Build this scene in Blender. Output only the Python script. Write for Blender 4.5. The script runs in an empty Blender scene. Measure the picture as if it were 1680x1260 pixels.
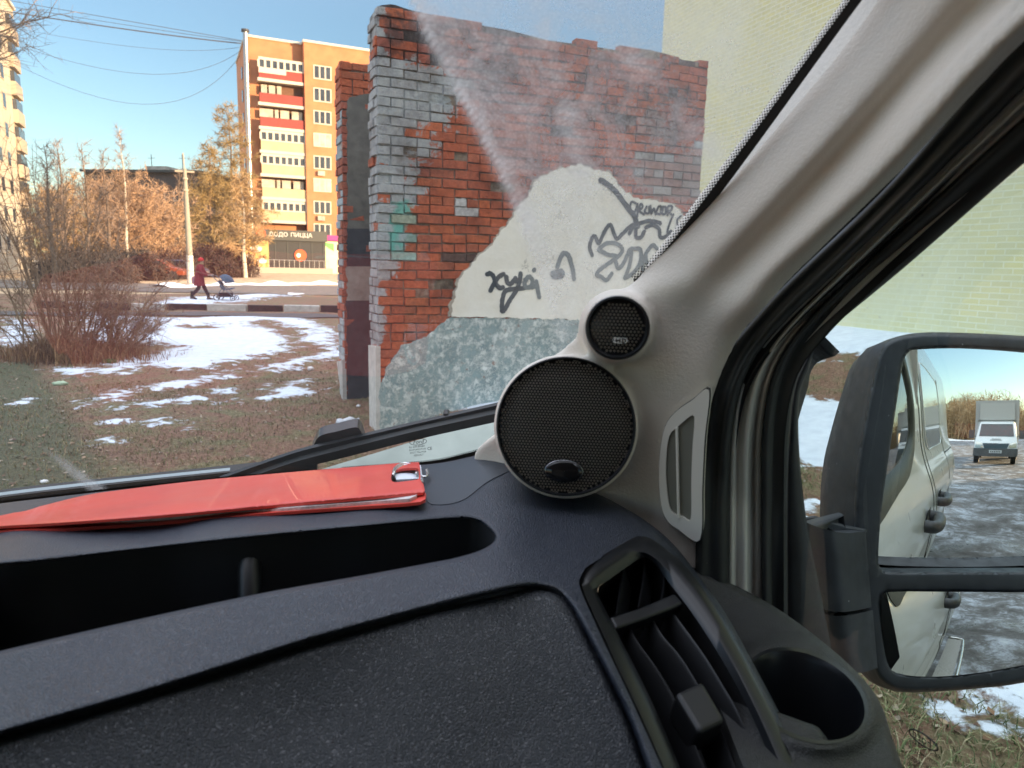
import bpy, bmesh, math, random
import numpy as np
from mathutils import Vector, Matrix
from mathutils.geometry import delaunay_2d_cdt
SC = bpy.context.scene
DBG = False
R_ = math.radians
# ------------------------------------------------------------------ camera, sky, sun, exposure
EYE = 1.75
FPX = 1178.0                      # focal length in photograph pixels (1680 wide)
cam_d = bpy.data.cameras.new('camera'); cam = bpy.data.objects.new('camera', cam_d)
SC.collection.objects.link(cam); SC.camera = cam
CR = Matrix.Rotation(R_(80.5), 3, 'X') @ Matrix.Rotation(R_(1.5), 3, 'Z')
cam.matrix_world = Matrix.Translation((0, 0, EYE)) @ CR.to_4x4()
cam_d.sensor_width = 36; cam_d.lens = 36 * FPX / 1680
cam_d.clip_start = 0.05; cam_d.clip_end = 3000
cam_d.dof.use_dof = True; cam_d.dof.focus_distance = 1.1; cam_d.dof.aperture_fstop = 13
SUN_AZ = 66                       # degrees right of straight-behind the camera
SUN_EL = 9
S = Vector((math.sin(R_(SUN_AZ)), -math.cos(R_(SUN_AZ)), math.tan(R_(SUN_EL)))).normalized()
w = bpy.data.worlds.new('World'); SC.world = w; w.use_nodes = True
nt = w.node_tree; bg = nt.nodes['Background']
sky = nt.nodes.new('ShaderNodeTexSky'); sky.sky_type = 'NISHITA'; sky.sun_disc = False
sky.sun_elevation = R_(SUN_EL); sky.sun_rotation = math.atan2(S.x, S.y)
sky.air_density = 1.0; sky.dust_density = 0.35; sky.ozone_density = 2.0
gc = nt.nodes.new('ShaderNodeTexCoord'); gs = nt.nodes.new('ShaderNodeSeparateXYZ'); nt.links.new(gc.outputs['Generated'], gs.inputs[0])
gr = nt.nodes.new('ShaderNodeMapRange'); gr.interpolation_type = 'SMOOTHSTEP'; gr.inputs[1].default_value = 0.25; gr.inputs[2].default_value = 0.95; gr.inputs[3].default_value = 0.0; gr.inputs[4].default_value = 1.0; nt.links.new(gs.outputs[2], gr.inputs[0])
gk = nt.nodes.new('ShaderNodeVectorMath'); gk.operation = 'SCALE'; gk.inputs[0].default_value = (4.35, 4.4, 4.85); nt.links.new(gr.outputs[0], gk.inputs[3])   # pale fill light added high overhead, out of view, to lift the shade
gl_ = nt.nodes.new('ShaderNodeVectorMath'); gl_.operation = 'SCALE'; gl_.inputs[3].default_value = 0.46; nt.links.new(sky.outputs[0], gl_.inputs[0])
gv = nt.nodes.new('ShaderNodeVectorMath'); gv.operation = 'ADD'; nt.links.new(gl_.outputs[0], gv.inputs[0]); nt.links.new(gk.outputs[0], gv.inputs[1])
nt.links.new(gv.outputs[0], bg.inputs[0]); bg.inputs[1].default_value = 0.15
sd = bpy.data.lights.new('sun', 'SUN'); so = bpy.data.objects.new('sun', sd); SC.collection.objects.link(so)
sd.energy = 3.3; sd.angle = R_(0.5); sd.color = (1.0, 0.66, 0.38)
so.rotation_euler = S.to_track_quat('Z', 'Y').to_euler(); so.location = (30, -20, 60)
SC.view_settings.view_transform = 'Standard'; SC.view_settings.look = 'None'
SC.view_settings.exposure = 1.95; SC.view_settings.gamma = 1
SC.cycles.transparent_max_bounces = 16; SC.cycles.max_bounces = 10; SC.cycles.glossy_bounces = 6
SC.cycles.diffuse_bounces = 4; SC.cycles.caustics_reflective = False; SC.cycles.caustics_refractive = False
SC.cycles.sample_clamp_indirect = 6
# ------------------------------------------------------------------ geometry helpers
C0 = Vector((0, 0, EYE))
def ray(px, py): return CR @ Vector(((px - 840) / FPX, -(py - 630) / FPX, -1.0))
def pt(px, py, d): return C0 + ray(px, py) * d
class Pl:                                    # a plane of the place; hit() = where a line of sight meets it
    def __init__(s, p, n): s.p = Vector(p); s.n = Vector(n).normalized()
    def hit(s, px, py, off=0.0):
        r = ray(px, py); t = ((s.p - C0).dot(s.n) + off) / r.dot(s.n); return C0 + r * t
def plane3(a, b, c):
    a, b, c = pt(*a), pt(*b), pt(*c); n = (b - a).cross(c - a).normalized()
    if n.dot(C0 - a) < 0: n = -n
    return Pl(a, n)
PSI = R_(22)
VF = Vector((-math.sin(PSI), math.cos(PSI), 0)); VR = Vector((math.cos(PSI), math.sin(PSI), 0)); UP = Vector((0, 0, 1))
def van(lat, f, z): return C0 + VR * lat + VF * f + UP * z          # van frame, from the eye
def latpl(lat): return Pl(C0 + VR * lat, VR)
def crv(P, n=8, closed=False):                                        # Catmull-Rom through points of any dimension
    P = np.array([list(p) for p in P], float); N = len(P); out = []
    rng = range(N) if closed else range(N - 1)
    for i in rng:
        p0 = P[(i - 1) % N] if (closed or i > 0) else 2 * P[0] - P[1]
        p1 = P[i]; p2 = P[(i + 1) % N]
        p3 = P[(i + 2) % N] if (closed or i + 2 < N) else 2 * P[-1] - P[-2]
        for k in range(n):
            t = k / n
            out.append(0.5 * ((2 * p1) + (-p0 + p2) * t + (2 * p0 - 5 * p1 + 4 * p2 - p3) * t * t + (-p0 + 3 * p1 - 3 * p2 + p3) * t ** 3))
    if not closed: out.append(P[-1])
    return np.array(out)
def resamp(P, n, closed=False):
    P = np.array([list(p) for p in P], float)
    if closed: P = np.vstack([P, P[:1]])
    d = np.r_[0, np.cumsum(np.linalg.norm(np.diff(P, axis=0), axis=1))]
    t = np.linspace(0, d[-1], n + (1 if closed else 0))
    Q = np.stack([np.interp(t, d, P[:, k]) for k in range(P.shape[1])], 1)
    return Q[:-1] if closed else Q
ROOT = {}                                                             # world origin of each object
def wo(o): return ROOT.get(o.name, Vector((0, 0, 0))) if o else Vector((0, 0, 0))
def tag(o, label=None, cat=None, group=None, kind=None):
    if label: o['label'] = label
    if cat: o['category'] = cat
    if group: o['group'] = group
    if kind: o['kind'] = kind
    return o
def thing(name, label, cat, loc=(0, 0, 0), group=None):
    o = bpy.data.objects.new(name, None); SC.collection.objects.link(o)
    o.location = loc; o.empty_display_size = 0.1; ROOT[o.name] = Vector(loc)
    return tag(o, label, cat, group)
class MB:
    def __init__(s): s.v = []; s.f = []; s.m = []; s.c = []; s.uv = None
    def add(s, vs, fs, mi=0, col=None):
        b = len(s.v); s.v += [tuple(v) for v in vs]
        for f in fs: s.f.append(tuple(b + i for i in f)); s.m.append(mi); s.c.append(col)
        return s
    def box(s, c, ax, ay, az, mi=0, col=None):                        # centre and three half-axis vectors
        c = Vector(c); ax, ay, az = Vector(ax), Vector(ay), Vector(az)
        vs = [c + ax * i + ay * j + az * k for k in (-1, 1) for j in (-1, 1) for i in (-1, 1)]
        if ax.cross(ay).dot(az) < 0: fl = True
        else: fl = False
        fs = [(0, 2, 3, 1), (4, 5, 7, 6), (0, 1, 5, 4), (2, 6, 7, 3), (0, 4, 6, 2), (1, 3, 7, 5)]
        if fl: fs = [f[::-1] for f in fs]
        return s.add(vs, fs, mi, col)
    def bx(s, x0, x1, y0, y1, z0, z1, mi=0, col=None):
        return s.box(((x0 + x1) / 2, (y0 + y1) / 2, (z0 + z1) / 2), ((x1 - x0) / 2, 0, 0), (0, (y1 - y0) / 2, 0), (0, 0, (z1 - z0) / 2), mi, col)
    def tube(s, P, r, n=6, mi=0, caps=True, col=None, flat=None):
        P = [Vector(p) for p in P]; N = len(P)
        rr = r if hasattr(r, '__len__') else [r] * N
        vs = []; up = None
        for i, p in enumerate(P):
            t = (P[min(i + 1, N - 1)] - P[max(i - 1, 0)]).normalized()
            if up is None:
                a = Vector((0, 0, 1)) if abs(t.z) < 0.9 else Vector((1, 0, 0)); up = (a - t * a.dot(t)).normalized()
            else:
                up = (up - t * up.dot(t)); up = up.normalized() if up.length > 1e-6 else t.orthogonal().normalized()
            sd_ = t.cross(up)
            for k in range(n):
                a = 2 * math.pi * k / n; vs.append(p + (up * math.cos(a) + sd_ * math.sin(a)) * rr[i])
        fs = []
        for i in range(N - 1):
            for k in range(n): fs.append((i * n + k, i * n + (k + 1) % n, (i + 1) * n + (k + 1) % n, (i + 1) * n + k))
        if caps: fs.append(tuple(range(n))[::-1]); fs.append(tuple((N - 1) * n + k for k in range(n)))
        return s.add(vs, fs, mi, col)
    def lathe(s, c, ax, prof, n=48, mi=0, u=None, col=None):         # prof = [(radius, height along ax)]
        c = Vector(c); ax = Vector(ax).normalized(); u = (u or ax.orthogonal()).normalized(); v = ax.cross(u)
        vs = [c + ax * h + (u * math.cos(2 * math.pi * k / n) + v * math.sin(2 * math.pi * k / n)) * r for r, h in prof for k in range(n)]
        fs = [(i * n + k, i * n + (k + 1) % n, (i + 1) * n + (k + 1) % n, (i + 1) * n + k) for i in range(len(prof) - 1) for k in range(n)]
        if prof[0][0] < 1e-6: pass
        return s.add(vs, fs, mi, col)
    def prism(s, P, off, mi=0, col=None, side=None):                  # polygon P (3D) extruded by off
        P = [Vector(p) for p in P]; off = Vector(off); n = len(P)
        nrm = Vector((0, 0, 0))
        for i in range(n): nrm += P[i].cross(P[(i + 1) % n])
        if nrm.dot(off) > 0: P = P[::-1]
        vs = P + [p + off for p in P]
        s.add(vs, [tuple(range(n)), tuple(range(2 * n - 1, n - 1, -1))], mi, col)
        b = len(s.v) - 2 * n
        for i in range(n):
            j = (i + 1) % n; s.f.append((b + i, b + n + i, b + n + j, b + j)); s.m.append(mi if side is None else side); s.c.append(col)
        return s
    def ring(s, A, B, off, mi=0):                                     # closed band between loops A and B, extruded by off
        n = len(A); A = [Vector(p) for p in A]; B = [Vector(p) for p in B]; off = Vector(off)
        vs = A + B + [p + off for p in A] + [p + off for p in B]; fs = []
        for i in range(n):
            j = (i + 1) % n
            fs += [(i, j, n + j, n + i), (2 * n + i, 3 * n + i, 3 * n + j, 2 * n + j), (i, 2 * n + i, 2 * n + j, j), (n + i, n + j, 3 * n + j, 3 * n + i)]
        return s.add(vs, fs, mi)
    def grid(s, G, closed_u=False, mi=0):                             # G[i][j] -> point
        ni = len(G); nj = len(G[0]); vs = [p for r in G for p in r]; fs = []
        for i in range(ni - 1):
            for j in range(nj - (0 if closed_u else 1)):
                k = (j + 1) % nj; fs.append((i * nj + j, i * nj + k, (i + 1) * nj + k, (i + 1) * nj + j))
        return s.add(vs, fs, mi)
    def build(s, name, mats, parent=None, origin=None, smooth=False, face=None, **tg):
        org = Vector(origin) if origin is not None else (wo(parent) if parent else Vector((0, 0, 0)))
        me = bpy.data.meshes.new(name)
        me.from_pydata([tuple(Vector(v) - org) for v in s.v], [], s.f)
        mats = mats if isinstance(mats, (list, tuple)) else [mats]
        for m in mats: me.materials.append(m)
        if len(mats) > 1: me.polygons.foreach_set('material_index', s.m)
        if any(c is not None for c in s.c):
            ca = me.color_attributes.new('Col', 'FLOAT_COLOR', 'CORNER'); arr = []
            for f, c in zip(s.f, s.c):
                c = c or (0.5, 0.5, 0.5); arr += [c[0], c[1], c[2], 1.0] * len(f)
            ca.data.foreach_set('color', arr)
        if s.uv is not None:
            ul = me.uv_layers.new(name='UVMap'); vi = np.zeros(len(me.loops), int); me.loops.foreach_get('vertex_index', vi)
            ul.data.foreach_set('uv', np.array(s.uv)[vi].ravel())
        me.validate(); me.update()
        if face is not None:                                          # make normals look towards a point
            bm = bmesh.new(); bm.from_mesh(me); f3 = Vector(face) - org
            bm.normal_update()
            tot = sum((f.normal.dot(f3 - f.calc_center_median()) > 0) * f.calc_area() - (f.normal.dot(f3 - f.calc_center_median()) < 0) * f.calc_area() for f in bm.faces)
            if tot < 0: bmesh.ops.reverse_faces(bm, faces=bm.faces)
            bm.to_mesh(me); bm.free()
        if smooth is True: me.polygons.foreach_set('use_smooth', [True] * len(me.polygons))
        elif smooth:
            me.polygons.foreach_set('use_smooth', [True] * len(me.polygons))
            me.set_sharp_from_angle(angle=R_(smooth))
        o = bpy.data.objects.new(name, me); SC.collection.objects.link(o)
        if parent: o.parent = parent; o.location = org - wo(parent)
        else: o.location = org
        ROOT[o.name] = org
        tag(o, **tg)
        return o
def loft(rows, nu=6, nv=6):                                           # rows of 3D control points -> dense grid
    A = [crv(r, nu) for r in rows]; A = np.array(A); G = []
    cols = [crv(A[:, j], nv) for j in range(A.shape[1])]
    return np.array(cols).transpose(1, 0, 2)
def thicken(G, t, eye=None):                                          # closed slab behind a grid
    eye = np.array(eye if eye is not None else C0); ni, nj, _ = G.shape
    du = np.gradient(G, axis=1); dv = np.gradient(G, axis=0); n = np.cross(du, dv); n /= np.linalg.norm(n, axis=2, keepdims=True) + 1e-12
    if np.sum(n * (eye - G)) > 0: n = -n
    B = G + n * t; m = MB(); N = ni * nj
    vs = [tuple(p) for p in G.reshape(-1, 3)] + [tuple(p) for p in B.reshape(-1, 3)]; fs = []
    I = lambda i, j: i * nj + j
    for i in range(ni - 1):
        for j in range(nj - 1):
            fs.append((I(i, j), I(i, j + 1), I(i + 1, j + 1), I(i + 1, j))); fs.append((N + I(i, j), N + I(i + 1, j), N + I(i + 1, j + 1), N + I(i, j + 1)))
    for i in range(ni - 1):
        fs.append((I(i, 0), I(i + 1, 0), N + I(i + 1, 0), N + I(i, 0))); fs.append((I(i, nj - 1), N + I(i, nj - 1), N + I(i + 1, nj - 1), I(i + 1, nj - 1)))
    for j in range(nj - 1):
        fs.append((I(0, j), N + I(0, j), N + I(0, j + 1), I(0, j + 1))); fs.append((I(ni - 1, j), I(ni - 1, j + 1), N + I(ni - 1, j + 1), N + I(ni - 1, j)))
    m.add(vs, fs); return m
def inside(P, Q):                                                     # points P (n,2) in polygon Q
    P = np.asarray(P, float); Q = np.asarray(Q, float); x, y = P[:, 0], P[:, 1]; r = np.zeros(len(P), bool); j = len(Q) - 1
    for i in range(len(Q)):
        xi, yi = Q[i]; xj, yj = Q[j]
        c = ((yi > y) != (yj > y)) & (x < (xj - xi) * (y - yi) / (yj - yi + 1e-12) + xi); r ^= c; j = i
    return r
def pdist(P, L, closed=False):                                        # distance of points to a polyline
    P = np.asarray(P, float); L = np.asarray(L, float)
    if closed: L = np.vstack([L, L[:1]])
    best = np.full(len(P), 1e9)
    for a, b in zip(L[:-1], L[1:]):
        ab = b - a; t = np.clip(((P - a) @ ab) / (ab @ ab + 1e-12), 0, 1); best = np.minimum(best, np.linalg.norm(P - a - t[:, None] * ab, axis=1))
    return best
def sdf(P, Q):
    d = pdist(P, Q, True); return np.where(inside(P, Q), d, -d)
def tps(pts):                                                         # smooth inverse-depth field through control points
    A = np.array(pts, float); X = A[:, :2] / 1000; y = 1 / A[:, 2]; n = len(A)
    def K(a, b):
        r2 = ((a[:, None] - b[None]) ** 2).sum(2) + 1e-12; return r2 * np.log(r2) * 0.5
    M = np.zeros((n + 3, n + 3)); M[:n, :n] = K(X, X) + np.eye(n) * 2e-4; M[:n, n] = 1; M[:n, n + 1:] = X; M[n, :n] = 1; M[n + 1:, :n] = X.T
    c = np.linalg.solve(M, np.r_[y, 0, 0, 0])
    def f(P):
        P = np.asarray(P, float).reshape(-1, 2) / 1000; return 1 / (K(P, X) @ c[:n] + c[n] + P @ c[n + 1:])
    return f
CRn = np.array(CR)
def ptv(P, d):
    P = np.asarray(P, float); L = np.stack([(P[:, 0] - 840) / FPX, -(P[:, 1] - 630) / FPX, -np.ones(len(P))], 1) * np.asarray(d)[:, None]
    return L @ CRn.T + np.array(C0)
def sheet(outline, depth, holes=(), step=9, rolls=(), skirt=None, hskirt=None, extra=None):
    """A shell over an outline with rounded edges; rolls = (polyline, width px, drop m). Depth comes from a smooth field."""
    outline = np.asarray(outline, float); holes = [np.asarray(h, float) for h in holes]
    x0, y0 = outline.min(0); x1, y1 = outline.max(0)
    gx, gy = np.meshgrid(np.arange(x0, x1, step), np.arange(y0, y1, step)); gx = gx + (np.arange(gx.shape[0]) % 2)[:, None] * step * .5
    P = np.stack([gx.ravel(), gy.ravel()], 1)
    ex = []
    for L, wd, am in rolls:
        L = np.asarray(L, float); L = resamp(L, max(4, int(np.linalg.norm(np.diff(L, axis=0), axis=1).sum() / (step * .6))))
        t = np.gradient(L, axis=0); t /= np.linalg.norm(t, axis=1, keepdims=True) + 1e-9; nn = np.stack([-t[:, 1], t[:, 0]], 1)
        for s_ in (0.06, .15, .3, .5, .75, 1.0): ex += [L + nn * wd * s_, L - nn * wd * s_]
    if ex: P = np.vstack([P] + ex)
    ok = inside(P, outline) & (pdist(P, outline, True) > .5)
    for h in holes: ok &= ~inside(P, h) & (pdist(P, h, True) > .5)
    P = P[ok]
    V = [tuple(p) for p in outline]; E = [(i, (i + 1) % len(outline)) for i in range(len(outline))]
    for h in holes:
        b = len(V); V += [tuple(p) for p in h]; E += [(b + i, b + (i + 1) % len(h)) for i in range(len(h))]
    V += [tuple(p) for p in P]
    vo, eo, fo, *_ = delaunay_2d_cdt([Vector(v) for v in V], E, [], 0, 1e-4)
    vo = np.array([tuple(v) for v in vo]); fo = [f for f in fo]
    cen = np.array([vo[list(f)].mean(0) for f in fo]); ok = inside(cen, outline)
    for h in holes: ok &= ~inside(cen, h)
    fo = [f for f, k in zip(fo, ok) if k]
    d = depth(vo)
    for L, wd, am in rolls:
        t = np.clip(pdist(vo, L) / wd, 0, 1); d = d + am * (1 - np.sqrt(np.clip(1 - (1 - t) ** 2, 0, 1)))
    if extra is not None: d = d + extra(vo)
    W = ptv(vo, d); m = MB(); m.add(W, fo)
    def sk(loop, vec, dens=1):
        dl = depth(loop)
        for L, wd, am in rolls:
            t = np.clip(pdist(loop, L) / wd, 0, 1); dl = dl + am * (1 - np.sqrt(np.clip(1 - (1 - t) ** 2, 0, 1)))
        if extra is not None: dl = dl + extra(loop)
        A = ptv(loop, dl); n = len(A); m.add([tuple(a) for a in A] + [tuple(a + np.array(vec)) for a in A], [(i, (i + 1) % n, n + (i + 1) % n, n + i) for i in range(n)])
    if skirt is not None: sk(outline, skirt)
    if hskirt is not None:
        for h in holes: sk(h, hskirt)
    return m
# ------------------------------------------------------------------ materials
def N_(nt, t, **k):
    n = nt.nodes.new(t)
    for a, b in k.items():
        if a in n.inputs: n.inputs[a].default_value = b
        else: setattr(n, a, b)
    return n
def mat(name, col, rough=.6, metal=0.0, var=0.0, vscale=4.0, col2=None, bump=None, coat=0.0, spec=.5, attr=False, sub=None, coord='Object', rvar=0.0, specks=None):
    m = bpy.data.materials.new(name); m.use_nodes = True; nt = m.node_tree; b = nt.nodes['Principled BSDF']
    b.inputs['Base Color'].default_value = (*col, 1); b.inputs['Roughness'].default_value = rough; b.inputs['Metallic'].default_value = metal
    b.inputs['Coat Weight'].default_value = coat; b.inputs['Specular IOR Level'].default_value = spec
    tc = N_(nt, 'ShaderNodeTexCoord'); L = nt.links.new
    src = None
    if attr:
        at = N_(nt, 'ShaderNodeAttribute', attribute_name='Col'); src = at.outputs['Color']
    if var > 0 or col2:
        nz = N_(nt, 'ShaderNodeTexNoise', Scale=vscale, Detail=6.0, Roughness=.62); L(tc.outputs[coord], nz.inputs['Vector'])
        mr = N_(nt, 'ShaderNodeMapRange'); mr.inputs[1].default_value = .3; mr.inputs[2].default_value = .7; L(nz.outputs[0], mr.inputs[0])
        mx = N_(nt, 'ShaderNodeMix', data_type='RGBA'); L(mr.outputs[0], mx.inputs[0])
        if col2: mx.inputs[6].default_value = (*col, 1); mx.inputs[7].default_value = (*col2, 1)
        else: mx.inputs[6].default_value = (*[c * (1 - var) for c in col], 1); mx.inputs[7].default_value = (*[min(1, c * (1 + var)) for c in col], 1)
        if attr:
            mx2 = N_(nt, 'ShaderNodeMix', data_type='RGBA', blend_type='MULTIPLY'); mx2.inputs[0].default_value = 1
            mx.inputs[6].default_value = (1 - var,) * 3 + (1,); mx.inputs[7].default_value = (1 + var,) * 3 + (1,)
            L(src, mx2.inputs[6]); L(mx.outputs[2], mx2.inputs[7]); L(mx2.outputs[2], b.inputs['Base Color'])
        else: L(mx.outputs[2], b.inputs['Base Color'])
    elif attr: L(src, b.inputs['Base Color'])
    if rvar:
        nr = N_(nt, 'ShaderNodeTexNoise', Scale=vscale * 2.3, Detail=5.0); L(tc.outputs[coord], nr.inputs['Vector'])
        m2 = N_(nt, 'ShaderNodeMapRange'); m2.inputs[1].default_value = .3; m2.inputs[2].default_value = .7; m2.inputs[3].default_value = max(0, rough - rvar); m2.inputs[4].default_value = rough + rvar
        L(nr.outputs[0], m2.inputs[0]); L(m2.outputs[0], b.inputs['Roughness'])
    if specks:                                                        # sparse specks of dust and lint lying on the surface
        ssc, srad, sfr, sco = specks; vs_ = N_(nt, 'ShaderNodeTexVoronoi', Scale=ssc); L(tc.outputs[coord], vs_.inputs['Vector'])
        lt = N_(nt, 'ShaderNodeMath', operation='LESS_THAN'); lt.inputs[1].default_value = srad; L(vs_.outputs['Distance'], lt.inputs[0])
        sx_ = N_(nt, 'ShaderNodeSeparateXYZ'); L(vs_.outputs['Color'], sx_.inputs[0]); l2 = N_(nt, 'ShaderNodeMath', operation='LESS_THAN'); l2.inputs[1].default_value = sfr; L(sx_.outputs[0], l2.inputs[0])
        mu_ = N_(nt, 'ShaderNodeMath', operation='MULTIPLY'); L(lt.outputs[0], mu_.inputs[0]); L(l2.outputs[0], mu_.inputs[1])
        # a thin uneven film of dust
        nf = N_(nt, 'ShaderNodeTexNoise', Scale=9.0, Detail=8.0, Roughness=.7); L(tc.outputs[coord], nf.inputs['Vector']); fr = N_(nt, 'ShaderNodeMapRange'); fr.inputs[1].default_value = .45; fr.inputs[2].default_value = .8; fr.inputs[4].default_value = .05; L(nf.outputs[0], fr.inputs[0])
        mxx = N_(nt, 'ShaderNodeMath', operation='MAXIMUM'); L(mu_.outputs[0], mxx.inputs[0]); L(fr.outputs[0], mxx.inputs[1])
        ms = N_(nt, 'ShaderNodeMix', data_type='RGBA'); L(mxx.outputs[0], ms.inputs[0]); ms.inputs[7].default_value = (*sco, 1)
        if b.inputs['Base Color'].links: L(b.inputs['Base Color'].links[0].from_socket, ms.inputs[6])
        else: ms.inputs[6].default_value = (*col, 1)
        L(ms.outputs[2], b.inputs['Base Color'])
    if bump:
        kind, sc, st, dist = bump
        if kind == 'leather':
            nz = N_(nt, 'ShaderNodeTexNoise', Scale=sc * .5, Detail=2.0); L(tc.outputs[coord], nz.inputs['Vector'])
            ad = N_(nt, 'ShaderNodeVectorMath', operation='MULTIPLY_ADD'); ad.inputs[1].default_value = (.8 / sc,) * 3
            L(nz.outputs['Color'], ad.inputs[0]); L(tc.outputs[coord], ad.inputs[2])
            t = N_(nt, 'ShaderNodeTexVoronoi', Scale=sc, feature='DISTANCE_TO_EDGE'); L(ad.outputs[0], t.inputs['Vector'])
            r = N_(nt, 'ShaderNodeMapRange', interpolation_type='SMOOTHSTEP'); r.inputs[2].default_value = .28; L(t.outputs[0], r.inputs[0]); h = r.outputs[0]
        elif kind == 'voronoi':
            t = N_(nt, 'ShaderNodeTexVoronoi', Scale=sc); L(tc.outputs[coord], t.inputs['Vector']); h = t.outputs[0]
        else:
            t = N_(nt, 'ShaderNodeTexNoise', Scale=sc, Detail=5.0, Roughness=.6); L(tc.outputs[coord], t.inputs['Vector']); h = t.outputs[0]
        bp = N_(nt, 'ShaderNodeBump', Strength=st, Distance=dist); L(h, bp.inputs['Height']); L(bp.outputs[0], b.inputs['Normal'])
    return m
# ================================================================== THE VAN (one thing: the camera sits inside it)
M = {}
M['dash'] = mat('dash_soft', (.020, .026, .042), .38, bump=('leather', 640, .55, .0007), spec=.6, specks=(70, .025, .15, (.28, .28, .3)), rvar=.06, vscale=8)
M['dashpanel'] = mat('dash_panel', (.014, .017, .023), .40, bump=('leather', 620, .65, .0008), spec=.6, specks=(60, .022, .12, (.25, .25, .25)))
M['dashgrey'] = mat('door_pad', (.026, .027, .027), .48, bump=('leather', 700, .6, .0006))
M['plain'] = mat('black_plastic', (.010, .011, .013), .38, bump=('noise', 900, .15, .0003))
M['gloss'] = mat('vent_satin', (.008, .009, .011), .32)
M['slat'] = mat('vent_slat', (.010, .0105, .012), .42)
M['dark'] = mat('recess_black', (.010, .010, .011), .55)
M['trim'] = mat('beige_trim', (.77, .71, .63), .44, bump=('noise', 420, .6, .0009), spec=.4, var=.03, vscale=6)
M['trim2'] = mat('beige_panel', (.84, .80, .72), .48, bump=('noise', 700, .15, .0004))
M['rubber'] = mat('seal_rubber', (.012, .014, .014), .5, specks=(80, .03, .15, (.25, .25, .25)), bump=('noise', 300, .2, .0006))
M['painted'] = mat('door_paint', (.62, .62, .56), .3, metal=.2, coat=.4)
M['grille'] = mat('grille_black', (.012, .012, .014), .3, metal=.2)
M['chrome'] = mat('badge_silver', (.7, .7, .7), .25, metal=1)
M['mplast'] = mat('mirror_plastic', (.022, .024, .028), .48, specks=(55, .05, .3, (.22, .23, .23)), var=.35, vscale=30, bump=('noise', 420, .25, .0006), rvar=.1)
M['body'] = mat('body_silver', (.55, .57, .56), .30, metal=.15, coat=.6, var=.025, vscale=3, rvar=.03)
M['headliner'] = mat('headliner', (.42, .33, .25), .9)
M['mark'] = mat('print_black', (.02, .02, .02), .6)
def glassmat(name, tint=(1, 1, 1), dirt=False, refl=.072):
    m = bpy.data.materials.new(name); m.use_nodes = True; nt = m.node_tree; nt.nodes.clear(); L = nt.links.new
    out = N_(nt, 'ShaderNodeOutputMaterial'); tr = N_(nt, 'ShaderNodeBsdfTransparent'); tr.inputs[0].default_value = (*tint, 1)
    gl = N_(nt, 'ShaderNodeBsdfGlossy'); gl.inputs['Roughness'].default_value = 0.02
    lw = N_(nt, 'ShaderNodeLayerWeight', Blend=.5); pw = N_(nt, 'ShaderNodeMath', operation='POWER'); pw.inputs[1].default_value = 5.0; L(lw.outputs['Facing'], pw.inputs[0])
    fr = N_(nt, 'ShaderNodeMath', operation='MULTIPLY_ADD'); fr.inputs[1].default_value = .92; fr.inputs[2].default_value = refl; L(pw.outputs[0], fr.inputs[0]); mx = N_(nt, 'ShaderNodeMixShader')
    L(fr.outputs[0], mx.inputs[0]); L(tr.outputs[0], mx.inputs[1]); L(gl.outputs[0], mx.inputs[2])
    if not dirt: L(mx.outputs[0], out.inputs[0]); return m
    df = N_(nt, 'ShaderNodeBsdfTranslucent'); df.inputs[0].default_value = (.75, .75, .75, 1)
    d2 = N_(nt, 'ShaderNodeBsdfDiffuse'); d2.inputs[0].default_value = (.62, .62, .62, 1); dm = N_(nt, 'ShaderNodeMixShader', Fac=.5)
    L(df.outputs[0], dm.inputs[1]); L(d2.outputs[0], dm.inputs[2])
    at = N_(nt, 'ShaderNodeAttribute', attribute_name='dirt')
    tc = N_(nt, 'ShaderNodeTexCoord')
    n1 = N_(nt, 'ShaderNodeTexNoise', Scale=34.0, Detail=10.0, Roughness=.72, Distortion=.8); L(tc.outputs['Object'], n1.inputs['Vector'])
    v1 = N_(nt, 'ShaderNodeTexVoronoi', Scale=420.0); L(tc.outputs['Object'], v1.inputs['Vector'])
    mr = N_(nt, 'ShaderNodeMapRange'); mr.inputs[1].default_value = .38; mr.inputs[2].default_value = .72; mr.inputs[3].default_value = .5; mr.inputs[4].default_value = 1.4; L(n1.outputs[0], mr.inputs[0])
    vr = N_(nt, 'ShaderNodeMapRange'); vr.inputs[1].default_value = .0; vr.inputs[2].default_value = .6; vr.inputs[3].default_value = 1.15; vr.inputs[4].default_value = .85; L(v1.outputs[0], vr.inputs[0])
    mu = N_(nt, 'ShaderNodeMath', operation='MULTIPLY'); L(mr.outputs[0], mu.inputs[0]); L(vr.outputs[0], mu.inputs[1])
    m2 = N_(nt, 'ShaderNodeMath', operation='MULTIPLY', use_clamp=True); L(mu.outputs[0], m2.inputs[0]); L(at.outputs['Fac'], m2.inputs[1]); m2.use_clamp = False; as_ = N_(nt, 'ShaderNodeAttribute', attribute_name='streak'); m3 = N_(nt, 'ShaderNodeMath', operation='ADD', use_clamp=True); L(m2.outputs[0], m3.inputs[0]); L(as_.outputs['Fac'], m3.inputs[1]); m2 = m3
    fx = N_(nt, 'ShaderNodeMixShader'); L(m2.outputs[0], fx.inputs[0]); L(mx.outputs[0], fx.inputs[1]); L(dm.outputs[0], fx.inputs[2]); L(fx.outputs[0], out.inputs[0])
    return m
VO = Vector((0, 0, 0)) + VR * -.55 ; VO.z = 0
VAN = thing('van', 'silver van seen from its cab: black dashboard, beige pillar with round speakers, door mirror', 'van', (VO.x, VO.y, 0))

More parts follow.
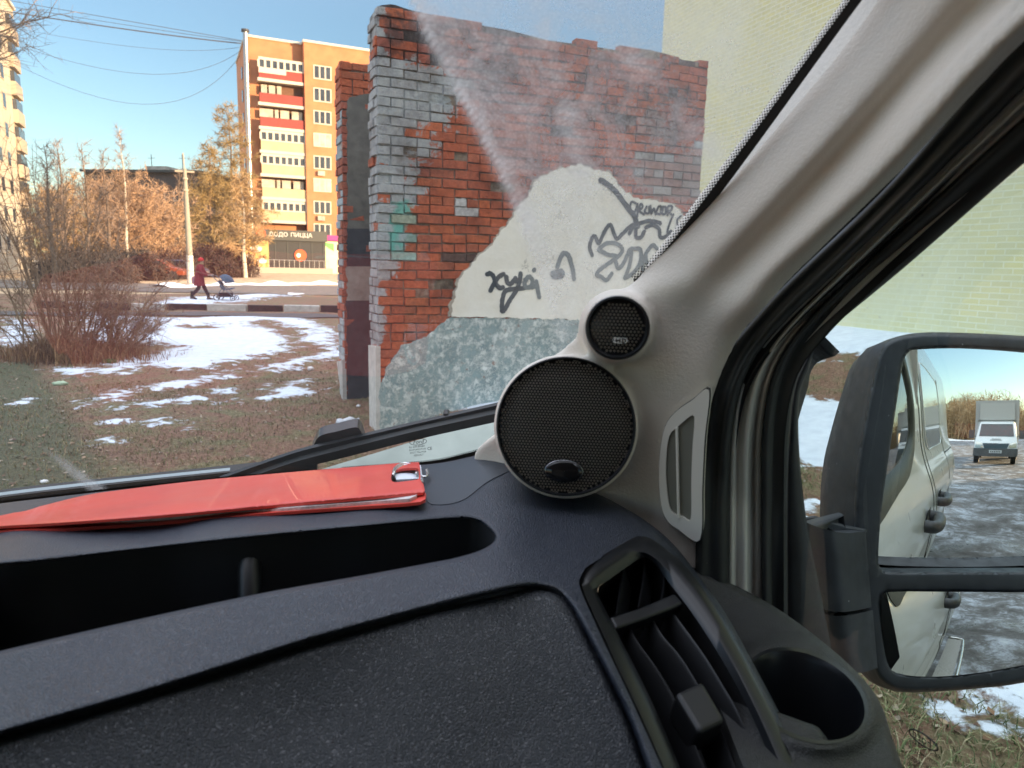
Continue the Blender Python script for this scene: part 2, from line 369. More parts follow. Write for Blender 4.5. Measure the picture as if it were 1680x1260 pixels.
# ---- windscreen (curved, raked) with the dust left outside the wiper's sweep
def wsf(lat, z): return .86 - .85 * (z + .24) - .35 * (lat + .3) ** 2
def wspt(lat, z, off=0.0):
    p = van(lat, wsf(lat, z) + off * .76, z + off * .64); return p
def wshit(px, py, off=0.0):                  # where a line of sight crosses the windscreen
    r = ray(px, py); lo, hi = .2, 1.4
    def g(t):
        p = r * t; la, f, z = p.dot(VR), p.dot(VF), p.z; return f - wsf(la, z) - off
    for _ in range(50):
        mid = (lo + hi) / 2
        if g(mid) > 0: hi = mid
        else: lo = mid
    return C0 + r * hi
m = MB(); lats = np.linspace(-1.15, .40, 480); zs = np.linspace(-.31, .46, 240)
m.grid([[wspt(a, z) for a in lats] for z in zs])
dirt = []
camR = CRn.T
def proj(p):
    q = camR @ (np.array(p) - np.array(C0)); return 840 + FPX * q[0] / -q[2], 630 - FPX * q[1] / -q[2]
PP = np.array([proj(v) for v in m.v])
arc = crv([(655, -60), (700, 55), (762, 170), (828, 300), (868, 400), (905, 510), (925, 640)], 8)
side = np.interp(PP[:, 1], arc[:, 1], arc[:, 0])
dd = PP[:, 0] - side
dust = np.where(dd > 0, .56 * np.exp(-np.maximum(dd, 0) / 700), 0) * np.clip((700 - PP[:, 1]) / 500, .15, 1) + .035
streak = .42 * np.exp(-(np.abs(dd) / np.where(dd > 0, 13, 8)) ** 1.5) * np.clip((600 - PP[:, 1]) / 300, .15, 1)
streak += .14 * np.exp(-((dd - 22) / 4) ** 2) * (PP[:, 1] < 480)
dust += .22 * np.exp(-((PP[:, 0] - 905 - (PP[:, 1] - 80) * .25) / 16) ** 2) * (PP[:, 1] < 330) + .22 * np.exp(-((PP[:, 0] - 1080 + (150 - PP[:, 1]) * .9) / 25) ** 2) * (PP[:, 1] < 260)
smear = np.array([(62, 728), (110, 752), (170, 795), (196, 812), (150, 812), (108, 778)], float)  # pale patch low on the left of the glass
dust += np.clip(sdf(PP, smear) / 8, 0, 1) * .30  # the pale patch is added to the dust mask
pale_patch_m = np.clip(sdf(PP, smear) / 10, 0, 1) * .16
o = m.build('windscreen', glassmat('windscreen_glass', (.96, .975, .965), True), VAN, smooth=True)
a = o.data.attributes.new('dirt', 'FLOAT', 'POINT'); a.data.foreach_set('value', dust.astype(np.float32)); a = o.data.attributes.new('streak', 'FLOAT', 'POINT'); a.data.foreach_set('value', (streak + pale_patch_m).astype(np.float32))
WS = o
# printed dotted band along the pillar edge of the glass
m = MB(); Lb = crv([(1560, -215), (1397, 0), (1218, 246), (1092, 412), (1040, 462)], 40)
Lb = resamp(Lb, 190)
tn = np.gradient(Lb, axis=0); tn /= np.linalg.norm(tn, axis=1, keepdims=True); nn = np.stack([tn[:, 1], -tn[:, 0]], 1)
if nn[0][0] > 0: nn = -nn
step = np.linalg.norm(Lb[1] - Lb[0])
def wsquad(mb, cx, cy, r_, n=6, off=-.0012):
    mb.add([wshit(cx + r_ * math.cos(2 * math.pi * k / n), cy + r_ * math.sin(2 * math.pi * k / n), off) for k in range(n)], [tuple(range(n))])
L2 = resamp(Lb, 150)
for ln in range(4):
    Lq = resamp(Lb, 260)
    tq = np.gradient(Lq, axis=0); tq /= np.linalg.norm(tq, axis=1, keepdims=True)
    for i in range(ln % 2, len(Lq) - 1, 2):
        c = Lq[i] + np.array([-abs(tq[i][1]), -abs(tq[i][0])]) * (1.8 + ln * 2.9)
        wsquad(m, c[0], c[1], 2.25 - ln * .38)
G = []
for p, q in zip(Lb, tn):
    nrm = np.array([-abs(q[1]), -abs(q[0])]); G.append([wshit(*(p + nrm * 1.6), -.0012), wshit(*(p - nrm * 14), -.0012)])
m.grid(G)
m.build('ceramic_band', M['mark'], WS)
# black band along the lower edge of the glass
bt = crv([(-80, 831), (0, 822), (200, 799), (330, 786), (400, 779), (560, 768), (700, 757), (760, 745), (800, 733), (835, 716), (860, 700)], 6)
m = MB(); m.grid([[wshit(x, y, -.0012), wshit(x, y + 9, -.0012)] for x, y in bt])
for i, (x, y) in enumerate(resamp(bt, 330)):
    if x > 560:
        wsquad(m, x, y - 1.2, 1.0)
m.build('lower_band', M['mark'], WS)
def strokes(mb, polys, hitf, wpx, segs=6):
    for P in polys:
        Q = crv(P, segs) if len(P) > 2 else np.array(P, float)
        t = np.gradient(Q, axis=0); t /= np.linalg.norm(t, axis=1, keepdims=True) + 1e-9; nn = np.stack([-t[:, 1], t[:, 0]], 1) * wpx / 2
        mb.grid([[hitf(*(q + n)), hitf(*(q - n))] for q, n in zip(Q, nn)])
def textpts(s, size=1.0, shear=0.0):                                  # flat text -> (verts2d, faces)
    cu = bpy.data.curves.new('t', 'FONT'); cu.body = s; cu.size = size; cu.shear = shear; cu.resolution_u = 2; cu.align_x = 'CENTER'; cu.align_y = 'CENTER'
    ob = bpy.data.objects.new('t', cu); SC.collection.objects.link(ob); dg = bpy.context.evaluated_depsgraph_get(); me = ob.evaluated_get(dg).to_mesh()
    v = [(q.co.x, q.co.y) for q in me.vertices]; f = [tuple(p.vertices) for p in me.polygons]
    ob.evaluated_get(dg).to_mesh_clear(); bpy.data.objects.remove(ob); bpy.data.curves.remove(cu); return v, f
def text_on(mb, s, size, fn, shear=0.0):                              # fn maps 2D text coords to 3D
    v, f = textpts(s, size, shear); mb.add([fn(x, y) for x, y in v], f)
m = MB()
def wsmark(cx, cy, sx=1, rot=0):
    c, s_ = math.cos(rot), math.sin(rot)
    return lambda x, y: wshit(cx + (x * c + y * s_) * sx, cy + (x * s_ - y * c), -.0015)
el = [(686 + 14 * math.cos(a), 725 - 1.2 * math.cos(a) + 5 * math.sin(a)) for a in np.linspace(0, 2 * math.pi, 25)]
strokes(m, [el], lambda x, y: wshit(x, y, -.0015), .8, 1)
text_on(m, 'Ford', 9, wsmark(686, 725, 1, -.08), .3)
for k, tx in enumerate(['E1 43R-00084', 'AUTOMOTIVE', 'DOT 736 M34', 'SEKURIT']): text_on(m, tx, 4.4, wsmark(684 + k, 733 + k * 4.6, 1, -.1))
text_on(m, 'CE', 7, wsmark(705, 736, 1, -.1))
m.build('glass_marking', M['mark'], WS)

# ---- A-pillar trim with speaker pods melted into it
rows = [
 [(1525, -245, .392), (1600, -195, .365), (1690, -160, .335), (1780, -160, .33), (1850, -110, .305), (1895, -125, .318)],
 [(1380, -6, .470), (1430, 8, .443), (1510, 50, .405), (1575, 42, .395), (1625, 80, .358), (1668, 84, .372)],
 [(1203, 240, .537), (1254, 232, .510), (1320, 270, .472), (1390, 240, .462), (1440, 285, .428), (1478, 285, .440)],
 [(1073, 412, .592), (1112, 410, .570), (1170, 425, .540), (1225, 425, .532), (1268, 445, .505), (1310, 450, .512)],
 [(1036, 462, .602), (1075, 465, .580), (1125, 470, .560), (1175, 485, .552), (1222, 500, .530), (1262, 503, .530)],
 [(967, 503, .612), (1020, 505, .598), (1085, 520, .582), (1135, 540, .572), (1180, 552, .560), (1213, 560, .560)],
 [(945, 550, .620), (990, 560, .608), (1050, 600, .594), (1100, 615, .586), (1150, 635, .578), (1177, 640, .578)],
 [(880, 610, .632), (940, 640, .622), (1020, 690, .610), (1080, 705, .600), (1130, 722, .594), (1156, 730, .592)],
 [(825, 700, .655), (900, 730, .640), (990, 765, .625), (1060, 785, .612), (1115, 800, .604), (1150, 805, .601)],
 [(775, 748, .690), (880, 800, .650), (980, 835, .635), (1060, 850, .620), (1110, 870, .610), (1148, 880, .606)],
 [(790, 830, .690), (900, 890, .655), (990, 910, .640), (1060, 930, .622), (1110, 950, .612), (1147, 965, .608)]]
G = loft([[tuple(pt(*p)) for p in r] for r in rows], 8, 8)
tm = thicken(G, .016)
WF = pt(928, 699, .588); WN = (C0 - WF).normalized(); WR = 114 / FPX * .588
TF = pt(1013, 538, .568); TN = (C0 - TF).normalized(); TR = 53 / FPX * .568
def cup(mb, c, n, r, depth, flare):
    mb.lathe(c, n, [(1e-5, -depth - .004), (r * flare, -depth), (r * (1 + (flare - 1) * .45), -depth * .5), (r * 1.02, -.006), (r * 1.0, 0.0), (r * .97, .001), (1e-5, .001)], 64)
cup(tm, WF, WN, WR * 1.035, .055, 1.0)
cup(tm, TF, TN, TR * 1.07, .05, 1.25)
# web of trim between the two pods and the pillar
wb = [(965, 505), (1005, 485), (1062, 470), (1100, 520), (1085, 600), (1060, 690), (1045, 780), (1000, 812), (935, 812), (880, 780), (850, 640), (900, 585), (945, 550)]
o = tm.build('pillar_trim', M['trim'], VAN, smooth=True)
md = o.modifiers.new('r', 'REMESH'); md.mode = 'VOXEL'; md.voxel_size = .0028; md.use_smooth_shade = True
md = o.modifiers.new('s', 'SMOOTH'); md.factor = .5; md.iterations = 14
TRIM = o
def hexgrille(c, n, R, pitch, hole, dome, u=None):
    n = n.normalized(); up = (UP - n * UP.dot(n)).normalized(); sd_ = up.cross(n)
    mb = MB(); rr = pitch / math.sqrt(3)
    def P(x, y, dz=0):
        q = min(1, (x * x + y * y) / (R * R)); return c + sd_ * x + up * y + n * (dome * (1 - q) + dz)
    ny = int(R / (pitch * .866)) + 2
    for j in range(-ny, ny + 1):
        for i in range(-ny - 2, ny + 3):
            x = (i + (j % 2) * .5) * pitch; y = j * pitch * .866
            r0 = math.hypot(x, y)
            if r0 > R - pitch * .1: continue
            solid = r0 > R - pitch * .62
            hx = [(x + rr * math.cos(R_(90 + 60 * k)), y + rr * math.sin(R_(90 + 60 * k))) for k in range(6)]
            if solid: mb.add([P(*h) for h in hx], [tuple(range(6))]); continue
            K = 12; A = [];
            for k in range(K):
                a = R_(90 + 30 * k); e = rr if k % 2 == 0 else rr * .866; A.append((x + e * math.cos(a), y + e * math.sin(a)))
            B = [(x + hole * math.cos(R_(90 + 30 * k)), y + hole * math.sin(R_(90 + 30 * k))) for k in range(K)]
            vs = [P(*a) for a in A] + [P(*b) for b in B] + [P(*b, dz=-.0008) for b in B]
            fs = []
            for k in range(K):
                l = (k + 1) % K; fs += [(k, l, K + l, K + k), (K + k, K + l, 2 * K + l, 2 * K + k)]
            mb.add(vs, fs)
    return mb, P
def speaker(name, c, n, R, pitch, hole, dome, rim, rimmat, lab):
    s_ = MB(); s_.lathe(c, n, [(R + rim, -.004), (R + rim, .0015), (R + rim * .75, .0035), (R + rim * .3, .0038), (R - .0005, .0022), (R - .0005, -.004)], 96)
    sp = s_.build(name, rimmat, VAN, smooth=45, label=lab)
    g, P = hexgrille(c + n * .0005, n, R, pitch, hole, dome); g.build('grille', M['grille'], sp, smooth=30)
    b = MB(); b.lathe(c, n, [(R, -.0045), (R * .6, -.007), (1e-5, -.008)], 48); b.build('cone', M['dark'], sp, smooth=True)
    return sp, P
WO, WP = speaker('woofer', WF + WN * .0012, WN, WR * .965, .00262, .00098, .0045, WR * .035, M['plain'], 'large round perforated black speaker')
TO, TP = speaker('tweeter', TF + TN * .0012, TN, TR * .86, .0030, .00108, .003, TR * .13, M['plain'], 'small round perforated black speaker')
# badges
m = MB(); m.lathe(WP(0.0, -WR * .64, .0006), WN, [(.0001, .0022), (.006, .0018), (.0088, .0004), (.0092, 0)], 40)
cc = WP(0, -WR * .64, 0); upw = (UP - WN * UP.dot(WN)).normalized(); sdw = upw.cross(WN)
m.v = [tuple(cc + sdw * ((Vector(v) - cc).dot(sdw) * 1.62) + upw * ((Vector(v) - cc).dot(upw) * .95) + WN * (Vector(v) - cc).dot(WN)) for v in m.v]
bo = m.build('badge', mat('badge_gloss', (.008, .008, .009), .08), WO, smooth=True)
m = MB(); m.lathe(cc + WN * .0002, WN, [(.0094, 0), (.0098, .0009), (.0092, .0012)], 40)
m.v = [tuple(cc + sdw * ((Vector(v) - cc).dot(sdw) * 1.62) + upw * ((Vector(v) - cc).dot(upw) * .95) + WN * (Vector(v) - cc).dot(WN)) for v in m.v]
m.build('badge_ring', mat('badge_rim', (.25, .25, .26), .2, metal=1), WO, smooth=True)
def tp(x, y, dz): return TP(x, y, dz)
px_ = .568 / FPX
def tloc(px, py, dz=.0035): return TP((px - 1013) * px_, -(py - 538) * px_, dz)
m = MB(); cx, cy, hw, hh = 1018, 558, 12.5, 4.8; pl = []
for k in range(25):
    a = math.pi / 2 + math.pi * k / 12 if k <= 12 else -math.pi / 2 + math.pi * (k - 13) / 12
    pl.append((cx + (-(hw - hh) if k <= 12 else (hw - hh)) + hh * math.cos(a), cy - hh * math.sin(a)))
m.prism([tloc(x, y, .001) for x, y in pl], TN * .0016); m.build('badge', mat('badge_silver_paint', (.72, .72, .70), .35), TO)
m = MB(); strokes(m, [[(1012, 555), (1012, 561.5)], [(1012, 558), (1018, 558)], [(1018, 555), (1018, 561.5)], [(1022, 554.5), (1022, 562)], [(1022, 555), (1026, 556), (1027, 558), (1026, 561), (1022, 562)]], lambda x, y: tloc(x, y, .0028), 1.7, 3)
strokes(m, [[(1005, 555.5), (1008, 558)], [(1005, 560.5), (1008, 558)]], lambda x, y: tloc(x, y, .0028), 1.2, 3)
m.build('badge_lettering', M['mark'], TO)
m = MB(); text_on(m, 'SERIES', 3.4, lambda x, y: tloc(1018 + x, 567 - y, .0025)); m.build('small_print', mat('print_grey', (.12, .12, .12), .5), TO)

# ---- demister outlet panel in the lower trim
VPL = plane3((1130, 680, .578), (1085, 780, .598), (1135, 880, .596))
po = crv([(1163, 640), (1135, 657), (1108, 676), (1091, 700), (1083, 740), (1081, 790), (1086, 835), (1096, 856), (1112, 868), (1148, 886), (1152, 800), (1156, 720)], 5, True)
pi_ = crv([(1136, 681), (1112, 700), (1097, 718), (1092, 770), (1096, 820), (1103, 841), (1120, 848), (1133, 851), (1134, 790), (1136, 735), (1139, 695)], 5, True)
def ringloops(A, B, n):
    A = resamp(A, n, True); B = resamp(B, n, True); k = np.argmin(np.linalg.norm(B - A[0], axis=1)); return A, np.roll(B, -k, axis=0)
A, B = ringloops(po, pi_, 90); m = MB()
m.ring([VPL.hit(*p, .0025) for p in A], [VPL.hit(*p, .0025) for p in B], -VPL.n * .010)
vp = m.build('demister_panel', M['trim2'], VAN, smooth=30)
m = MB(); m.prism([VPL.hit(*p, .0003) for p in resamp(pi_ + (pi_ - pi_.mean(0)) * .02, 60, True)], -VPL.n * .001)
m.build('slot', mat('slot_grey', (.20, .20, .17), .45), vp)
m = MB(); a, b = VPL.hit(1112, 700, -.001), VPL.hit(1115, 847, -.001); sd_ = (VPL.hit(1115, 700, 0) - VPL.hit(1112, 700, 0)).normalized()
m.prism([a - sd_ * .0008, a + sd_ * .0008, b + sd_ * .0008, b - sd_ * .0008], VPL.n * .005); m.build('divider', M['trim2'], vp)
m = MB(); outl = resamp(po, 120, True); ce = po.mean(0)
strokes(m, [list(map(tuple, outl[30:100]))], lambda x, y: VPL.hit(x, y, .0045), .1, 1)
# seam shadow gap round the panel
m = MB(); pg = po + (po - ce) * .009; A, B = ringloops(pg, po, 90); m.ring([VPL.hit(*p, .0022) for p in A], [VPL.hit(*p, .0022) for p in B], -VPL.n * .006); m.build('seam', M['dark'], vp)

# ---- door seals, painted frame, window frame: long curved profiles
def band(name, L, Rr, dL, dR, bulge, material, parent, nseg=9, prof=None, th=.02, **tg):
    n = 70; L = resamp(crv(L, 8), n); Rr = resamp(crv(Rr, 8), n)
    tt = np.linspace(0, 1, n); kL = np.linspace(0, 1, len(dL)); DL = np.interp(tt, kL, dL); DR = np.interp(tt, kL, dR)
    G = []
    for i in range(n):
        a = pt(L[i][0], L[i][1], DL[i]); b = pt(Rr[i][0], Rr[i][1], DR[i]); row = []
        tow = (C0 - (a + b) / 2).normalized()
        for k in range(nseg):
            s_ = k / (nseg - 1); h = math.sin(math.pi * s_) if prof is None else np.interp(s_, np.linspace(0, 1, len(prof)), prof)
            row.append(tuple(a.lerp(b, s_) + tow * bulge * h))
        G.append(row)
    return thicken(np.array(G), th).build(name, material, parent, smooth=True, **tg)
eA = [(1880, -145), (1655, 75), (1470, 290), (1300, 455), (1250, 508), (1200, 568), (1167, 635), (1149, 735), (1144, 800), (1140, 980)]
eB = [(1905, -75), (1730, 95), (1583, 240), (1360, 458), (1300, 515), (1245, 578), (1215, 640), (1201, 720), (1198, 800), (1196, 1040)]
eC = [(1925, -30), (1775, 110), (1627, 240), (1400, 450), (1320, 530), (1280, 585), (1260, 640), (1250, 720), (1249, 820), (1250, 1060)]
eD = [(1960, 40), (1830, 145), (1680, 268), (1487, 436), (1360, 542), (1325, 585), (1304, 640), (1295, 720), (1292, 850), (1293, 1070)]
band('door_seal', eA, eB, [.31, .358, .44, .52, .57, .6, .6], [.315, .365, .45, .525, .575, .605, .605], .010, M['rubber'], VAN, 15, prof=[0, .5, .55, .4, .5, .9, 1, .8, .2], label='thick black rubber door seal beside the trim')
band('door_frame', [(x - 3, y) for x, y in eB], [(x + 3, y) for x, y in eC], [.32, .372, .455, .53, .585, .61, .61], [.325, .38, .46, .54, .59, .62, .62], .010, M['painted'], VAN, 17, prof=[0, .3, .35, .1, .5, .9, 1, .9, .5, .1, .3, .35, 0], label='silver painted door frame strip')
band('window_surround', eC, eD, [.325, .375, .455, .535, .582, .607, .607], [.33, .385, .465, .55, .595, .62, .62], .008, M['rubber'], VAN, 15, prof=[0, .9, 1, .75, .3, .25, .5, .55, .4, .1])
sl = [(1352, 551), (1337, 566), (1318, 600), (1303, 645), (1294, 740), (1292, 860), (1293, 1000), (1295, 1100)]
sr = [(1354, 553), (1339, 569), (1327, 606), (1312, 650), (1311, 735), (1323, 851), (1345, 965), (1375, 1120)]
band('mirror_sail', sl, sr, [.60, .625, .64, .65], [.605, .63, .645, .655], .003, M['mplast'], VAN, 7, label='grey plastic corner of the window')
# window glass with its etched mark, read mirror-wise from inside
GP = latpl(.47)
m = MB(); gl = [(1290, 640), (1350, 540), (1990, 20), (2200, 400), (2300, 1500), (1280, 1500)]
m.prism([GP.hit(x, y) for x, y in gl], VR * .0005); wg = m.build('door_glass', glassmat('side_glass', (.92, .97, .95), refl=.035), VAN)
m = MB()
def dmark(cx, cy, rot, sq=.5):
    ex = np.array([math.cos(rot), math.sin(rot)]); ey = np.array([.35, -.94])
    def f(x, y):
        q = np.array([cx, cy]) - ex * x + ey * y * sq; return GP.hit(*q, -.001)
    return f
el = [dmark(1515, 1214, R_(34))(28 * math.cos(a), 17 * math.sin(a)) for a in np.linspace(0, 2 * math.pi, 33)]
m.tube(el, .0006, 4, caps=False)
text_on(m, 'Ford', 20, dmark(1514, 1213, R_(34), .9), .35)
for k, (tx, sz) in enumerate([('SAINT GOBAIN', 8.5), ('AUTOMOTIVE', 9), ('43R-00050', 12), ('DOT 730', 12)]):
    text_on(m, tx, sz, dmark(1517 - 3 * k, 1229 + k * 11 + (k > 1) * 3, R_(31), .85))
m.build('glass_marking', M['mark'], wg)
# ---- dashboard shells
DD = tps([(-60, 826, .80), (200, 797, .80), (400, 778, .79), (600, 764, .77), (815, 735, .71), (0, 865, .57), (350, 845, .575), (700, 825, .59), (790, 800, .62),
 (-60, 930, .485), (200, 905, .495), (420, 880, .51), (600, 865, .528), (785, 852, .56), (-60, 1085, .395), (0, 1065, .40), (200, 1022, .42), (420, 975, .44), (600, 945, .46), (830, 900, .505),
 (-60, 1225, .343), (200, 1150, .362), (500, 1055, .40), (700, 1000, .432), (860, 960, .458), (930, 985, .455), (1000, 1110, .415), (1060, 1280, .37),
 (850, 790, .63), (1000, 830, .598), (900, 880, .548), (1070, 875, .575), (1145, 940, .57), (1000, 900, .543), (1165, 975, .532), (1235, 1085, .47), (1340, 1290, .39)])
crease = crv([(-70, 1232), (0, 1207), (200, 1150), (350, 1104), (500, 1056), (700, 1001), (800, 976), (860, 964), (898, 966), (928, 985), (958, 1034), (1000, 1115), (1035, 1190), (1075, 1300)], 8)
right = crv([(1330, 1300), (1288, 1190), (1245, 1105), (1190, 1005), (1150, 950), (1105, 893), (1060, 855), (1010, 825), (960, 800), (900, 775), (860, 765), (830, 752), (815, 738)], 6)
base = crv([(815, 738), (760, 752), (700, 762), (560, 772), (400, 783), (200, 803), (0, 826), (-70, 835)], 5)
outl = np.vstack([crease[:-1], right[:-1], base])
hole = np.vstack([crv([(-60, 932), (60, 922), (200, 905), (420, 881), (600, 864), (720, 853), (768, 851), (788, 856)], 6)[:-1],
 crv([(788, 856), (800, 866), (812, 880), (806, 893), (780, 906), (740, 917)], 5)[:-1],
 crv([(740, 917), (600, 943), (420, 975), (200, 1022), (0, 1068), (-60, 1083)], 6)])
vo_ = crv([(955, 974), (950, 955), (957, 938), (969, 926), (1038, 886), (1056, 882), (1078, 890), (1121, 929), (1176, 1005), (1245, 1129), (1290, 1225), (1325, 1310)], 5)
vo2 = crv([(1103, 1310), (1086, 1260), (1038, 1153), (986, 1043), (955, 974)], 5)
vhole = np.vstack([vo_, vo2[:-1]]); vc = np.array([1110, 1080])
# shoulder fold: the pad runs up and over behind the tray's right end
def fold(P):
    d = pdist(P, crv([(700, 830), (790, 826), (842, 888), (800, 905)], 5)); return np.zeros(len(P))
m = sheet(outl, DD, [hole, np.clip(vhole, None, 1296)[vhole[:, 1] < 1297]], 9, rolls=[(crease, 11, .016), (hole, 9, .012), (right, 9, .022)], skirt=(0, 0, -.05))
DASH = m.build('dashboard', M['dash'], VAN, smooth=60, face=C0)
# deep tray under the hole
HP = resamp(hole, 140, True); c = HP.mean(0); tH = np.roll(HP, -1, 0) - np.roll(HP, 1, 0); tH /= np.linalg.norm(tH, axis=1, keepdims=True) + 1e-9; nH = np.stack([-tH[:, 1], tH[:, 0]], 1)
nH = nH if inside(HP[20:21] - nH[20:21] * 3, hole)[0] else -nH
HP = HP + nH * 3.0
top = ptv(HP, DD(HP) + .0075); top = [Vector(p) for p in top]
bot = [p + Vector((0, .012, -.075)) for p in top]
m = MB(); n = len(top); m.add(top + bot, [(i, (i + 1) % n, n + (i + 1) % n, n + i) for i in range(n)] + [tuple(range(n, 2 * n))])
TRAY = m.build('storage_tray', mat('tray_black', (.020, .021, .024), .5), DASH, smooth=40, face=C0)
a, b = pt(408, 886, .535), pt(410, 990, .515)
m = MB(); m.tube([a + Vector((0, .006, -.006)), a.lerp(b, .5), b - UP * .012], [.0085, .0082, .0085], 16); m.build('post', M['plain'], TRAY, smooth=50)
# lower panel (glove-box lid) behind the crease
DP = tps([(-70, 1225, .352), (200, 1150, .37), (500, 1055, .408), (700, 1000, .44), (860, 965, .466), (905, 972, .462), (960, 1045, .44), (1000, 1110, .422), (1075, 1300, .378), (-70, 1330, .335), (300, 1320, .345), (600, 1310, .356), (850, 1200, .40), (800, 1050, .432), (500, 1180, .384)])
cr2 = crease + np.array([0, -7]); 
m = sheet(np.vstack([cr2, [(1075, 1340), (-70, 1340)]]), DP, [], 12, rolls=[(crease + np.array([2, 3]), 16, .010)], skirt=(0, .02, 0))
m.build('lower_panel', M['dashpanel'], DASH, smooth=60, face=C0)
# defroster seam line on dash top and a smooth insert beside the folder
m = sheet(crv([(700, 800), (690, 768), (735, 759), (812, 749), (846, 764), (800, 790), (755, 822), (705, 826)], 5, True), lambda P: DD(P) - .0015, [], 10, rolls=[], skirt=(0, 0, -.003))
m.build('top_insert', mat('dash_smooth', (.030, .036, .046), .45, bump=('noise', 500, .2, .0004)), DASH, smooth=60, face=C0)

# ---- air vent: frame, fins, knob
VP2 = plane3((1055, 882, .560), (1080, 1290, .380), (1300, 1260, .402))
lout = resamp(vhole[:-1], 140, True)
vin = np.vstack([crv([(980, 974), (982, 962), (996, 953), (1048, 917), (1060, 915), (1072, 922), (1093, 950), (1142, 1015), (1200, 1109), (1245, 1200), (1285, 1300)], 5), crv([(1128, 1300), (1108, 1240), (1066, 1143), (1014, 1040), (980, 974)], 5)[:-1]])
A, B = ringloops(vhole + np.sign(vhole - vc) * 2.0, vin, 140); m = MB()
mid = [(VP2.hit(*a, .002), VP2.hit(*(a * .82 + b * .18), .0045), VP2.hit(*(a * .35 + b * .65), .0035), VP2.hit(*b, -.001), VP2.hit(*b, -.012)) for a, b in zip(A, B)]
n = len(mid); m.add([p for r in mid for p in r], [(i * 5 + k, i * 5 + k + 1, ((i + 1) % n) * 5 + k + 1, ((i + 1) % n) * 5 + k) for i in range(n) for k in range(4)])
VENT = m.build('air_vent', M['gloss'], VAN, smooth=50, face=C0, label='black air vent with curved fins in the dashboard')
m = MB(); vt = [VP2.hit(*b, -.010) for b in resamp(B, 80, True)]; vb = [p - VP2.n * .05 for p in vt]; n = 80
m.add(vt + vb, [(i, (i + 1) % n, n + (i + 1) % n, n + i) for i in range(n)] + [tuple(range(n, 2 * n))]); m.build('duct', M['dark'], VENT, face=C0)
def fin(P, wd, off, dep, mt, name='fin', lean=0):
    Q = crv(P, 8); t = np.gradient(Q, axis=0); t /= np.linalg.norm(t, axis=1, keepdims=True); nn = np.stack([-t[:, 1], t[:, 0]], 1)
    mb = MB(); G = []
    for q, k in zip(Q, nn):
        a, b = VP2.hit(*(q - k * wd / 2), off), VP2.hit(*(q + k * wd / 2), off); sdv = (a - b).normalized()
        dv = -VP2.n * dep + sdv * lean
        G.append([a + dv, a - VP2.n * .0008, a.lerp(b, .5) + VP2.n * .0006, b - VP2.n * .0008, b + dv])
    mb.grid([[tuple(p) for p in r] for r in G]); return mb.build(name, mt, VENT, smooth=60)
for P in ([(1030, 1024), (1045, 1053), (1080, 1102), (1114, 1164), (1155, 1260), (1175, 1320)], [(1068, 1012), (1086, 1043), (1114, 1076), (1143, 1122), (1180, 1195), (1206, 1260), (1225, 1320)], [(1099, 1000), (1121, 1029), (1155, 1076), (1185, 1125), (1211, 1171), (1249, 1260), (1270, 1320)]):
    fin(P, 5.5, -.009, .022, M['slat'], lean=-.004)
for P in ([(1023, 930), (1018, 965), (1012, 1008)], [(1059, 908), (1056, 950), (1048, 996)], [(1090, 945), (1089, 965), (1085, 985)]):
    fin(P, 4, -.008, .02, M['slat'], lean=.010)
m = MB(); cb = [(1000, 1012), (1050, 996), (1107, 972), (1123, 990), (1060, 1014), (1010, 1031)]
m.prism([VP2.hit(*p, -.0025) for p in cb], -VP2.n * .010); o = m.build('crossbar', M['gloss'], VENT); bv = o.modifiers.new('b', 'BEVEL'); bv.width = .002; bv.segments = 3
m = MB(); kb = [(1104, 1134), (1152, 1112), (1196, 1180), (1192, 1191), (1148, 1206)]
m.prism([VP2.hit(*p, .004) for p in [(1108, 1136), (1153, 1116), (1191, 1181), (1148, 1202)]], -VP2.n * .022); o = m.build('knob', M['slat'], VENT); bv = o.modifiers.new('b', 'BEVEL'); bv.width = .003; bv.segments = 3

# ---- corner pad with the cup holder
DC = tps([(1100, 900, .63), (1147, 935, .597), (1210, 962, .590), (1300, 1018, .560), (1390, 1090, .515), (1440, 1150, .478), (1465, 1215, .44), (1490, 1310, .40), (1250, 1300, .37), (1180, 1020, .57), (1230, 1080, .52), (1330, 1140, .475), (1290, 1200, .432), (1400, 1250, .415), (1130, 980, .585)])
co = np.vstack([crv([(1105, 905), (1147, 933), (1210, 962), (1262, 990), (1310, 1022), (1355, 1057), (1395, 1092), (1428, 1128), (1448, 1162), (1462, 1205), (1478, 1250), (1498, 1310)], 5), [(1240, 1310), (1150, 1080), (1100, 960)]])
def ell(cx, cy, a, b, rot, n=72):
    t = np.linspace(0, 2 * math.pi, n, endpoint=False); x, y = a * np.cos(t), b * np.sin(t); c, s_ = math.cos(rot), math.sin(rot)
    return np.stack([cx + x * c - y * s_, cy + x * s_ + y * c], 1)
eh = ell(1322, 1141, 104, 66, R_(26)); eo = ell(1322, 1141, 113, 74, R_(26))
m = sheet(co, DC, [ell(1322, 1141, 107, 69, R_(26))], 9, rolls=[(co[:56], 12, .02)], skirt=(0, 0, -.08), hskirt=(0, 0, -.01),
          extra=lambda P: -.012 * np.exp(-(np.maximum(pdist(P, eh, True) - 8, 0) / 16) ** 2) * (1 - inside(P, eh)))
PAD = m.build('corner_pad', M['dashgrey'], VAN, smooth=60, face=C0)
def exd(P): return DC(P) - .012
m = MB(); n = 72
l0 = [Vector(p) for p in ptv(ell(1322, 1141, 109, 71, R_(26)), exd(ell(1322, 1141, 109, 71, R_(26))) - .0005)]
l1 = [Vector(p) for p in ptv(ell(1322, 1141, 103, 65, R_(26)), exd(ell(1322, 1141, 103, 65, R_(26))) - .001)]
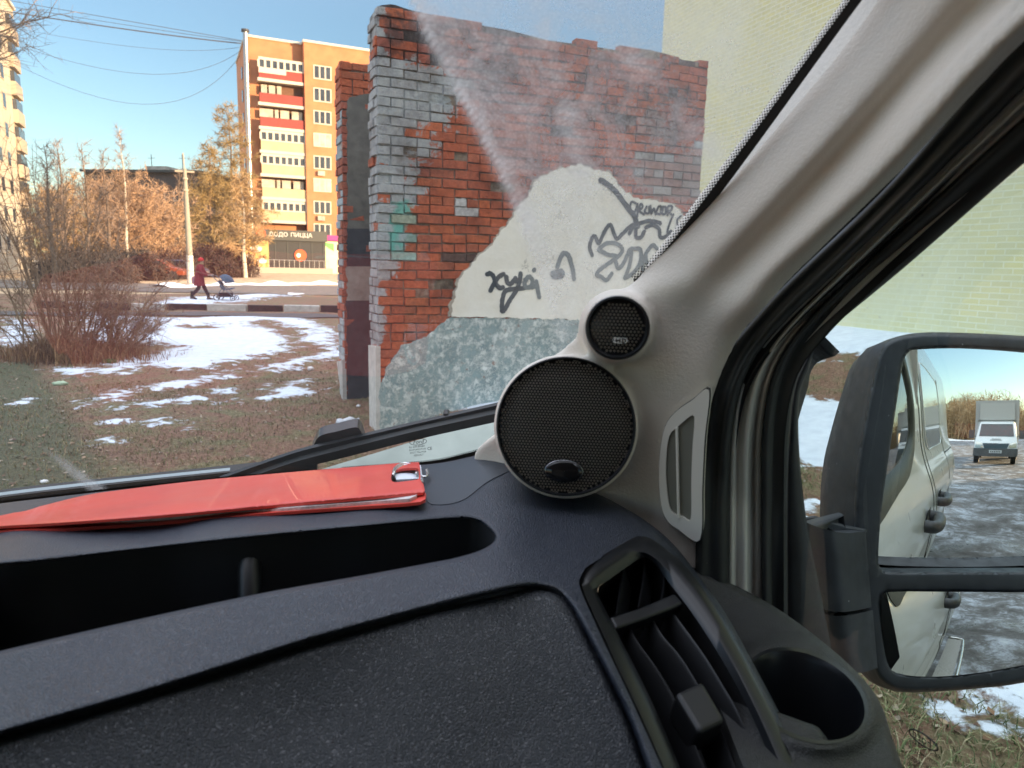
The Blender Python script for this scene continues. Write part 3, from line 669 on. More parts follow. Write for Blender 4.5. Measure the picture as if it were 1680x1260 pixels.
l2 = [p + Vector((0, 0, -.004)) for p in [Vector(q) for q in ptv(ell(1322, 1142, 99, 61.5, R_(26)), exd(ell(1322, 1142, 99, 61.5, R_(26))))]]
cen = sum(l2, Vector()) / n; l3 = [cen + (p - cen) * .88 - UP * .085 for p in l2]
l3 = [Vector((p.x, p.y, cen.z - .085)) for p in l3]
lm = MB(); lm.add(l0 + l1 + l2 + l3, [(r * n + i, r * n + (i + 1) % n, (r + 1) * n + (i + 1) % n, (r + 1) * n + i) for r in range(3) for i in range(n)] + [tuple(range(3 * n, 4 * n))])
CUP = lm.build('cup_holder', M['gloss'], VAN, smooth=50, face=C0, label='empty black cup holder in the corner pad')
TPq = plane3((1290, 1176, .438), (1370, 1215, .425), (1290, 1225, .425))
m = sheet(crv([(1262, 1165), (1288, 1173), (1322, 1185), (1340, 1192), (1352, 1205), (1363, 1224), (1345, 1222), (1318, 1210), (1285, 1200), (1258, 1188)], 4, True), tps([(1262, 1165, .440), (1340, 1192, .430), (1363, 1224, .420), (1285, 1200, .425), (1320, 1200, .424)]), [], 6, rolls=[(crv([(1262, 1165), (1288, 1173), (1322, 1185), (1340, 1192), (1352, 1205), (1363, 1224)], 4), 8, .006)], skirt=(0, 0, -.03))
m.build('retainer', M['dashgrey'], CUP, smooth=60, face=C0)

# ---- door mirror: convex glasses that truly reflect, housing and arm
BK = -VF
def mksphere(px, py, d, tgt, R):
    P = pt(px, py, d); v = (P - C0).normalized(); n = (tgt - v).normalized(); return P - n * R, R, n
def shit(S_, px, py):
    c, R, _ = S_; d = ray(px, py).normalized(); oc = C0 - c; B = oc.dot(d); q = oc.dot(oc) - R * R; t = -B - math.sqrt(max(0, B * B - q)); return C0 + d * t
def mref(S_, px, py):
    P = shit(S_, px, py); d = (P - C0).normalized(); n = (P - S_[0]).normalized(); return P, d - n * 2 * d.dot(n)
SU = mksphere(1586, 703, .80, BK, 1.3)
SLo = mksphere(1588, 965, .79, (BK + Vector((0, 0, -.17))).normalized(), .75)
ug = crv([(1483, 590), (1492, 577), (1508, 573), (1580, 571), (1680, 577), (1760, 586), (1800, 600), (1812, 640), (1818, 760), (1812, 900), (1800, 930), (1770, 938), (1680, 938), (1560, 938), (1462, 938), (1445, 932), (1441, 912), (1446, 840), (1457, 758), (1469, 675), (1479, 610)], 5, True)
lg = crv([(1450, 980), (1464, 972), (1560, 972), (1680, 973), (1780, 973), (1806, 985), (1800, 1040), (1770, 1072), (1680, 1090), (1611, 1102), (1540, 1109), (1490, 1107), (1467, 1101), (1456, 1080), (1451, 1040), (1448, 1000)], 5, True)
mirmat = mat('mirror_silver', (.94, .93, .90), .012, metal=1)
MIR = None
MPl = Pl(pt(1560, 760, .80), (SU[2] + Vector((0, 0, .02))).normalized())
# housing: front rim face with two openings, then shell rings going forward
ro = crv([(1432, 620), (1441, 583), (1456, 560), (1490, 548), (1549, 545), (1680, 551), (1790, 562), (1830, 585), (1845, 650), (1850, 760), (1845, 920), (1835, 1050), (1800, 1090), (1680, 1118), (1600, 1128), (1530, 1133), (1480, 1133), (1450, 1120), (1434, 1098), (1422, 1040), (1414, 960), (1402, 880), (1404, 780), (1418, 690)], 4, True)
m = sheet(ro, lambda P: np.array([(MPl.hit(*p, 0.006) - C0).dot(-CR.col[2]) for p in P]), [ug, lg], 14, rolls=[(np.vstack([ro, ro[:1]]), 9, .009), (np.vstack([ug, ug[:1]]), 6, .006), (np.vstack([lg, lg[:1]]), 6, .006)], hskirt=tuple(-MPl.n * .015))
MIR = m.build('door_mirror', M['mplast'], VAN, smooth=60, face=C0, label='large dark plastic door mirror with two glasses')
def glassmesh(S_, loop, name):
    lo_ = loop; ce = lo_.mean(0); m = MB(); K = 26; n = len(lo_); vs = []
    for k in range(K + 1):
        s_ = k / K; vs += [shit(S_, *(ce + (p - ce) * s_ * 1.015)) for p in lo_] if k else []
    vs = [shit(S_, *ce)] + vs
    fs = [(0, 1 + i, 1 + (i + 1) % n) for i in range(n)] + [(1 + k * n + i, 1 + (k + 1) * n + i, 1 + (k + 1) * n + (i + 1) % n, 1 + k * n + (i + 1) % n) for k in range(K - 1) for i in range(n)]
    m.add(vs, fs); o = m.build(name, mirmat, MIR, smooth=True, face=C0)
    me = o.data; c = S_[0] - ROOT[o.name]; me.normals_split_custom_set_from_vertices([((v.co - c).normalized())[:] for v in me.vertices]); return o
glassmesh(SU, ug, 'mirror_glass'); glassmesh(SLo, lg, 'wide_angle_glass')
rings = []
spec = [(0.0, 0, 0, 1.0, 1.0), (.022, -14, 2, 1.0, 1.0), (.05, -30, 4, .99, .985), (.085, -44, 6, .96, .955), (.115, -46, 8, .90, .89), (.135, -30, 10, .80, .78), (.146, 0, 10, .6, .55)]
rc = np.array([1640, 840]); rr = resamp(ro, 120, True)
for dz, dx, dy, sx, sy in spec:
    L = []
    for p in rr:
        k = max(0, (1560 - p[0]) / 150); up_ = max(0, (900 - p[1]) / 350)
        q = rc + (p - rc) * np.array([sx, sy]); q = q + np.array([dx * min(1, k) * (1.0 + .5 * (p[1] > 560) * (p[1] < 900)), dy])
        hitp = MPl.hit(*q, 0.0); L.append(hitp + ray(*q).normalized() * (dz + .004))
    rings.append([tuple(v) for v in L])
m = MB(); m.grid(rings, closed_u=True); m.add([rings[-1][i] for i in range(120)], [tuple(range(120))])
m.build('shell', M['mplast'], MIR, smooth=50)
def solid(loop_px, dfront, thick, material, name, parent, bevel=.004, **k):
    P = [pt(x, y, d) for x, y, d in loop_px]; off = (sum(P, Vector()) / len(P) - C0).normalized() * thick
    mb = MB(); mb.prism(P, off); o = mb.build(name, material, parent, **k); b = o.modifiers.new('b', 'BEVEL'); b.width = bevel; b.segments = 3; b.limit_method = 'ANGLE'
    for p in o.data.polygons: p.use_smooth = True
    o.data.set_sharp_from_angle(angle=R_(50)); return o
# arm: two knuckles
def knuckle(top, bot, name, dc, bul):
    T = crv(top, 5); Bq = crv(bot, 5); G = []
    for k in range(9):
        s_ = k / 8; row = []
        for a, b in zip(resamp(T, 24), resamp(Bq, 24)):
            q = a * (1 - s_) + b * s_; row.append(q)
        G.append(row)
    H = []
    for r in G:
        n = len(r); H.append([tuple(pt(q[0], q[1], dc - bul * math.sin(math.pi * min(1, max(0, i / (n - 1) * .8 + .1))))) for i, q in enumerate(r)])
    return thicken(np.array(H), .05).build(name, M['mplast'], MIR, smooth=40)
knuckle([(1318, 855), (1345, 866), (1380, 874), (1420, 872)], [(1338, 996), (1365, 1003), (1395, 1003), (1430, 996)], 'arm_knuckle', .80, .035)
knuckle([(1340, 1003), (1365, 1010), (1395, 1009), (1432, 1001)], [(1362, 1080), (1385, 1096), (1410, 1104), (1440, 1096)], 'arm_foot', .80, .032)
m = MB(); tpc = [(1316, 850), (1335, 845), (1390, 862), (1424, 868), (1418, 880), (1385, 880), (1345, 870), (1320, 860)]
solid([(x, y, .80) for x, y in tpc], 0, .05, M['mplast'], 'arm_cap', MIR, .003)

# ---- wiper outside the glass
def wo_(px, py, off=.018): return wshit(px, py, off)
m = MB()
def strip(mb, top, bot, off, th):
    A = resamp(crv(top, 6), 40); B = resamp(crv(bot, 6), 40)
    G = np.array([[tuple(wo_(*a, off)), tuple(wo_(*b, off))] for a, b in zip(A, B)]); s_ = thicken(G, th); mb.add(s_.v, s_.f)
strip(m, [(360, 786), (480, 744), (560, 724), (680, 696), (815, 665), (900, 645)], [(360, 794), (480, 757), (560, 736), (680, 706), (815, 676), (900, 655)], .022, .004)
WIP = m.build('wiper', M['plain'], VAN, smooth=40, label='black wiper lying across the bottom of the windscreen')
m = MB(); strip(m, [(380, 794), (480, 759), (560, 738), (680, 708), (815, 678), (900, 657)], [(380, 801), (480, 772), (560, 752), (680, 722), (815, 692), (900, 672)], .012, .006)
m.build('rubber_blade', M['rubber'], WIP, smooth=40)
m = MB(); strip(m, [(512, 737), (524, 716), (556, 707), (584, 701), (592, 708), (598, 724)], [(510, 744), (530, 742), (560, 736), (586, 729), (594, 727), (600, 727)], .030, .012)
m.build('wiper_clip', mat('clip_plastic', (.05, .04, .04), .25), WIP, smooth=40)
m = MB(); strip(m, [(727, 682), (729, 679), (735, 679), (737, 682)], [(727, 692), (729, 692), (735, 690), (737, 690)], .026, .006); m.build('blade_cap', M['plain'], WIP, smooth=40)
# ---- cowl and bonnet edge beyond the glass
m = sheet(crv([(430, 800), (520, 772), (620, 742), (720, 712), (815, 688), (900, 668), (960, 700), (900, 760), (700, 790), (560, 800)], 5, True), lambda P: .86 - (P[:, 0] - 600) * .00015 + (P[:, 1] - 740) * -.0004, [], 14, skirt=(0, .02, -.01))
m.build('bonnet_edge', mat('bonnet_paint', (.46, .52, .46), .45, metal=.1, var=.12, vscale=18, rvar=.1), VAN, smooth=40, face=C0)
m = MB(); strip(m, [(-120, 838), (0, 816), (200, 793), (400, 772), (520, 758)], [(-120, 880), (0, 850), (200, 830), (400, 810), (520, 800)], .035, .01)
m.build('cowl', M['plain'], VAN, smooth=40)
m = MB(); strip(m, [(-120, 834), (0, 813), (200, 790), (400, 769.5), (430, 766)], [(-120, 838), (0, 816.5), (200, 793.5), (400, 772.5), (430, 769)], .038, .004)
m.build('cowl_lip', mat('lip_grey', (.30, .36, .38), .3, metal=.2), VAN, smooth=40)

# ---- body side behind the door mirror (seen in its glass), roof and cab shell
prof = [(.30, .50), (.36, .56), (.45, .605), (.60, .625), (.80, .632), (.95, .638), (1.05, .636), (1.16, .622), (1.26, .590), (1.34, .545), (1.42, .510), (1.55, .497), (1.9, .462), (2.2, .425), (2.38, .38), (2.47, .28), (2.52, .05), (2.54, -.55)]
pz = [p[0] for p in prof]; pl_ = [p[1] for p in prof]
_z = np.linspace(.30, 2.54, 225); _l = np.interp(_z, pz, pl_)
_l2 = np.convolve(np.pad(_l, 12, mode='edge'), np.ones(25) / 25, 'valid'); _l2[_z > 2.46] = _l[_z > 2.46]
def bodylat(f, z):
    l = float(np.interp(z, _z, _l2)) + .008 * math.exp(-((z - 1.0) / .035) ** 2) - .008 * math.exp(-((z - .70) / .05) ** 2)
    if f < -4.4: l -= .12 * ((-4.4 - f) / .22) ** 2
    return l
def bodyuv(px, py, S_=None):                  # where a point seen in the mirror lies on the body side (f, height)
    P, r = mref(S_ or SU, px, py)
    g = lambda t: (lambda q: q.dot(VR) - bodylat(q.dot(VF), q.z + EYE))(P + r * t - C0)
    t = .02
    while t < 9 and g(t) > 0: t += .03
    if t >= 9: return None
    a_, b_ = t - .03, t
    for _ in range(20):
        c_ = (a_ + b_) / 2
        if g(c_) > 0: a_ = c_
        else: b_ = c_
    q = P + r * b_ - C0; return q.dot(VF), q.z + EYE
def bpt(f, z, off=0.0): return C0 + VR * (bodylat(f, z) + off) + VF * f + UP * (z - EYE)
if DBG:
    for k in [(1441, 700), (1485, 585), (1490, 620), (1497, 655), (1500, 690), (1499, 727), (1492, 762), (1471, 808), (1447, 848), (1441, 860), (1484, 655), (1483, 727), (1476, 758), (1452, 808), (1530, 839), (1547, 803), (1450, 937), (1511, 620), (1527, 727), (1533, 745), (1561, 717), (1554, 608)]: print('BODY', k, bodyuv(*k))
def csheet(outline, holes, sx, sy, fn, rim=()):                       # shell in surface coordinates, mapped by fn
    outline = np.asarray(outline, float); holes = [np.asarray(h, float) for h in holes]
    x0, y0 = outline.min(0); x1, y1 = outline.max(0); gx, gy = np.meshgrid(np.arange(x0 + sx / 2, x1, sx), np.arange(y0 + sy / 2, y1, sy)); P = np.stack([gx.ravel(), gy.ravel()], 1)
    ok = inside(P, outline)
    for h in holes: ok &= ~inside(P, h) & (pdist(P, h, True) > .008)
    P = P[ok]; V = [tuple(p) for p in outline]; E = [(i, (i + 1) % len(outline)) for i in range(len(outline))]
    for h in holes: b = len(V); V += [tuple(p) for p in h]; E += [(b + i, b + (i + 1) % len(h)) for i in range(len(h))]
    V += [tuple(p) for p in P]; vo, eo, fo, *_ = delaunay_2d_cdt([Vector(v) for v in V], E, [], 0, 1e-6)
    vo = np.array([tuple(v) for v in vo]); cen = np.array([vo[list(f)].mean(0) for f in fo]); ok = inside(cen, outline)
    for h in holes: ok &= ~inside(cen, h)
    m = MB(); m.add([fn(*v) for v in vo], [f for f, k in zip(fo, ok) if k]); return m
def dens(P, n): return resamp(P, n, True)
wl = dens(crv([(.15, 1.30), (.0, 1.300), (-.33, 1.335), (-.60, 1.36), (-.80, 1.41), (-.97, 1.49), (-1.035, 1.62), (-1.03, 1.75), (-.96, 1.88), (-.86, 1.975), (-.70, 2.03), (-.30, 2.06), (-.10, 2.03), (.04, 1.90), (.14, 1.62)], 4, True), 110)
front = [(.34, z) for z in np.linspace(1.28, .30, 14)]
ol = np.array([(-4.62, z) for z in np.linspace(.30, 2.54, 60)] + [(f, 2.54) for f in np.linspace(-4.5, -.40, 40)] + [(-.25, 2.45), (-.12, 2.3), (-.02, 2.12), (.10, 1.90), (.165, 1.62), (.165, 1.30), (.17, 1.14), (.4, 1.12), (.9, 1.10)] + [(.9, z) for z in np.linspace(1.0, .30, 12)] + [(f, .30) for f in np.linspace(.8, -4.5, 44)])
arch = ell(-3.55, .30, .42, .42, 0, 30); arch = arch[arch[:, 1] > .30]
keep = ~((ol[:, 1] <= .301) & (np.abs(ol[:, 0] + 3.55) < .42)); ol2 = []; done = False
for p, k in zip(ol, keep):
    if k: ol2.append(tuple(p))
    elif not done: ol2 += [tuple(q) for q in arch]; done = True
# outline travels back along the sill from front to rear: arch points follow the same way (front to rear)
m = csheet(ol2, [wl], .06, .02, bpt)
BODY = m.build('body_side', M['body'], VAN, smooth=60, face=van(6, -2, 0), label='silver painted body side')
def bodyn(co):
    q = Vector(co) + ROOT[BODY.name] - C0; f, z = q.dot(VF), q.z + EYE; e = .004
    n = (bpt(f + e, z) - bpt(f - e, z)).cross(bpt(f, z + e) - bpt(f, z - e)).normalized(); return n if n.dot(VR) > 0 else -n
BODY.data.normals_split_custom_set_from_vertices([bodyn(v.co)[:] for v in BODY.data.vertices])
def surf_band(A, B, off, name, mt, par, rise=.004, closed=True):
    n = 120; A, B = ringloops(np.asarray(A), np.asarray(B), n) if closed else (resamp(A, n), resamp(B, n)); G = []
    for a, b in zip(A, B):
        G.append([bpt(*a, off - .012), bpt(*(a * .9 + b * .1), off + rise), bpt(*(a * .5 + b * .5), off + rise * 1.1), bpt(*(a * .1 + b * .9), off + rise), bpt(*b, off - .012)])
    if closed: G.append(G[0])
    m = MB(); m.grid(G); return m.build(name, mt, par, smooth=50, face=van(6, -1, 0))
wc = wl.mean(0)
def inset(P, d):
    Q = np.asarray(P); t = np.roll(Q, -1, 0) - np.roll(Q, 1, 0); t /= np.linalg.norm(t, axis=1, keepdims=True) + 1e-9; nn = np.stack([-t[:, 1], t[:, 0]], 1)
    if ((Q.mean(0) - Q) * nn).sum() < 0: nn = -nn
    return Q + nn * d
n = len(wl); A_ = inset(wl, -.008); B_ = inset(wl, .060); C_ = inset(wl, .075)
m = MB(); G = [[bpt(*a, -.014), bpt(*a, .004), bpt(*(a * .6 + b * .4), .006), bpt(*b, .002), bpt(*c, -.012)] for a, b, c in zip(A_, B_, C_)]; G.append(G[0]); m.grid(G)
m.build('window_rubber', M['rubber'], BODY, smooth=50, face=van(6, -1, 0))
m = MB(); g = [bpt(*p, -.010) for p in inset(wl, .06) if p[0] < .05]; m.add(g, [tuple(range(len(g)))]); m.build('quarter_glass', glassmat('dark_glass', (.45, .5, .5)), BODY)
# flush panel window of the sliding door
rw = dens(crv([(-1.50, 1.47), (-1.47, 1.6), (-1.47, 1.85), (-1.50, 1.99), (-1.62, 2.05), (-2.3, 2.06), (-2.75, 2.05), (-2.86, 1.97), (-2.86, 1.55), (-2.80, 1.46), (-2.6, 1.43), (-1.8, 1.43), (-1.58, 1.43)], 4, True), 110)
m = csheet(rw, [], .10, .05, lambda f, z: bpt(f, z, .0045)); m.build('side_panel', mat('panel_grey', (.36, .38, .36), .16, metal=.3, coat=.7), BODY, smooth=50, face=van(6, -1, 0))
def tubeloop(P, r, off, name, mt, closed=True):
    m = MB(); Q = [bpt(*p, off) for p in P]; Q = Q + [Q[0]] if closed else Q; m.tube(Q, r, 6, caps=False); return m.build(name, mt, BODY, smooth=True)
tubeloop(inset(rw, -.004), .006, .003, 'panel_edge', M['body'])
tubeloop([(f, z) for f, z in crv([(-1.20, 2.35), (-1.24, 1.9), (-1.25, 1.5), (-1.23, 1.2), (-1.15, .9), (-1.12, .6), (-1.13, .36)], 8)], .0035, .0005, 'door_seam', M['dark'], False)
tubeloop([(f, z) for f, z in crv([(-1.36, 2.35), (-1.38, 1.9), (-1.38, 1.5), (-1.37, 1.2), (-1.36, .6), (-1.36, .36)], 8)], .003, .0005, 'door_seam', M['dark'], False)
tubeloop([(f, z) for f, z in [(-2.95, 1.32), (-4.3, 1.31)]], .008, .003, 'door_rail', M['dark'], False)
tubeloop([(f, z) for f, z in crv([(-2.93, 2.1), (-2.95, 1.3), (-2.95, .7), (-2.93, .5)], 8)], .003, .0005, 'door_seam', M['dark'], False)
def handle(f, z):
    m = MB(); P = [bpt(f + .02, z + .005, -.004), bpt(f + .012, z + .002, .035), bpt(f - .03, z, .055), bpt(f - .14, z, .055), bpt(f - .21, z, .042), bpt(f - .225, z, -.004)]
    Q = crv(P, 5); m.tube([Vector(q) for q in Q], [.033] * len(Q), 12); h = m.build('handle', M['mplast'], BODY, smooth=50)
    m = MB(); m.lathe(bpt(f - .07, z, .0), VR, [(.0001, -.012), (.065, -.004), (.08, .0035), (.085, .003)], 30); m.build('handle_cup', M['dark'], BODY, smooth=True)
handle(-.80, 1.085); handle(-1.50, 1.075)
m = MB(); m.lathe(bpt(-3.55, .34, -.10), VR, [(.34, -.10), (.36, .0), (.33, .07), (.22, .075), (.20, .04), (.0001, .03)], 48); m.build('wheel', M['rubber'], VAN, smooth=50)
tubeloop([(f, .34) for f in (.4, -1, -2, -3.1)], .03, -.01, 'sill_trim', M['plain'], False)
m = MB(); Q = crv([(-.15, .0), (-.2, .14), (-.35, .16), (-1.2, .17), (-1.9, .16), (-2.0, .12), (-2.02, .0)], 5)
m.tube([C0 + VR * (.64 + y) + VF * x + UP * (.40 - EYE) for x, y in Q], .014, 8); st = m.build('side_step', mat('step_steel', (.6, .6, .58), .25, metal=1), VAN, smooth=True)
m = MB(); c = C0 + VR * .71 + VF * -1.08 + UP * (.392 - EYE); m.box(c, VF * .90, VR * .07, UP * .006); m.build('tread', mat('tread_plate', (.30, .30, .29), .7, var=.4, vscale=90), st)
# cab shell that shades the interior
m = MB()
def vb(mb, l0, l1, f0, f1, z0, z1): mb.box(C0 + VR * (l0 + l1) / 2 + VF * (f0 + f1) / 2 + UP * (z0 + z1) / 2, VR * (l1 - l0) / 2, VF * (f1 - f0) / 2, UP * (z1 - z0) / 2)
vb(m, -1.55, .36, -1.2, .22, .47, .52); m.build('roof_lining', M['headliner'], VAN)
m = MB(); vb(m, -1.55, .48, -1.22, -1.17, -1.4, .47); m.build('bulkhead', mat('bulkhead_grey', (.45, .43, .40), .9), VAN)
m = MB(); vb(m, -1.60, -1.55, -1.2, .9, -1.4, -.40); vb(m, -1.60, -1.55, -1.2, -1.05, -.40, .47); vb(m, -1.60, -1.55, -1.05, .2, .42, .47); m.build('far_door', mat('door_card', (.10, .10, .10), .7), VAN)
m = MB(); vb(m, -1.55, .46, -1.17, .95, -1.44, -1.40); m.build('cab_floor', M['dark'], VAN)
m = MB(); vb(m, .40, .47, -1.17, .50, -1.4, -.47); m.build('door_card', mat('door_card_near', (.09, .09, .09), .6), VAN)
m = MB(); vb(m, -.38, .22, -.75, -.22, -1.2, -.62); vb(m, -.38, .22, -.90, -.72, -.75, .05); o = m.build('seat', mat('seat_cloth', (.06, .06, .065), .95), VAN); b = o.modifiers.new('b', 'BEVEL'); b.width = .04; b.segments = 3

# ================================================================== red document folder lying on the dashboard
FD = tps([(-70, 856, .60), (0, 845, .625), (70, 830, .655), (138, 815, .68), (270, 795, .69), (461, 772, .695), (686, 757, .692), (696, 795, .60), (461, 824, .578), (102, 852, .558), (0, 860, .555), (-70, 866, .553), (690, 806, .585), (300, 815, .62)])
fo_l = pt(300, 840, .6)
FOL = thing('document_folder', 'red ring binder full of papers lying on top of the black dashboard', 'folder', tuple(fo_l))
M['red'] = mat('folder_red', (.68, .065, .045), .42, var=.10, vscale=7, bump=('noise', 160, .12, .001), coat=.15, rvar=.08)
top = np.vstack([crv([(-70, 858), (0, 846), (60, 832), (138, 813), (205, 803), (320, 789), (461, 776), (580, 766), (684, 757)], 5)[:-1], [(687, 758), (689, 765), (690, 788), (695, 795), (697, 806)], crv([(694, 808), (614, 815), (461, 828), (256, 846), (102, 857), (0, 863), (-70, 868)], 5)])
notch = crv([(642, 780), (645, 774), (655, 770), (668, 768), (684, 768), (687, 772), (687, 784), (682, 787), (660, 790), (647, 791), (642, 787)], 3, True)
m = sheet(top, FD, [notch], 10, rolls=[(top[30:], 7, .004)], skirt=(0, 0, -.0022), hskirt=(0, 0, -.0022), extra=lambda P: -.003 * np.exp(-(pdist(P, notch, True) / 22) ** 2))
m.build('cover', M['red'], FOL, smooth=60, face=C0)
def lowdepth(P): return FD(np.asarray(P)) - .0015
low = np.vstack([crv([(-70, 862), (256, 838), (461, 822), (690, 800)], 5), [(699, 810), (698, 819), (690, 823)], crv([(666, 826), (461, 840), (256, 857), (102, 867), (0, 871), (-70, 876)], 5)])
FB = tps([(-70, 862, .585), (256, 838, .60), (461, 822, .61), (695, 805, .60), (698, 820, .572), (666, 826, .570), (461, 840, .567), (256, 857, .562), (0, 871, .550), (-70, 876, .548)])
m = sheet(low, FB, [], 12, skirt=(0, 0, -.0025)); m.build('back_cover', M['red'], FOL, smooth=60, face=C0)
pap = np.vstack([crv([(150, 853), (400, 835), (680, 808)], 4), [(684, 812)], crv([(672, 818), (461, 834), (300, 847), (150, 857)], 4)])
m = sheet(pap, tps([(150, 853, .585), (400, 835, .592), (680, 808, .594), (672, 818, .573), (461, 834, .570), (300, 847, .568), (150, 857, .563)]), [], 12, skirt=(0, 0, -.004)); m.build('papers', mat('paper_stack', (.62, .60, .60), .7, var=.3, vscale=220), FOL, smooth=60, face=C0)
PS = plane3((640, 796, .640), (700, 796, .640), (665, 760, .715))
m = MB(); m.prism([PS.hit(*p) + UP * .003 for p in [(644, 775), (655, 771), (690, 768), (694, 790), (650, 792)]], UP * -.003); m.build('label_sheet', mat('white_paper', (.72, .78, .85), .6), FOL)
m = MB()
for P in ([(645, 790), (648, 778), (663, 770), (678, 774), (684, 782), (683, 788)], [(646, 787), (652, 779), (664, 773), (672, 777)], [(690, 792), (697, 793), (701, 790), (701, 784), (700, 781)]):
    m.tube([PS.hit(*q) + UP * .006 for q in crv(P, 5)], .0013, 8)
m.build('ring_clip', M['chrome'], FOL, smooth=True)
m = MB(); m.prism([PS.hit(*p) + UP * .002 for p in [(683, 772), (690, 770), (695, 794), (688, 792)]], UP * -.006); m.build('clip_plate', mat('clip_wood', (.45, .42, .38), .5), FOL)
# ================================================================== THE PLACE OUTSIDE
rng = np.random.default_rng(7); random.seed(7)
YA = Vector((3.4, 18.4, 0)); YD = Vector((.349, -.937, 0)).normalized(); YN = Vector((YD.y, -YD.x, 0))      # yellow wall: corner, run, normal to our side
if YN.dot(Vector((0, 0, 0)) - YA) < 0: YN = -YN
def sm(t): t = np.clip(t, 0, 1); return t * t * (3 - 2 * t)
def gh(x, y):                                                         # height of the ground
    x = np.asarray(x, float); y = np.asarray(y, float)
    dw = (x - YA.x) * YN.x + (y - YA.y) * YN.y; al = (x - YA.x) * YD.x + (y - YA.y) * YD.y
    h = .80 * sm(1 - dw / 5.0) * sm((al + 6) / 6)
    tt = np.clip((x * .87 + (y - 7.5) * .49), -1.3, 3.2); dl = np.hypot(x - tt * .87, y - 7.5 - tt * .49); h = h + .24 * np.exp(-(dl / .55) ** 2) * np.clip((x + 1.35) / .7, 0, 1)
    r = np.hypot(x, y); n = np.sin(x * 1.3 + 1.7 * np.sin(y * .9)) * np.sin(y * 1.1 + x * .4) * .03 + np.sin(x * 4.1 + y * 2.3) * np.sin(y * 3.7 - x * 1.9) * .008
    n = n * np.clip(r / 4, 0, 1) * (r < 60)
    road = (x * VF.x + y * VF.y < 1.0) & (r < 80)
    return h + n * np.where(road, .25, 1)
def ghit(px, py):
    r = ray(px, py); t = 1.0
    if r.z > -.002: r = Vector((r.x, r.y, -.002))
    for _ in range(60):
        p = C0 + r * t; h = float(gh(p.x, p.y)); t2 = (h - EYE) / r.z
        t = t * .5 + t2 * .5 if t2 > 0 else t * 1.2
    return C0 + r * t
def gp(L): return np.array([tuple(ghit(x, y))[:2] for x, y in L])
snow_px = [
 [(150, 517), (267, 521), (381, 519), (495, 519), (520, 530), (552, 545), (556, 577), (525, 570), (495, 560), (470, 576), (415, 590), (350, 602), (290, 606), (225, 607), (190, 612), (130, 618), (78, 614), (95, 604), (165, 605), (172, 588), (240, 582), (285, 572), (225, 562), (190, 566), (150, 560), (130, 540)],
 [(425, 612), (445, 598), (500, 585), (556, 575), (580, 580), (540, 590), (490, 600), (455, 612)],
 [(232, 640), (260, 630), (330, 618), (360, 612), (365, 620), (330, 632), (270, 642)], [(170, 650), (185, 640), (210, 643), (205, 655), (175, 660)], [(152, 670), (165, 655), (225, 663), (215, 672)],
 [(235, 662), (270, 658), (290, 665), (240, 668)], [(290, 660), (310, 650), (345, 650), (340, 658), (300, 664)], [(345, 640), (392, 634), (385, 648), (345, 645)],
 [(382, 655), (430, 652), (445, 640), (500, 622), (515, 618), (500, 636), (527, 635), (500, 650), (440, 655), (400, 660)], [(245, 695), (255, 687), (280, 685), (275, 695), (250, 699)],
 [(152, 727), (170, 721), (187, 722), (180, 728)], [(120, 664), (135, 659), (148, 664), (135, 668)], [(10, 520), (50, 530), (60, 560), (20, 575), (0, 560)],
 [(240, 500), (300, 487), (420, 482), (540, 478), (548, 484), (460, 486), (400, 495), (350, 498), (300, 503)], [(370, 612), (392, 606), (398, 616), (375, 620)], [(20, 660), (40, 655), (45, 662), (25, 665)],
 [(425, 632), (440, 627), (445, 636), (428, 640)], [(180, 690), (200, 686), (205, 693), (185, 696)], [(300, 704), (312, 700), (318, 706)],
 [(690, 690), (720, 674), (760, 667), (810, 660), (900, 650), (1000, 645), (1000, 700), (800, 690)],
 [(1330, 520), (1480, 528), (1700, 540), (1700, 600), (1480, 590), (1380, 585), (1340, 600), (1290, 590)], [(1250, 640), (1330, 650), (1420, 660), (1500, 690), (1480, 760), (1400, 775), (1320, 765), (1250, 740)],
 [(1300, 822), (1340, 820), (1350, 845), (1330, 862), (1290, 850)],
 [(1595, 1130), (1650, 1112), (1760, 1095), (1800, 1200), (1700, 1182), (1640, 1170), (1612, 1152)], [(1541, 1160), (1560, 1165), (1590, 1178), (1615, 1186), (1636, 1208), (1630, 1216), (1612, 1206), (1598, 1192), (1592, 1206), (1570, 1195), (1552, 1172)],
]
snow_ho = [[(410, 530), (440, 525), (500, 545), (490, 575), (468, 582), (480, 552), (450, 545)], [(305, 537), (350, 534), (352, 539), (310, 540)], [(220, 570), (265, 566), (295, 570), (280, 576), (235, 578)], [(223, 598), (235, 595), (235, 601)]]
snow_g = [gp(p) for p in snow_px]; hole_g = [gp(p) for p in snow_ho]
def snowf(X):                                                         # signed: >0 on snow, in metres (scaled with distance)
    X = np.asarray(X); r = np.hypot(X[:, 0], X[:, 1]); v = np.full(len(X), -9.0)
    for q in snow_g:
        c = q.mean(0); R = np.linalg.norm(q - c, axis=1).max() + 3; k = np.linalg.norm(X - c, axis=1) < R
        if k.any(): v[k] = np.maximum(v[k], sdf(X[k], q))
    for q in hole_g:
        c = q.mean(0); R = np.linalg.norm(q - c, axis=1).max() + 3; k = np.linalg.norm(X - c, axis=1) < R
        if k.any(): v[k] = np.minimum(v[k], -sdf(X[k], q))
    return v / (.02 * r + .05)
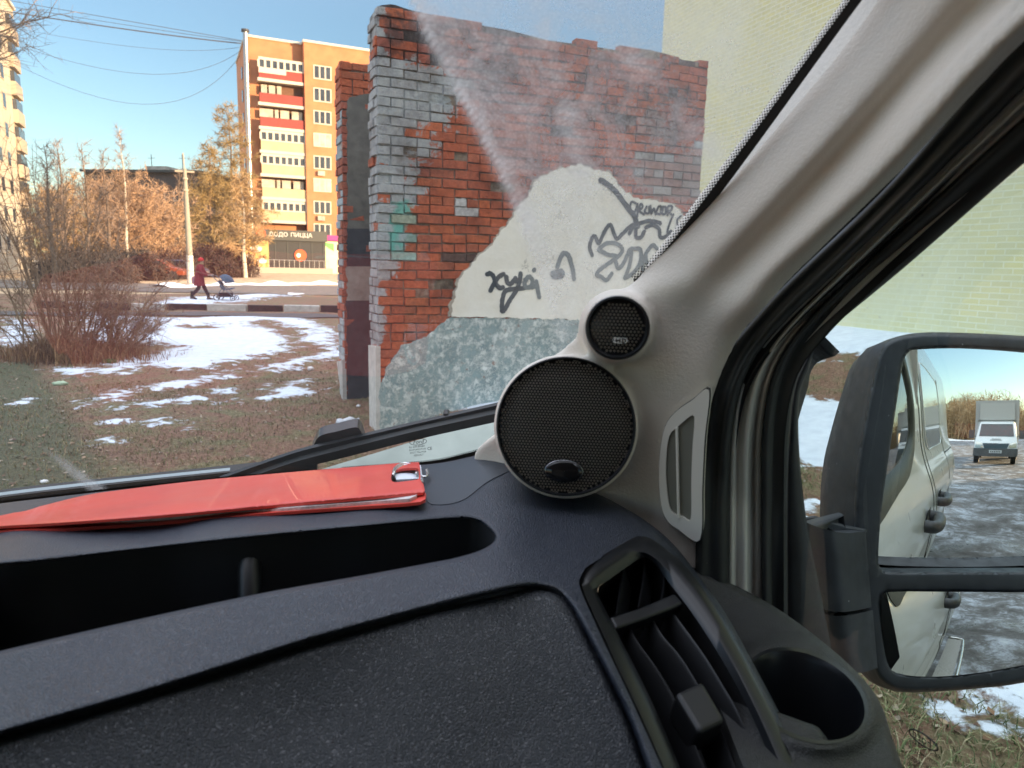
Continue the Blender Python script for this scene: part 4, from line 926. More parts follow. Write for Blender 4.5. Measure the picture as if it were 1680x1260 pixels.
# ground: one polar sheet to the horizon, finer in front
ang = np.r_[np.arange(-52, 60, .33), np.arange(60, 308, 2.5)]; rad = np.r_[.3, np.geomspace(1.2, 70, 300), np.geomspace(75, 1500, 24)]
A_, Rr_ = np.meshgrid(np.radians(ang), rad); X = np.sin(A_) * Rr_; Y = np.cos(A_) * Rr_; Z = gh(X, Y); Z = np.where(Rr_ > 75, 0, Z); XY0 = np.stack([X.ravel(), Y.ravel()], 1); rk = (XY0[:, 1] > -3) & (np.hypot(XY0[:, 0], XY0[:, 1]) < 70); svz = np.full(len(XY0), -9.0); svz[rk] = snowf(XY0[rk]); Z = Z + .045 * sm(svz * .35 + .3).reshape(X.shape)
m = MB(); ni, nj = X.shape; m.add(np.stack([X.ravel(), Y.ravel(), Z.ravel()], 1).tolist(), [(i * nj + j, (i + 1) * nj + j, (i + 1) * nj + (j + 1) % nj, i * nj + (j + 1) % nj) for i in range(ni - 1) for j in range(nj)])
XY = np.stack([X.ravel(), Y.ravel()], 1)
gm = bpy.data.materials.new('ground'); gm.use_nodes = True; nt = gm.node_tree; L = nt.links.new; b = nt.nodes['Principled BSDF']; tc = N_(nt, 'ShaderNodeTexCoord')
def nz(sc, det=6.0, ro=.6, di=0.0):
    n = N_(nt, 'ShaderNodeTexNoise', Scale=sc, Detail=det, Roughness=ro, Distortion=di); L(tc.outputs['Object'], n.inputs['Vector']); return n
def ramp(src, stops):
    r = N_(nt, 'ShaderNodeValToRGB'); e = r.color_ramp.elements
    while len(e) < len(stops): e.new(.5)
    for q, (p, c) in zip(e, stops): q.position = p; q.color = (*c, 1)
    L(src, r.inputs[0]); return r
def mixc(f, a, b_, typ='MIX'):
    x = N_(nt, 'ShaderNodeMix', data_type='RGBA', blend_type=typ)
    for i, v in ((0, f), (6, a), (7, b_)):
        if isinstance(v, (int, float)): x.inputs[i].default_value = v
        elif isinstance(v, tuple): x.inputs[i].default_value = (*v, 1)
        else: L(v, x.inputs[i])
    return x.outputs[2]
def mth(op, a, b_=None, cl=False):
    x = N_(nt, 'ShaderNodeMath', operation=op, use_clamp=cl)
    for i, v in ((0, a), (1, b_)):
        if v is None: continue
        if isinstance(v, (int, float)): x.inputs[i].default_value = v
        else: L(v, x.inputs[i])
    return x.outputs[0]
fine = nz(28, 8, .75); mid_ = nz(2.2, 6, .65, .8); big = nz(.35, 4)
soil = ramp(fine.outputs[0], [(.28, (.08, .042, .027)), (.5, (.24, .125, .078)), (.72, (.44, .29, .19))])
grs = ramp(fine.outputs[0], [(.28, (.05, .05, .02)), (.5, (.19, .16, .075)), (.74, (.40, .34, .20))])
gmask = mth('MULTIPLY', mth('SUBTRACT', mid_.outputs[0], .46), 7.0, True)
base_c = mixc(gmask, soil.outputs[0], grs.outputs[0])
at = N_(nt, 'ShaderNodeAttribute', attribute_name='road'); rs = nz(1.6, 10, .78, .4); rcol = ramp(rs.outputs[0], [(.35, (.05, .045, .042)), (.50, (.12, .118, .12)), (.60, (.34, .37, .42)), (.75, (.6, .66, .72))])
base_c = mixc(at.outputs['Fac'], base_c, rcol.outputs[0])
atv = N_(nt, 'ShaderNodeAttribute', attribute_name='verge'); vcol = ramp(nz(1.2, 7, .7).outputs[0], [(.3, (.34, .22, .12)), (.55, (.58, .42, .25)), (.75, (.72, .60, .42))]); base_c = mixc(atv.outputs['Fac'], base_c, vcol.outputs[0]); att = N_(nt, 'ShaderNodeAttribute', attribute_name='turf'); unreflected_col = ramp(fine.outputs[0], [(.3, (.035, .045, .025)), (.55, (.10, .115, .06)), (.75, (.22, .22, .13))]); base_c = mixc(mth('MULTIPLY', att.outputs['Fac'], .85), base_c, unreflected_col.outputs[0])  # turf mask: darker green painted where the windscreen's red reflection stops
at2 = N_(nt, 'ShaderNodeAttribute', attribute_name='snow'); sn = nz(5.0, 9, .7, .6)
sv = mth('ADD', at2.outputs['Fac'], mth('MULTIPLY', mth('SUBTRACT', mth('ADD', mth('MULTIPLY', sn.outputs[0], .6), mth('MULTIPLY', nz(1.7, 5, .6, .5).outputs[0], .4)), .5), 9.5)); sf = mth('MULTIPLY', sv, 2.2, True)
at3 = N_(nt, 'ShaderNodeAttribute', attribute_name='sparse'); n5 = nz(9, 6, .6); sp = mth('MULTIPLY', mth('SUBTRACT', n5.outputs[0], .70), 30.0, True); sp = mth('MULTIPLY', sp, at3.outputs['Fac'])
sfa = mth('MAXIMUM', sf, sp)
scol = ramp(nz(6, 6).outputs[0], [(.3, (.58, .64, .72)), (.7, (.74, .80, .87))])
col = mixc(sfa, base_c, scol.outputs[0]); L(col, b.inputs['Base Color'])
ice = mth('MULTIPLY', mth('SUBTRACT', nz(.8, 7, .65, .6).outputs[0], .50), 6.0, True); icr = mth('MULTIPLY', ice, at.outputs['Fac'])
rg = mth('SUBTRACT', .9, mth('MULTIPLY', icr, .80)); L(rg, b.inputs['Roughness'])
hb = mth('ADD', mth('MULTIPLY', fine.outputs[0], mth('SUBTRACT', 1.0, mth('MULTIPLY', sfa, .75))), mth('MULTIPLY', sfa, .55))
hb = mth('MULTIPLY', hb, mth('SUBTRACT', 1.0, mth('MULTIPLY', at.outputs['Fac'], .72))); bp = N_(nt, 'ShaderNodeBump', Strength=.9, Distance=.05); L(hb, bp.inputs['Height']); L(bp.outputs[0], b.inputs['Normal'])
o = m.build('ground', gm, None, smooth=True, kind='structure')
xs, ys = XY[:, 0], XY[:, 1]; rr_ = np.hypot(xs, ys)
sv_ = np.full(len(XY), -9.0); k = (ys > -3) & (rr_ < 70); sv_[k] = snowf(XY[k])
fwd = xs * VF.x + ys * VF.y; latv = xs * VR.x + ys * VR.y
road = ((fwd < .3 + .3 * np.sin(latv * 2)) & (latv > -7) & (latv < 22 - fwd * .2)).astype(float); road[(fwd < -2) & (latv < 40) & (latv > -8)] = 1
turf = np.clip(sdf(XY, gp([(-120, 600), (52, 592), (70, 612), (112, 680), (190, 800), (205, 850), (-200, 850)])) / .12, -1, 1) * .5 + .5  # outline of the unreflected area, put into the ground colour
vg = ((rr_ > 36) & (ys > 5) & (rr_ < 300)).astype(float)
for nm, v in (('turf', turf), ('verge', vg), ('snow', np.clip(sv_, -4, 4)), ('road', road), ('sparse', ((rr_ > 4) & (rr_ < 30) & (road < .5)).astype(float))):  # 'turf' masks the darker green painted for the unreflected area
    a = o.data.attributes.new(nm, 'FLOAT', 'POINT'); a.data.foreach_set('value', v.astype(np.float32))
# far path, kerb, sunlit verge
def gstrip(name, px_top, px_bot, dz, mt, **k):
    T = resamp(gp(px_top), 60); Bq = resamp(gp(px_bot), 60); m = MB()
    m.grid([[(a[0], a[1], float(gh(*a)) + dz), ((a[0] + b[0]) / 2, (a[1] + b[1]) / 2, float(gh((a[0] + b[0]) / 2, (a[1] + b[1]) / 2)) + dz), (b[0], b[1], float(gh(*b)) + dz)] for a, b in zip(T, Bq)])
    return m.build(name, mt, None, smooth=True, face=(0, 0, 50), **k)
gstrip('path', [(-300, 452), (150, 463), (420, 469), (700, 472), (1000, 476)], [(-300, 464), (150, 476), (420, 483), (700, 486), (1000, 490)], .035, mat('path_grit', (.16, .135, .11), .85, var=.35, vscale=3, bump=('noise', 20, .4, .02)), kind='structure')
gstrip('road', [(-100, 512), (150, 513), (420, 515), (700, 518)], [(-100, 519), (150, 519), (420, 520), (700, 523)], .03, mat('road_asphalt', (.075, .07, .068), .8, var=.3, vscale=4), kind='structure')
KB = gp([(60, 505), (150, 507), (270, 509), (420, 511), (560, 513), (720, 516)]); KB = crv(KB, 12); Kd = resamp(KB, 400)
cuts_px = [60, 110, 165, 215, 273, 340, 406, 465, 525, 590, 650, 720]
kp = np.array([proj((q[0], q[1], 0.15))[0] for q in Kd])
KERB = thing('kerb', 'kerb of alternating black and white painted blocks across the snowy lawn', 'kerb', (Kd[200][0], Kd[200][1], 0)); KERB['kind'] = 'structure'
kw = mat('kerb_white', (.55, .53, .49), .8, var=.25, vscale=6); kk = mat('kerb_black', (.035, .032, .035), .8, var=.3, vscale=6)
for i in range(len(cuts_px) - 1):
    idx = np.where((kp >= cuts_px[i]) & (kp < cuts_px[i + 1] - .6))[0]
    if len(idx) < 2: continue
    P = [Vector((*Kd[idx[0]], 0)), Vector((*Kd[idx[-1]], 0))]; ax = (P[1] - P[0]) / 2; pr = Vector((-ax.y, ax.x, 0)).normalized()
    m = MB(); m.box((P[0] + P[1]) / 2 + UP * (.10 + float(gh(P[0].x, P[0].y))), ax * .99, pr * .08, UP * .12)
    k_ = m.build('kerb_block', kw if i in (1, 3, 5, 7, 9) else kk, KERB); bv = k_.modifiers.new('b', 'BEVEL'); bv.width = .02; bv.segments = 2
# snowbank far, sunlit
def bank(name, pts, w_, h_, mt, **k):
    m = MB(); P = resamp(crv(gp(pts), 6), 80); t = np.gradient(P, axis=0); t /= np.linalg.norm(t, axis=1, keepdims=True); nn = np.stack([-t[:, 1], t[:, 0]], 1); G = []
    for i, (p, q) in enumerate(zip(P, nn)):
        hh = h_ * (.6 + .4 * math.sin(i * .7) * math.sin(i * .23 + 1)); ww = w_ * (.8 + .3 * math.sin(i * .41))
        G.append([(*(p + q * ww * s_), -.04 + hh * math.cos(s_ * math.pi / 2) ** .8 if abs(s_) < 1 else -.05) for s_ in np.linspace(-1, 1, 9)])
    m.grid(G); return m.build(name, mt, None, smooth=True, face=(0, 0, 60), **k)
snm = mat('old_snow', (.78, .78, .78), .7, var=.12, vscale=3, bump=('noise', 12, .5, .03))
bank('snow', [(262, 471), (340, 469), (450, 467), (560, 466), (760, 468)], 1.0, .32, snm, kind='stuff')
# ---- brick ruin
class WallC:
    def __init__(s, cpx, cpy, ang, thick):
        c = ghit(cpx, cpy); s.o = Vector((c.x, c.y, 0)); s.d = Vector((math.sin(R_(ang)), math.cos(R_(ang)), 0)); s.n = Vector((s.d.y, -s.d.x, 0))
        if s.n.dot(C0 - s.o) < 0: s.n = -s.n
        s.th = thick; s.pl = Pl(s.o, s.n)
    def uv(s, px, py): p = s.pl.hit(px, py) - s.o; return p.dot(s.d), p.z
    def P(s, u, v, off=0.0): return s.o + s.d * u + UP * v + s.n * off
W1 = WallC(621, 707, 66.6, .36)
def uvl(W, L): return np.array([W.uv(x, y) for x, y in L])
topW = uvl(W1, [(600, 14), (625, 4), (645, 2), (668, 10), (700, 18), (762, 31), (800, 39), (834, 45), (873, 55), (900, 62), (973, 72), (1023, 80), (1030, 73), (1068, 78), (1100, 86), (1123, 95), (1140, 97), (1154, 101), (1175, 104)])
LEN = W1.uv(1150, 300)[0]
print('WALL', W1.o, LEN, topW[:, 1].min(), topW[:, 1].max())
def brickcol(kind):
    r = random.random()
    if kind == 'w': c = [(.42, .46, .47), (.38, .44, .46), (.50, .50, .48), (.34, .36, .36), (.42, .35, .31)][int(r * 4.99)] if r < .86 else (.35, .11, .06)
    elif kind == 'g': c = random.choice([(.30, .42, .36), (.22, .42, .40), (.36, .40, .30)])
    elif kind == 'k': c = random.choice([(.14, .075, .055), (.17, .09, .07)])
    elif kind == 'd': c = random.choice([(.40, .115, .065), (.44, .12, .07), (.36, .11, .075)])
    else: c = random.choice([(.52, .13, .055), (.50, .12, .05), (.54, .14, .055), (.47, .115, .05), (.45, .125, .06)])
    j = random.uniform(.9, 1.1); return tuple(x * j for x in c)
def bricks(W, length, topf, colf, bl=.270, bh=.0925, gap=.013, mortf=lambda u, v: (.24, .19, .15)):
    mb = MB(); mort = MB(); row = 0; v = 0
    hmax = max(topf(u) for u in np.linspace(0, length, 60))
    def brick(c, ax, ay, az, col):
        j = lambda s_: random.uniform(-s_, s_)
        vs = []
        for k in (-1, 1):
            for q in (-1, 1):
                for i in (-1, 1): vs.append(c + ax * (i + j(.03)) + ay * (q + j(.05)) + az * (k + j(.12)))
        # chamfered front: inset front face
        fr = [vs[0], vs[1], vs[5], vs[4]]
        ce = sum(fr, Vector()) / 4; out = -ay.normalized(); ins = [ce + (p - ce) * random.uniform(.90, .95) + out * .004 for p in fr]
        mb.add(vs + ins, [(0, 8, 9, 1), (1, 9, 10, 5), (5, 10, 11, 4), (4, 11, 8, 0), (8, 11, 10, 9), (2, 3, 7, 6), (0, 1, 3, 2), (4, 6, 7, 5), (0, 2, 6, 4), (1, 5, 7, 3)], 0, col)
    while v < hmax:
        u = -(row % 2) * bl / 2; hdr = row % 5 == 0
        bw = bl / 2 if hdr else bl
        while u < length:
            a, b_ = max(0, u), min(length, u + bw)
            if b_ - a > .05:
                uc = (a + b_) / 2; vc = v + bh / 2
                if vc + bh * .3 < topf(uc) + random.uniform(-.03, .03):
                    col = colf(uc, vc); dep = random.uniform(-.010, .012)
                    if random.random() < .035 and vc > .6: dep = -.035; col = (.10, .06, .05)
                    brick(W.P(uc, vc + .010 * math.sin(uc * 1.7 + row * .25) + .005 * math.sin(uc * 5 + row), -.055 + dep), W.d * (b_ - a - gap) / 2, -W.n * .055, UP * (bh - gap) / 2, col)
            u += bw
        # end face headers
        if W is not None:
            k = 0; e = 0
            segs = [(0, .12), (.12, W.th)] if row % 2 else [(0, W.th - .12), (W.th - .12, W.th)]
            for e0, e1 in segs:
                if v + bh < topf(0): 
                    c = W.P(.055 + random.uniform(-.012, .012) - .002, v + bh / 2, -(e0 + e1) / 2 - .001)
                    brick(c, -W.n * (e1 - e0 - gap) / 2, W.d * .055, UP * (bh - gap) / 2, colf(0.02, v, True))
        v += bh; row += 1
    # mortar core
    us = np.linspace(.012, length - .008, 90); NV = 80
    def vv(u, k): return max(.05, topf(u) - .02) * k / NV
    base = len(mort.v); G = [[tuple(W.P(u, vv(u, k), -.017)) for k in range(NV + 1)] for u in us]
    for i in range(len(us) - 1):
        for k in range(NV):
            c = mortf((us[i] + us[i + 1]) / 2, (vv(us[i], k) + vv(us[i], k + 1)) / 2)
            mort.add([G[i][k], G[i + 1][k], G[i + 1][k + 1], G[i][k + 1]], [(0, 1, 2, 3)], 0, c)
    H = [[G[i][NV], tuple(W.P(u, vv(u, NV) - .01, -W.th)), tuple(W.P(u, 0, -W.th))] for i, u in enumerate(us)]
    mort.grid(H); mort.c[-2 * (len(us) - 1):] = [(.2, .17, .15)] * (2 * (len(us) - 1))
    for u in (us[0], us[-1]): mort.add([W.P(u, 0, -.010), W.P(u, vv(u, NV), -.010), W.P(u, vv(u, NV) - .01, -W.th), W.P(u, 0, -W.th)], [(0, 1, 2, 3)], 0, (.3, .27, .25))
    return mb, mort
bm_ = mat('brick', (.5, .5, .5), .88, attr=True, var=.28, vscale=26, bump=('noise', 45, .8, .016)); mm_ = mat('mortar', (.20, .17, .15), .95, attr=True, var=.4, vscale=18, bump=('noise', 40, .8, .02))
def paintlayer(mt):
    global nt, L, b, tc
    nt = mt.node_tree; L = nt.links.new; b = nt.nodes['Principled BSDF']; tc = N_(nt, 'ShaderNodeTexCoord'); src = b.inputs['Base Color'].links[0].from_socket
    a1 = N_(nt, 'ShaderNodeAttribute', attribute_name='paint'); n1 = nz(5.5, 10, .78, .5); f1 = mth('MULTIPLY', mth('ADD', a1.outputs['Fac'], mth('MULTIPLY', mth('SUBTRACT', n1.outputs[0], .5), 3.8)), 6.0, True)
    ag = N_(nt, 'ShaderNodeAttribute', attribute_name='green'); fg = mth('MULTIPLY', mth('ADD', ag.outputs['Fac'], mth('SUBTRACT', nz(9, 5, .6).outputs[0], .55)), 3.0, True); pc = ramp(nz(16, 6, .7).outputs[0], [(.25, (.24, .25, .26)), (.45, (.42, .46, .47)), (.7, (.54, .56, .54))]); c = mixc(mth('MULTIPLY', f1, .93), src, mixc(fg, pc.outputs[0], (.16, .48, .40)))
    a2 = N_(nt, 'ShaderNodeAttribute', attribute_name='soot'); n2 = nz(4.5, 8, .7, .4); f2 = mth('MULTIPLY', mth('ADD', a2.outputs['Fac'], mth('MULTIPLY', mth('SUBTRACT', n2.outputs[0], .5), 3.0)), 3.0, True)
    sc_ = ramp(nz(30, 5, .7).outputs[0], [(.3, (.035, .028, .03)), (.6, (.10, .07, .065)), (.8, (.22, .19, .18))]); c = mixc(mth('MULTIPLY', f2, .72), c, sc_.outputs[0])
    a3 = N_(nt, 'ShaderNodeAttribute', attribute_name='pale'); n3 = nz(13, 8, .75, .3); f3 = mth('MULTIPLY', mth('ADD', a3.outputs['Fac'], mth('MULTIPLY', mth('SUBTRACT', n3.outputs[0], .5), 3.0)), 4.0, True)
    c = mixc(mth('MULTIPLY', f3, .6), c, (.42, .36, .34)); gg = ramp(nz(1.7, 7, .7, .4).outputs[0], [(.32, (.50, .44, .42)), (.5, (.92, .90, .90)), (.7, (1.0, 1.0, 1.0))]); c = mixc(1.0, c, gg.outputs[0], 'MULTIPLY'); L(c, b.inputs['Base Color'])
def paintattrs(o, W, bias=0.0):
    me = o.data; co = np.zeros(len(me.vertices) * 3); me.vertices.foreach_get('co', co); co = co.reshape(-1, 3) + np.array(ROOT[o.name]) - np.array(W.o); uv = np.stack([co @ np.array(W.d), co[:, 2]], 1)
    ef = np.clip(co @ -np.array(W.n) / .1, 0, 1) * (uv[:, 0] < .03)
    p_ = np.clip(np.maximum(sdf(uv, white) / .22 + .1, np.where((uv[:, 0] < .04) & (uv[:, 1] > .9), .75, -3)), -3, .95)
    s1 = np.maximum(sdf(uv, dark) / .35 - .35, sdf(uv, dark2) / .5 - 1.0); s1 = np.maximum(s1, -.9 + (uv[:, 1] > ptop(0) - .5) * .9)
    s2 = np.maximum(sdf(uv, pale2) / .25, sdf(uv, dark2) / .6 - .95)
    if bias == 0:
        nb_ = len(uv) // 12 + 1; rb = np.random.default_rng(3); jit = np.where(rb.random(nb_) < .07, -.9, rb.normal(0, .14, nb_)); p_ = p_ + np.repeat(jit, 12)[:len(uv)]
    a = me.attributes.new('green', 'FLOAT', 'POINT'); a.data.foreach_set('value', np.clip(sdf(uv, green) / .1, -1, 1).astype(np.float32))
    for nm, v in (('paint', p_ + bias), ('soot', np.clip(s1, -1.4, .45)), ('pale', np.clip(s2, -1.5, .6))): a = me.attributes.new(nm, 'FLOAT', 'POINT'); a.data.foreach_set('value', v.astype(np.float32))
white = uvl(W1, [(590, 105), (625, 95), (690, 105), (765, 128), (752, 188), (728, 205), (712, 240), (690, 262), (684, 330), (670, 372), (655, 428), (636, 452), (618, 470), (610, 560), (590, 560)])
green = uvl(W1, [(640, 330), (680, 322), (672, 380), (660, 430), (640, 436), (634, 380)])
dark = uvl(W1, [(590, -20), (720, 5), (860, 40), (880, 160), (800, 210), (760, 120), (690, 100), (600, 100)])
dark2 = uvl(W1, [(780, 80), (1180, 100), (1170, 330), (1050, 320), (980, 270), (870, 300), (840, 250), (780, 160)])
pale2 = uvl(W1, [(1040, 250), (1160, 240), (1160, 345), (1060, 330), (1030, 290)])
blob = uvl(W1, [(748, 325), (775, 328), (780, 365), (752, 366)])
ptop = lambda u: float(np.interp(u, topW[:, 0], topW[:, 1]))
def colf1(u, v, end=False):
    q = np.array([[u + random.uniform(-.06, .06), v + random.uniform(-.05, .05)]])
    if end: return brickcol('r')
    if inside(q, blob)[0]: return (.62, .60, .58)
    if inside(q, green)[0] and random.random() < .8: return brickcol('g')
    if inside(q, white)[0]: return brickcol('r' if random.random() < .7 else 'd')
    if inside(q, dark)[0]: return brickcol(random.choice('ddr'))
    if inside(q, pale2)[0]: return brickcol(random.choice('wdr'))
    if inside(q, dark2)[0]: return brickcol(random.choice('drrr'))
    return brickcol('k' if random.random() < .025 else 'r')
RUIN = thing('brick_wall', 'ruined red brick wall with cream plaster patch, graffiti and blue painted base', 'wall', tuple(W1.o))
def mortf1(u, v):
    q = np.array([[u + random.uniform(-.05, .05), v + random.uniform(-.05, .05)]])
    if inside(q, blob)[0]: return (.55, .54, .52)
    if inside(q, green)[0]: return (.25, .36, .33)
    if inside(q, pale2)[0]: return (.26, .25, .25)
    if inside(q, dark)[0]: return (.07, .055, .05)
    if inside(q, dark2)[0]: return (.12, .085, .08)
    return random.choice([(.27, .20, .14), (.22, .16, .11), (.30, .24, .18)])
a_, b_ = bricks(W1, LEN, ptop, colf1, mortf=mortf1); bm1 = bm_.copy(); bm1.name = 'painted_brick'; mm1 = mm_.copy(); mm1.name = 'painted_mortar'; paintlayer(bm1); paintlayer(mm1)
paintattrs(a_.build('brickwork', bm1, RUIN), W1); paintattrs(b_.build('mortar', mm1, RUIN), W1, -.55)
def plaster(W, loop, off, name, mt, par, jag=.018, th=.03, **k):
    Q = resamp(loop, 520, True); ce = Q.mean(0)
    nzv = np.array([math.sin(i * .31) * .6 + math.sin(i * .83 + 1) * .45 + random.uniform(-.5, .5) for i in range(len(Q))]) * jag
    Q = Q + (Q - ce) / np.linalg.norm(Q - ce, axis=1, keepdims=True) * nzv[:, None]
    m = MB(); m.prism([W.P(u, v, off) for u, v in Q], -W.n * th); return m.build(name, mt, par, **k)
cream = uvl(W1, [(740, 519), (743, 495), (746, 478), (755, 455), (766, 440), (785, 420), (801, 406), (818, 385), (835, 362), (851, 339), (860, 326), (868, 317), (876, 300), (887, 289), (902, 284), (918, 278), (932, 273), (946, 271), (962, 276), (979, 279), (993, 283), (1004, 290), (1014, 304), (1023, 317), (1040, 324), (1057, 328), (1078, 330), (1096, 334), (1108, 342), (1118, 352), (1132, 372), (1142, 400), (1146, 430), (1146, 522), (950, 524)])
pm = mat('cream_plaster', (.88, .81, .68), .9, var=.10, vscale=3.5, col2=(.95, .90, .80), bump=('noise', 14, .35, .02))
nt = pm.node_tree; L = nt.links.new; b = nt.nodes['Principled BSDF']; tc = N_(nt, 'ShaderNodeTexCoord'); src = b.inputs['Base Color'].links[0].from_socket
nd = nz(3, 5, .7); vm = N_(nt, 'ShaderNodeVectorMath', operation='MULTIPLY_ADD'); vm.inputs[1].default_value = (.5, .5, .5); L(nd.outputs['Color'], vm.inputs[0]); L(tc.outputs['Object'], vm.inputs[2])
vc_ = N_(nt, 'ShaderNodeTexVoronoi', Scale=1.6, feature='DISTANCE_TO_EDGE'); L(vm.outputs[0], vc_.inputs['Vector']); ck = mth('LESS_THAN', vc_.outputs[0], .008); ck = mth('MULTIPLY', ck, mth('MULTIPLY', mth('SUBTRACT', nz(1.3, 3).outputs[0], .48), 9.0, True))
pit = mth('MULTIPLY', mth('SUBTRACT', nz(34, 6, .8).outputs[0], .66), 14.0, True); c1 = mixc(mth('MULTIPLY', mth('MAXIMUM', ck, pit), .6), src, (.25, .22, .18)); st = mth('MULTIPLY', mth('SUBTRACT', nz(1.1, 6, .7).outputs[0], .55), 4.0, True); c1 = mixc(mth('MULTIPLY', st, .35), c1, (.58, .50, .40)); L(c1, b.inputs['Base Color'])
cu_ = cream.copy(); cc_ = cream.mean(0); cu_ = cc_ + (cream - cc_) * 1.022; cu_[:, 1] = np.where(cream[:, 1] < cream[:, 1].min() + .05, cream[:, 1], cu_[:, 1])
plaster(W1, cu_, .024, 'plaster_undercoat', mat('undercoat', (.42, .36, .29), .95, var=.3, vscale=12, bump=('noise', 30, .6, .015)), RUIN, .022)
plaster(W1, cream, .034, 'plaster_patch', pm, RUIN, .014)
blue = uvl(W1, [(623, 706), (622, 640), (632, 604), (650, 582), (657, 566), (680, 560), (701, 552), (712, 540), (723, 530), (740, 521), (950, 523), (1146, 523), (1140, 700), (1140, 725), (880, 712)])
blue[:, 1] = np.where(blue[:, 1] < .25, -.1, blue[:, 1])
pb = mat('blue_plaster', (.36, .46, .45), .85, col2=(.25, .32, .32), vscale=5)
nt = pb.node_tree; L = nt.links.new; b = nt.nodes['Principled BSDF']; tc = N_(nt, 'ShaderNodeTexCoord'); src = b.inputs['Base Color'].links[0].from_socket
n1 = nz(12, 12, .85, .15); k1 = mth('MULTIPLY', mth('SUBTRACT', n1.outputs[0], .475), 12.0, True); c1 = mixc(k1, src, (.80, .83, .78)); n2 = nz(11, 6, .7); k2 = mth('MULTIPLY', mth('SUBTRACT', n2.outputs[0], .62), 14.0, True); c2 = mixc(k2, c1, (.34, .22, .17)); L(c2, b.inputs['Base Color'])
bp = N_(nt, 'ShaderNodeBump', Strength=.5, Distance=.02); L(k1, bp.inputs['Height']); L(bp.outputs[0], b.inputs['Normal'])
plaster(W1, blue, .028, 'painted_base', pb, RUIN, .012)
m = MB(); c = W1.P(-.012, .36, -.12); 
pv = [W1.P(-.03, -.1, .025), W1.P(-.03, -.1, -.30), W1.P(-.03, .85, -.34), W1.P(-.03, .88, .02)]
m.prism(pv, W1.d * .05); m.build('corner_render', mat('white_render', (.60, .57, .52), .9, var=.2, vscale=9), RUIN)
# graffiti sprayed on the plaster: thin skins of paint 3 mm proud
spray = mat('spray_black', (.055, .065, .075), .8, var=.3, vscale=60); spray2 = mat('spray_grey', (.17, .19, .19), .8, var=.3, vscale=60)
def gstroke(L_, w_, mt, name='graffiti'):
    m = MB()
    for P in L_:
        Q = crv([W1.uv(x, y) for x, y in P], 7) if len(P) > 2 else np.array([W1.uv(x, y) for x, y in P])
        t = np.gradient(Q, axis=0); t /= np.linalg.norm(t, axis=1, keepdims=True) + 1e-9; nn = np.stack([-t[:, 1], t[:, 0]], 1) * w_ / 2
        gstroke.k = getattr(gstroke, 'k', 0) + 1
        off = .0375 + .0002 * gstroke.k; m.grid([[tuple(W1.P(*(q + n * (1 + .15 * random.uniform(-1, 1))), off)), tuple(W1.P(*(q - n), off))] for q, n in zip(Q, nn)])
        for q in (Q[0], Q[-1]): m.add([W1.P(q[0] + w_ / 2 * math.cos(a), q[1] + w_ / 2 * math.sin(a), off + .0001) for a in np.linspace(0, 2 * math.pi, 9)[:-1]], [tuple(range(8))])
    return m.build(name, mt, RUIN)
S_ = lambda L: [(780 + x * 360 / 1680, 260 + y * 260 / 1213) for x, y in L]
gstroke([S_([(80, 885), (105, 880), (130, 905), (150, 960), (175, 990), (200, 985)]), S_([(205, 885), (170, 905), (140, 945), (115, 990), (105, 1010)]), S_([(225, 905), (235, 950), (265, 955), (295, 915)]), S_([(335, 880), (325, 950), (300, 1010), (250, 1090), (215, 1150), (195, 1165), (195, 1090), (215, 1020), (260, 1000), (330, 995), (375, 985)]), S_([(300, 940), (330, 925)])], .052, spray)
gstroke([S_([(370, 940), (395, 905), (425, 930), (415, 975), (380, 985), (365, 960), (370, 925)]), S_([(420, 985), (450, 975)]), S_([(440, 850), (436, 856)]), S_([(455, 940), (465, 1000), (478, 1060)])], .05, spray2)
gstroke([S_([(575, 880), (640, 860), (655, 890), (580, 905), (650, 900), (600, 875)]), S_([(615, 830), (635, 770), (665, 725), (700, 745), (720, 800), (735, 860), (742, 920)])], .055, spray2)
gstroke([S_([(945, 170), (990, 195), (1050, 245), (1110, 320), (1160, 390), (1200, 440), (1230, 520)])], .065, spray)
gstroke([S_([(880, 740), (862, 680), (880, 610), (905, 600), (930, 650), (960, 590), (1000, 520), (1025, 515), (1045, 570), (1070, 615), (1110, 580), (1160, 530), (1200, 505)]), S_([(1165, 575), (1190, 530), (1240, 500), (1310, 480), (1390, 490), (1400, 500)]), S_([(1290, 530), (1340, 510), (1390, 540), (1400, 600), (1440, 600), (1480, 560)]), S_([(1215, 530), (1215, 600), (1250, 605), (1280, 560)])], .048, spray)
gstroke([S_([(935, 690), (990, 650), (1060, 650), (1110, 690), (1090, 740), (1010, 800), (940, 850), (915, 890), (950, 905), (990, 930), (1030, 880)]), S_([(930, 700), (1000, 735), (1060, 745)]), S_([(1060, 790), (1080, 840), (1120, 800), (1175, 690), (1170, 800), (1130, 915)]), S_([(1180, 690), (1250, 700), (1245, 800), (1190, 880), (1130, 915)]), S_([(1375, 690), (1340, 665), (1290, 730), (1265, 800), (1270, 870)]), S_([(1290, 740), (1300, 800), (1330, 850)])], .05, spray2)
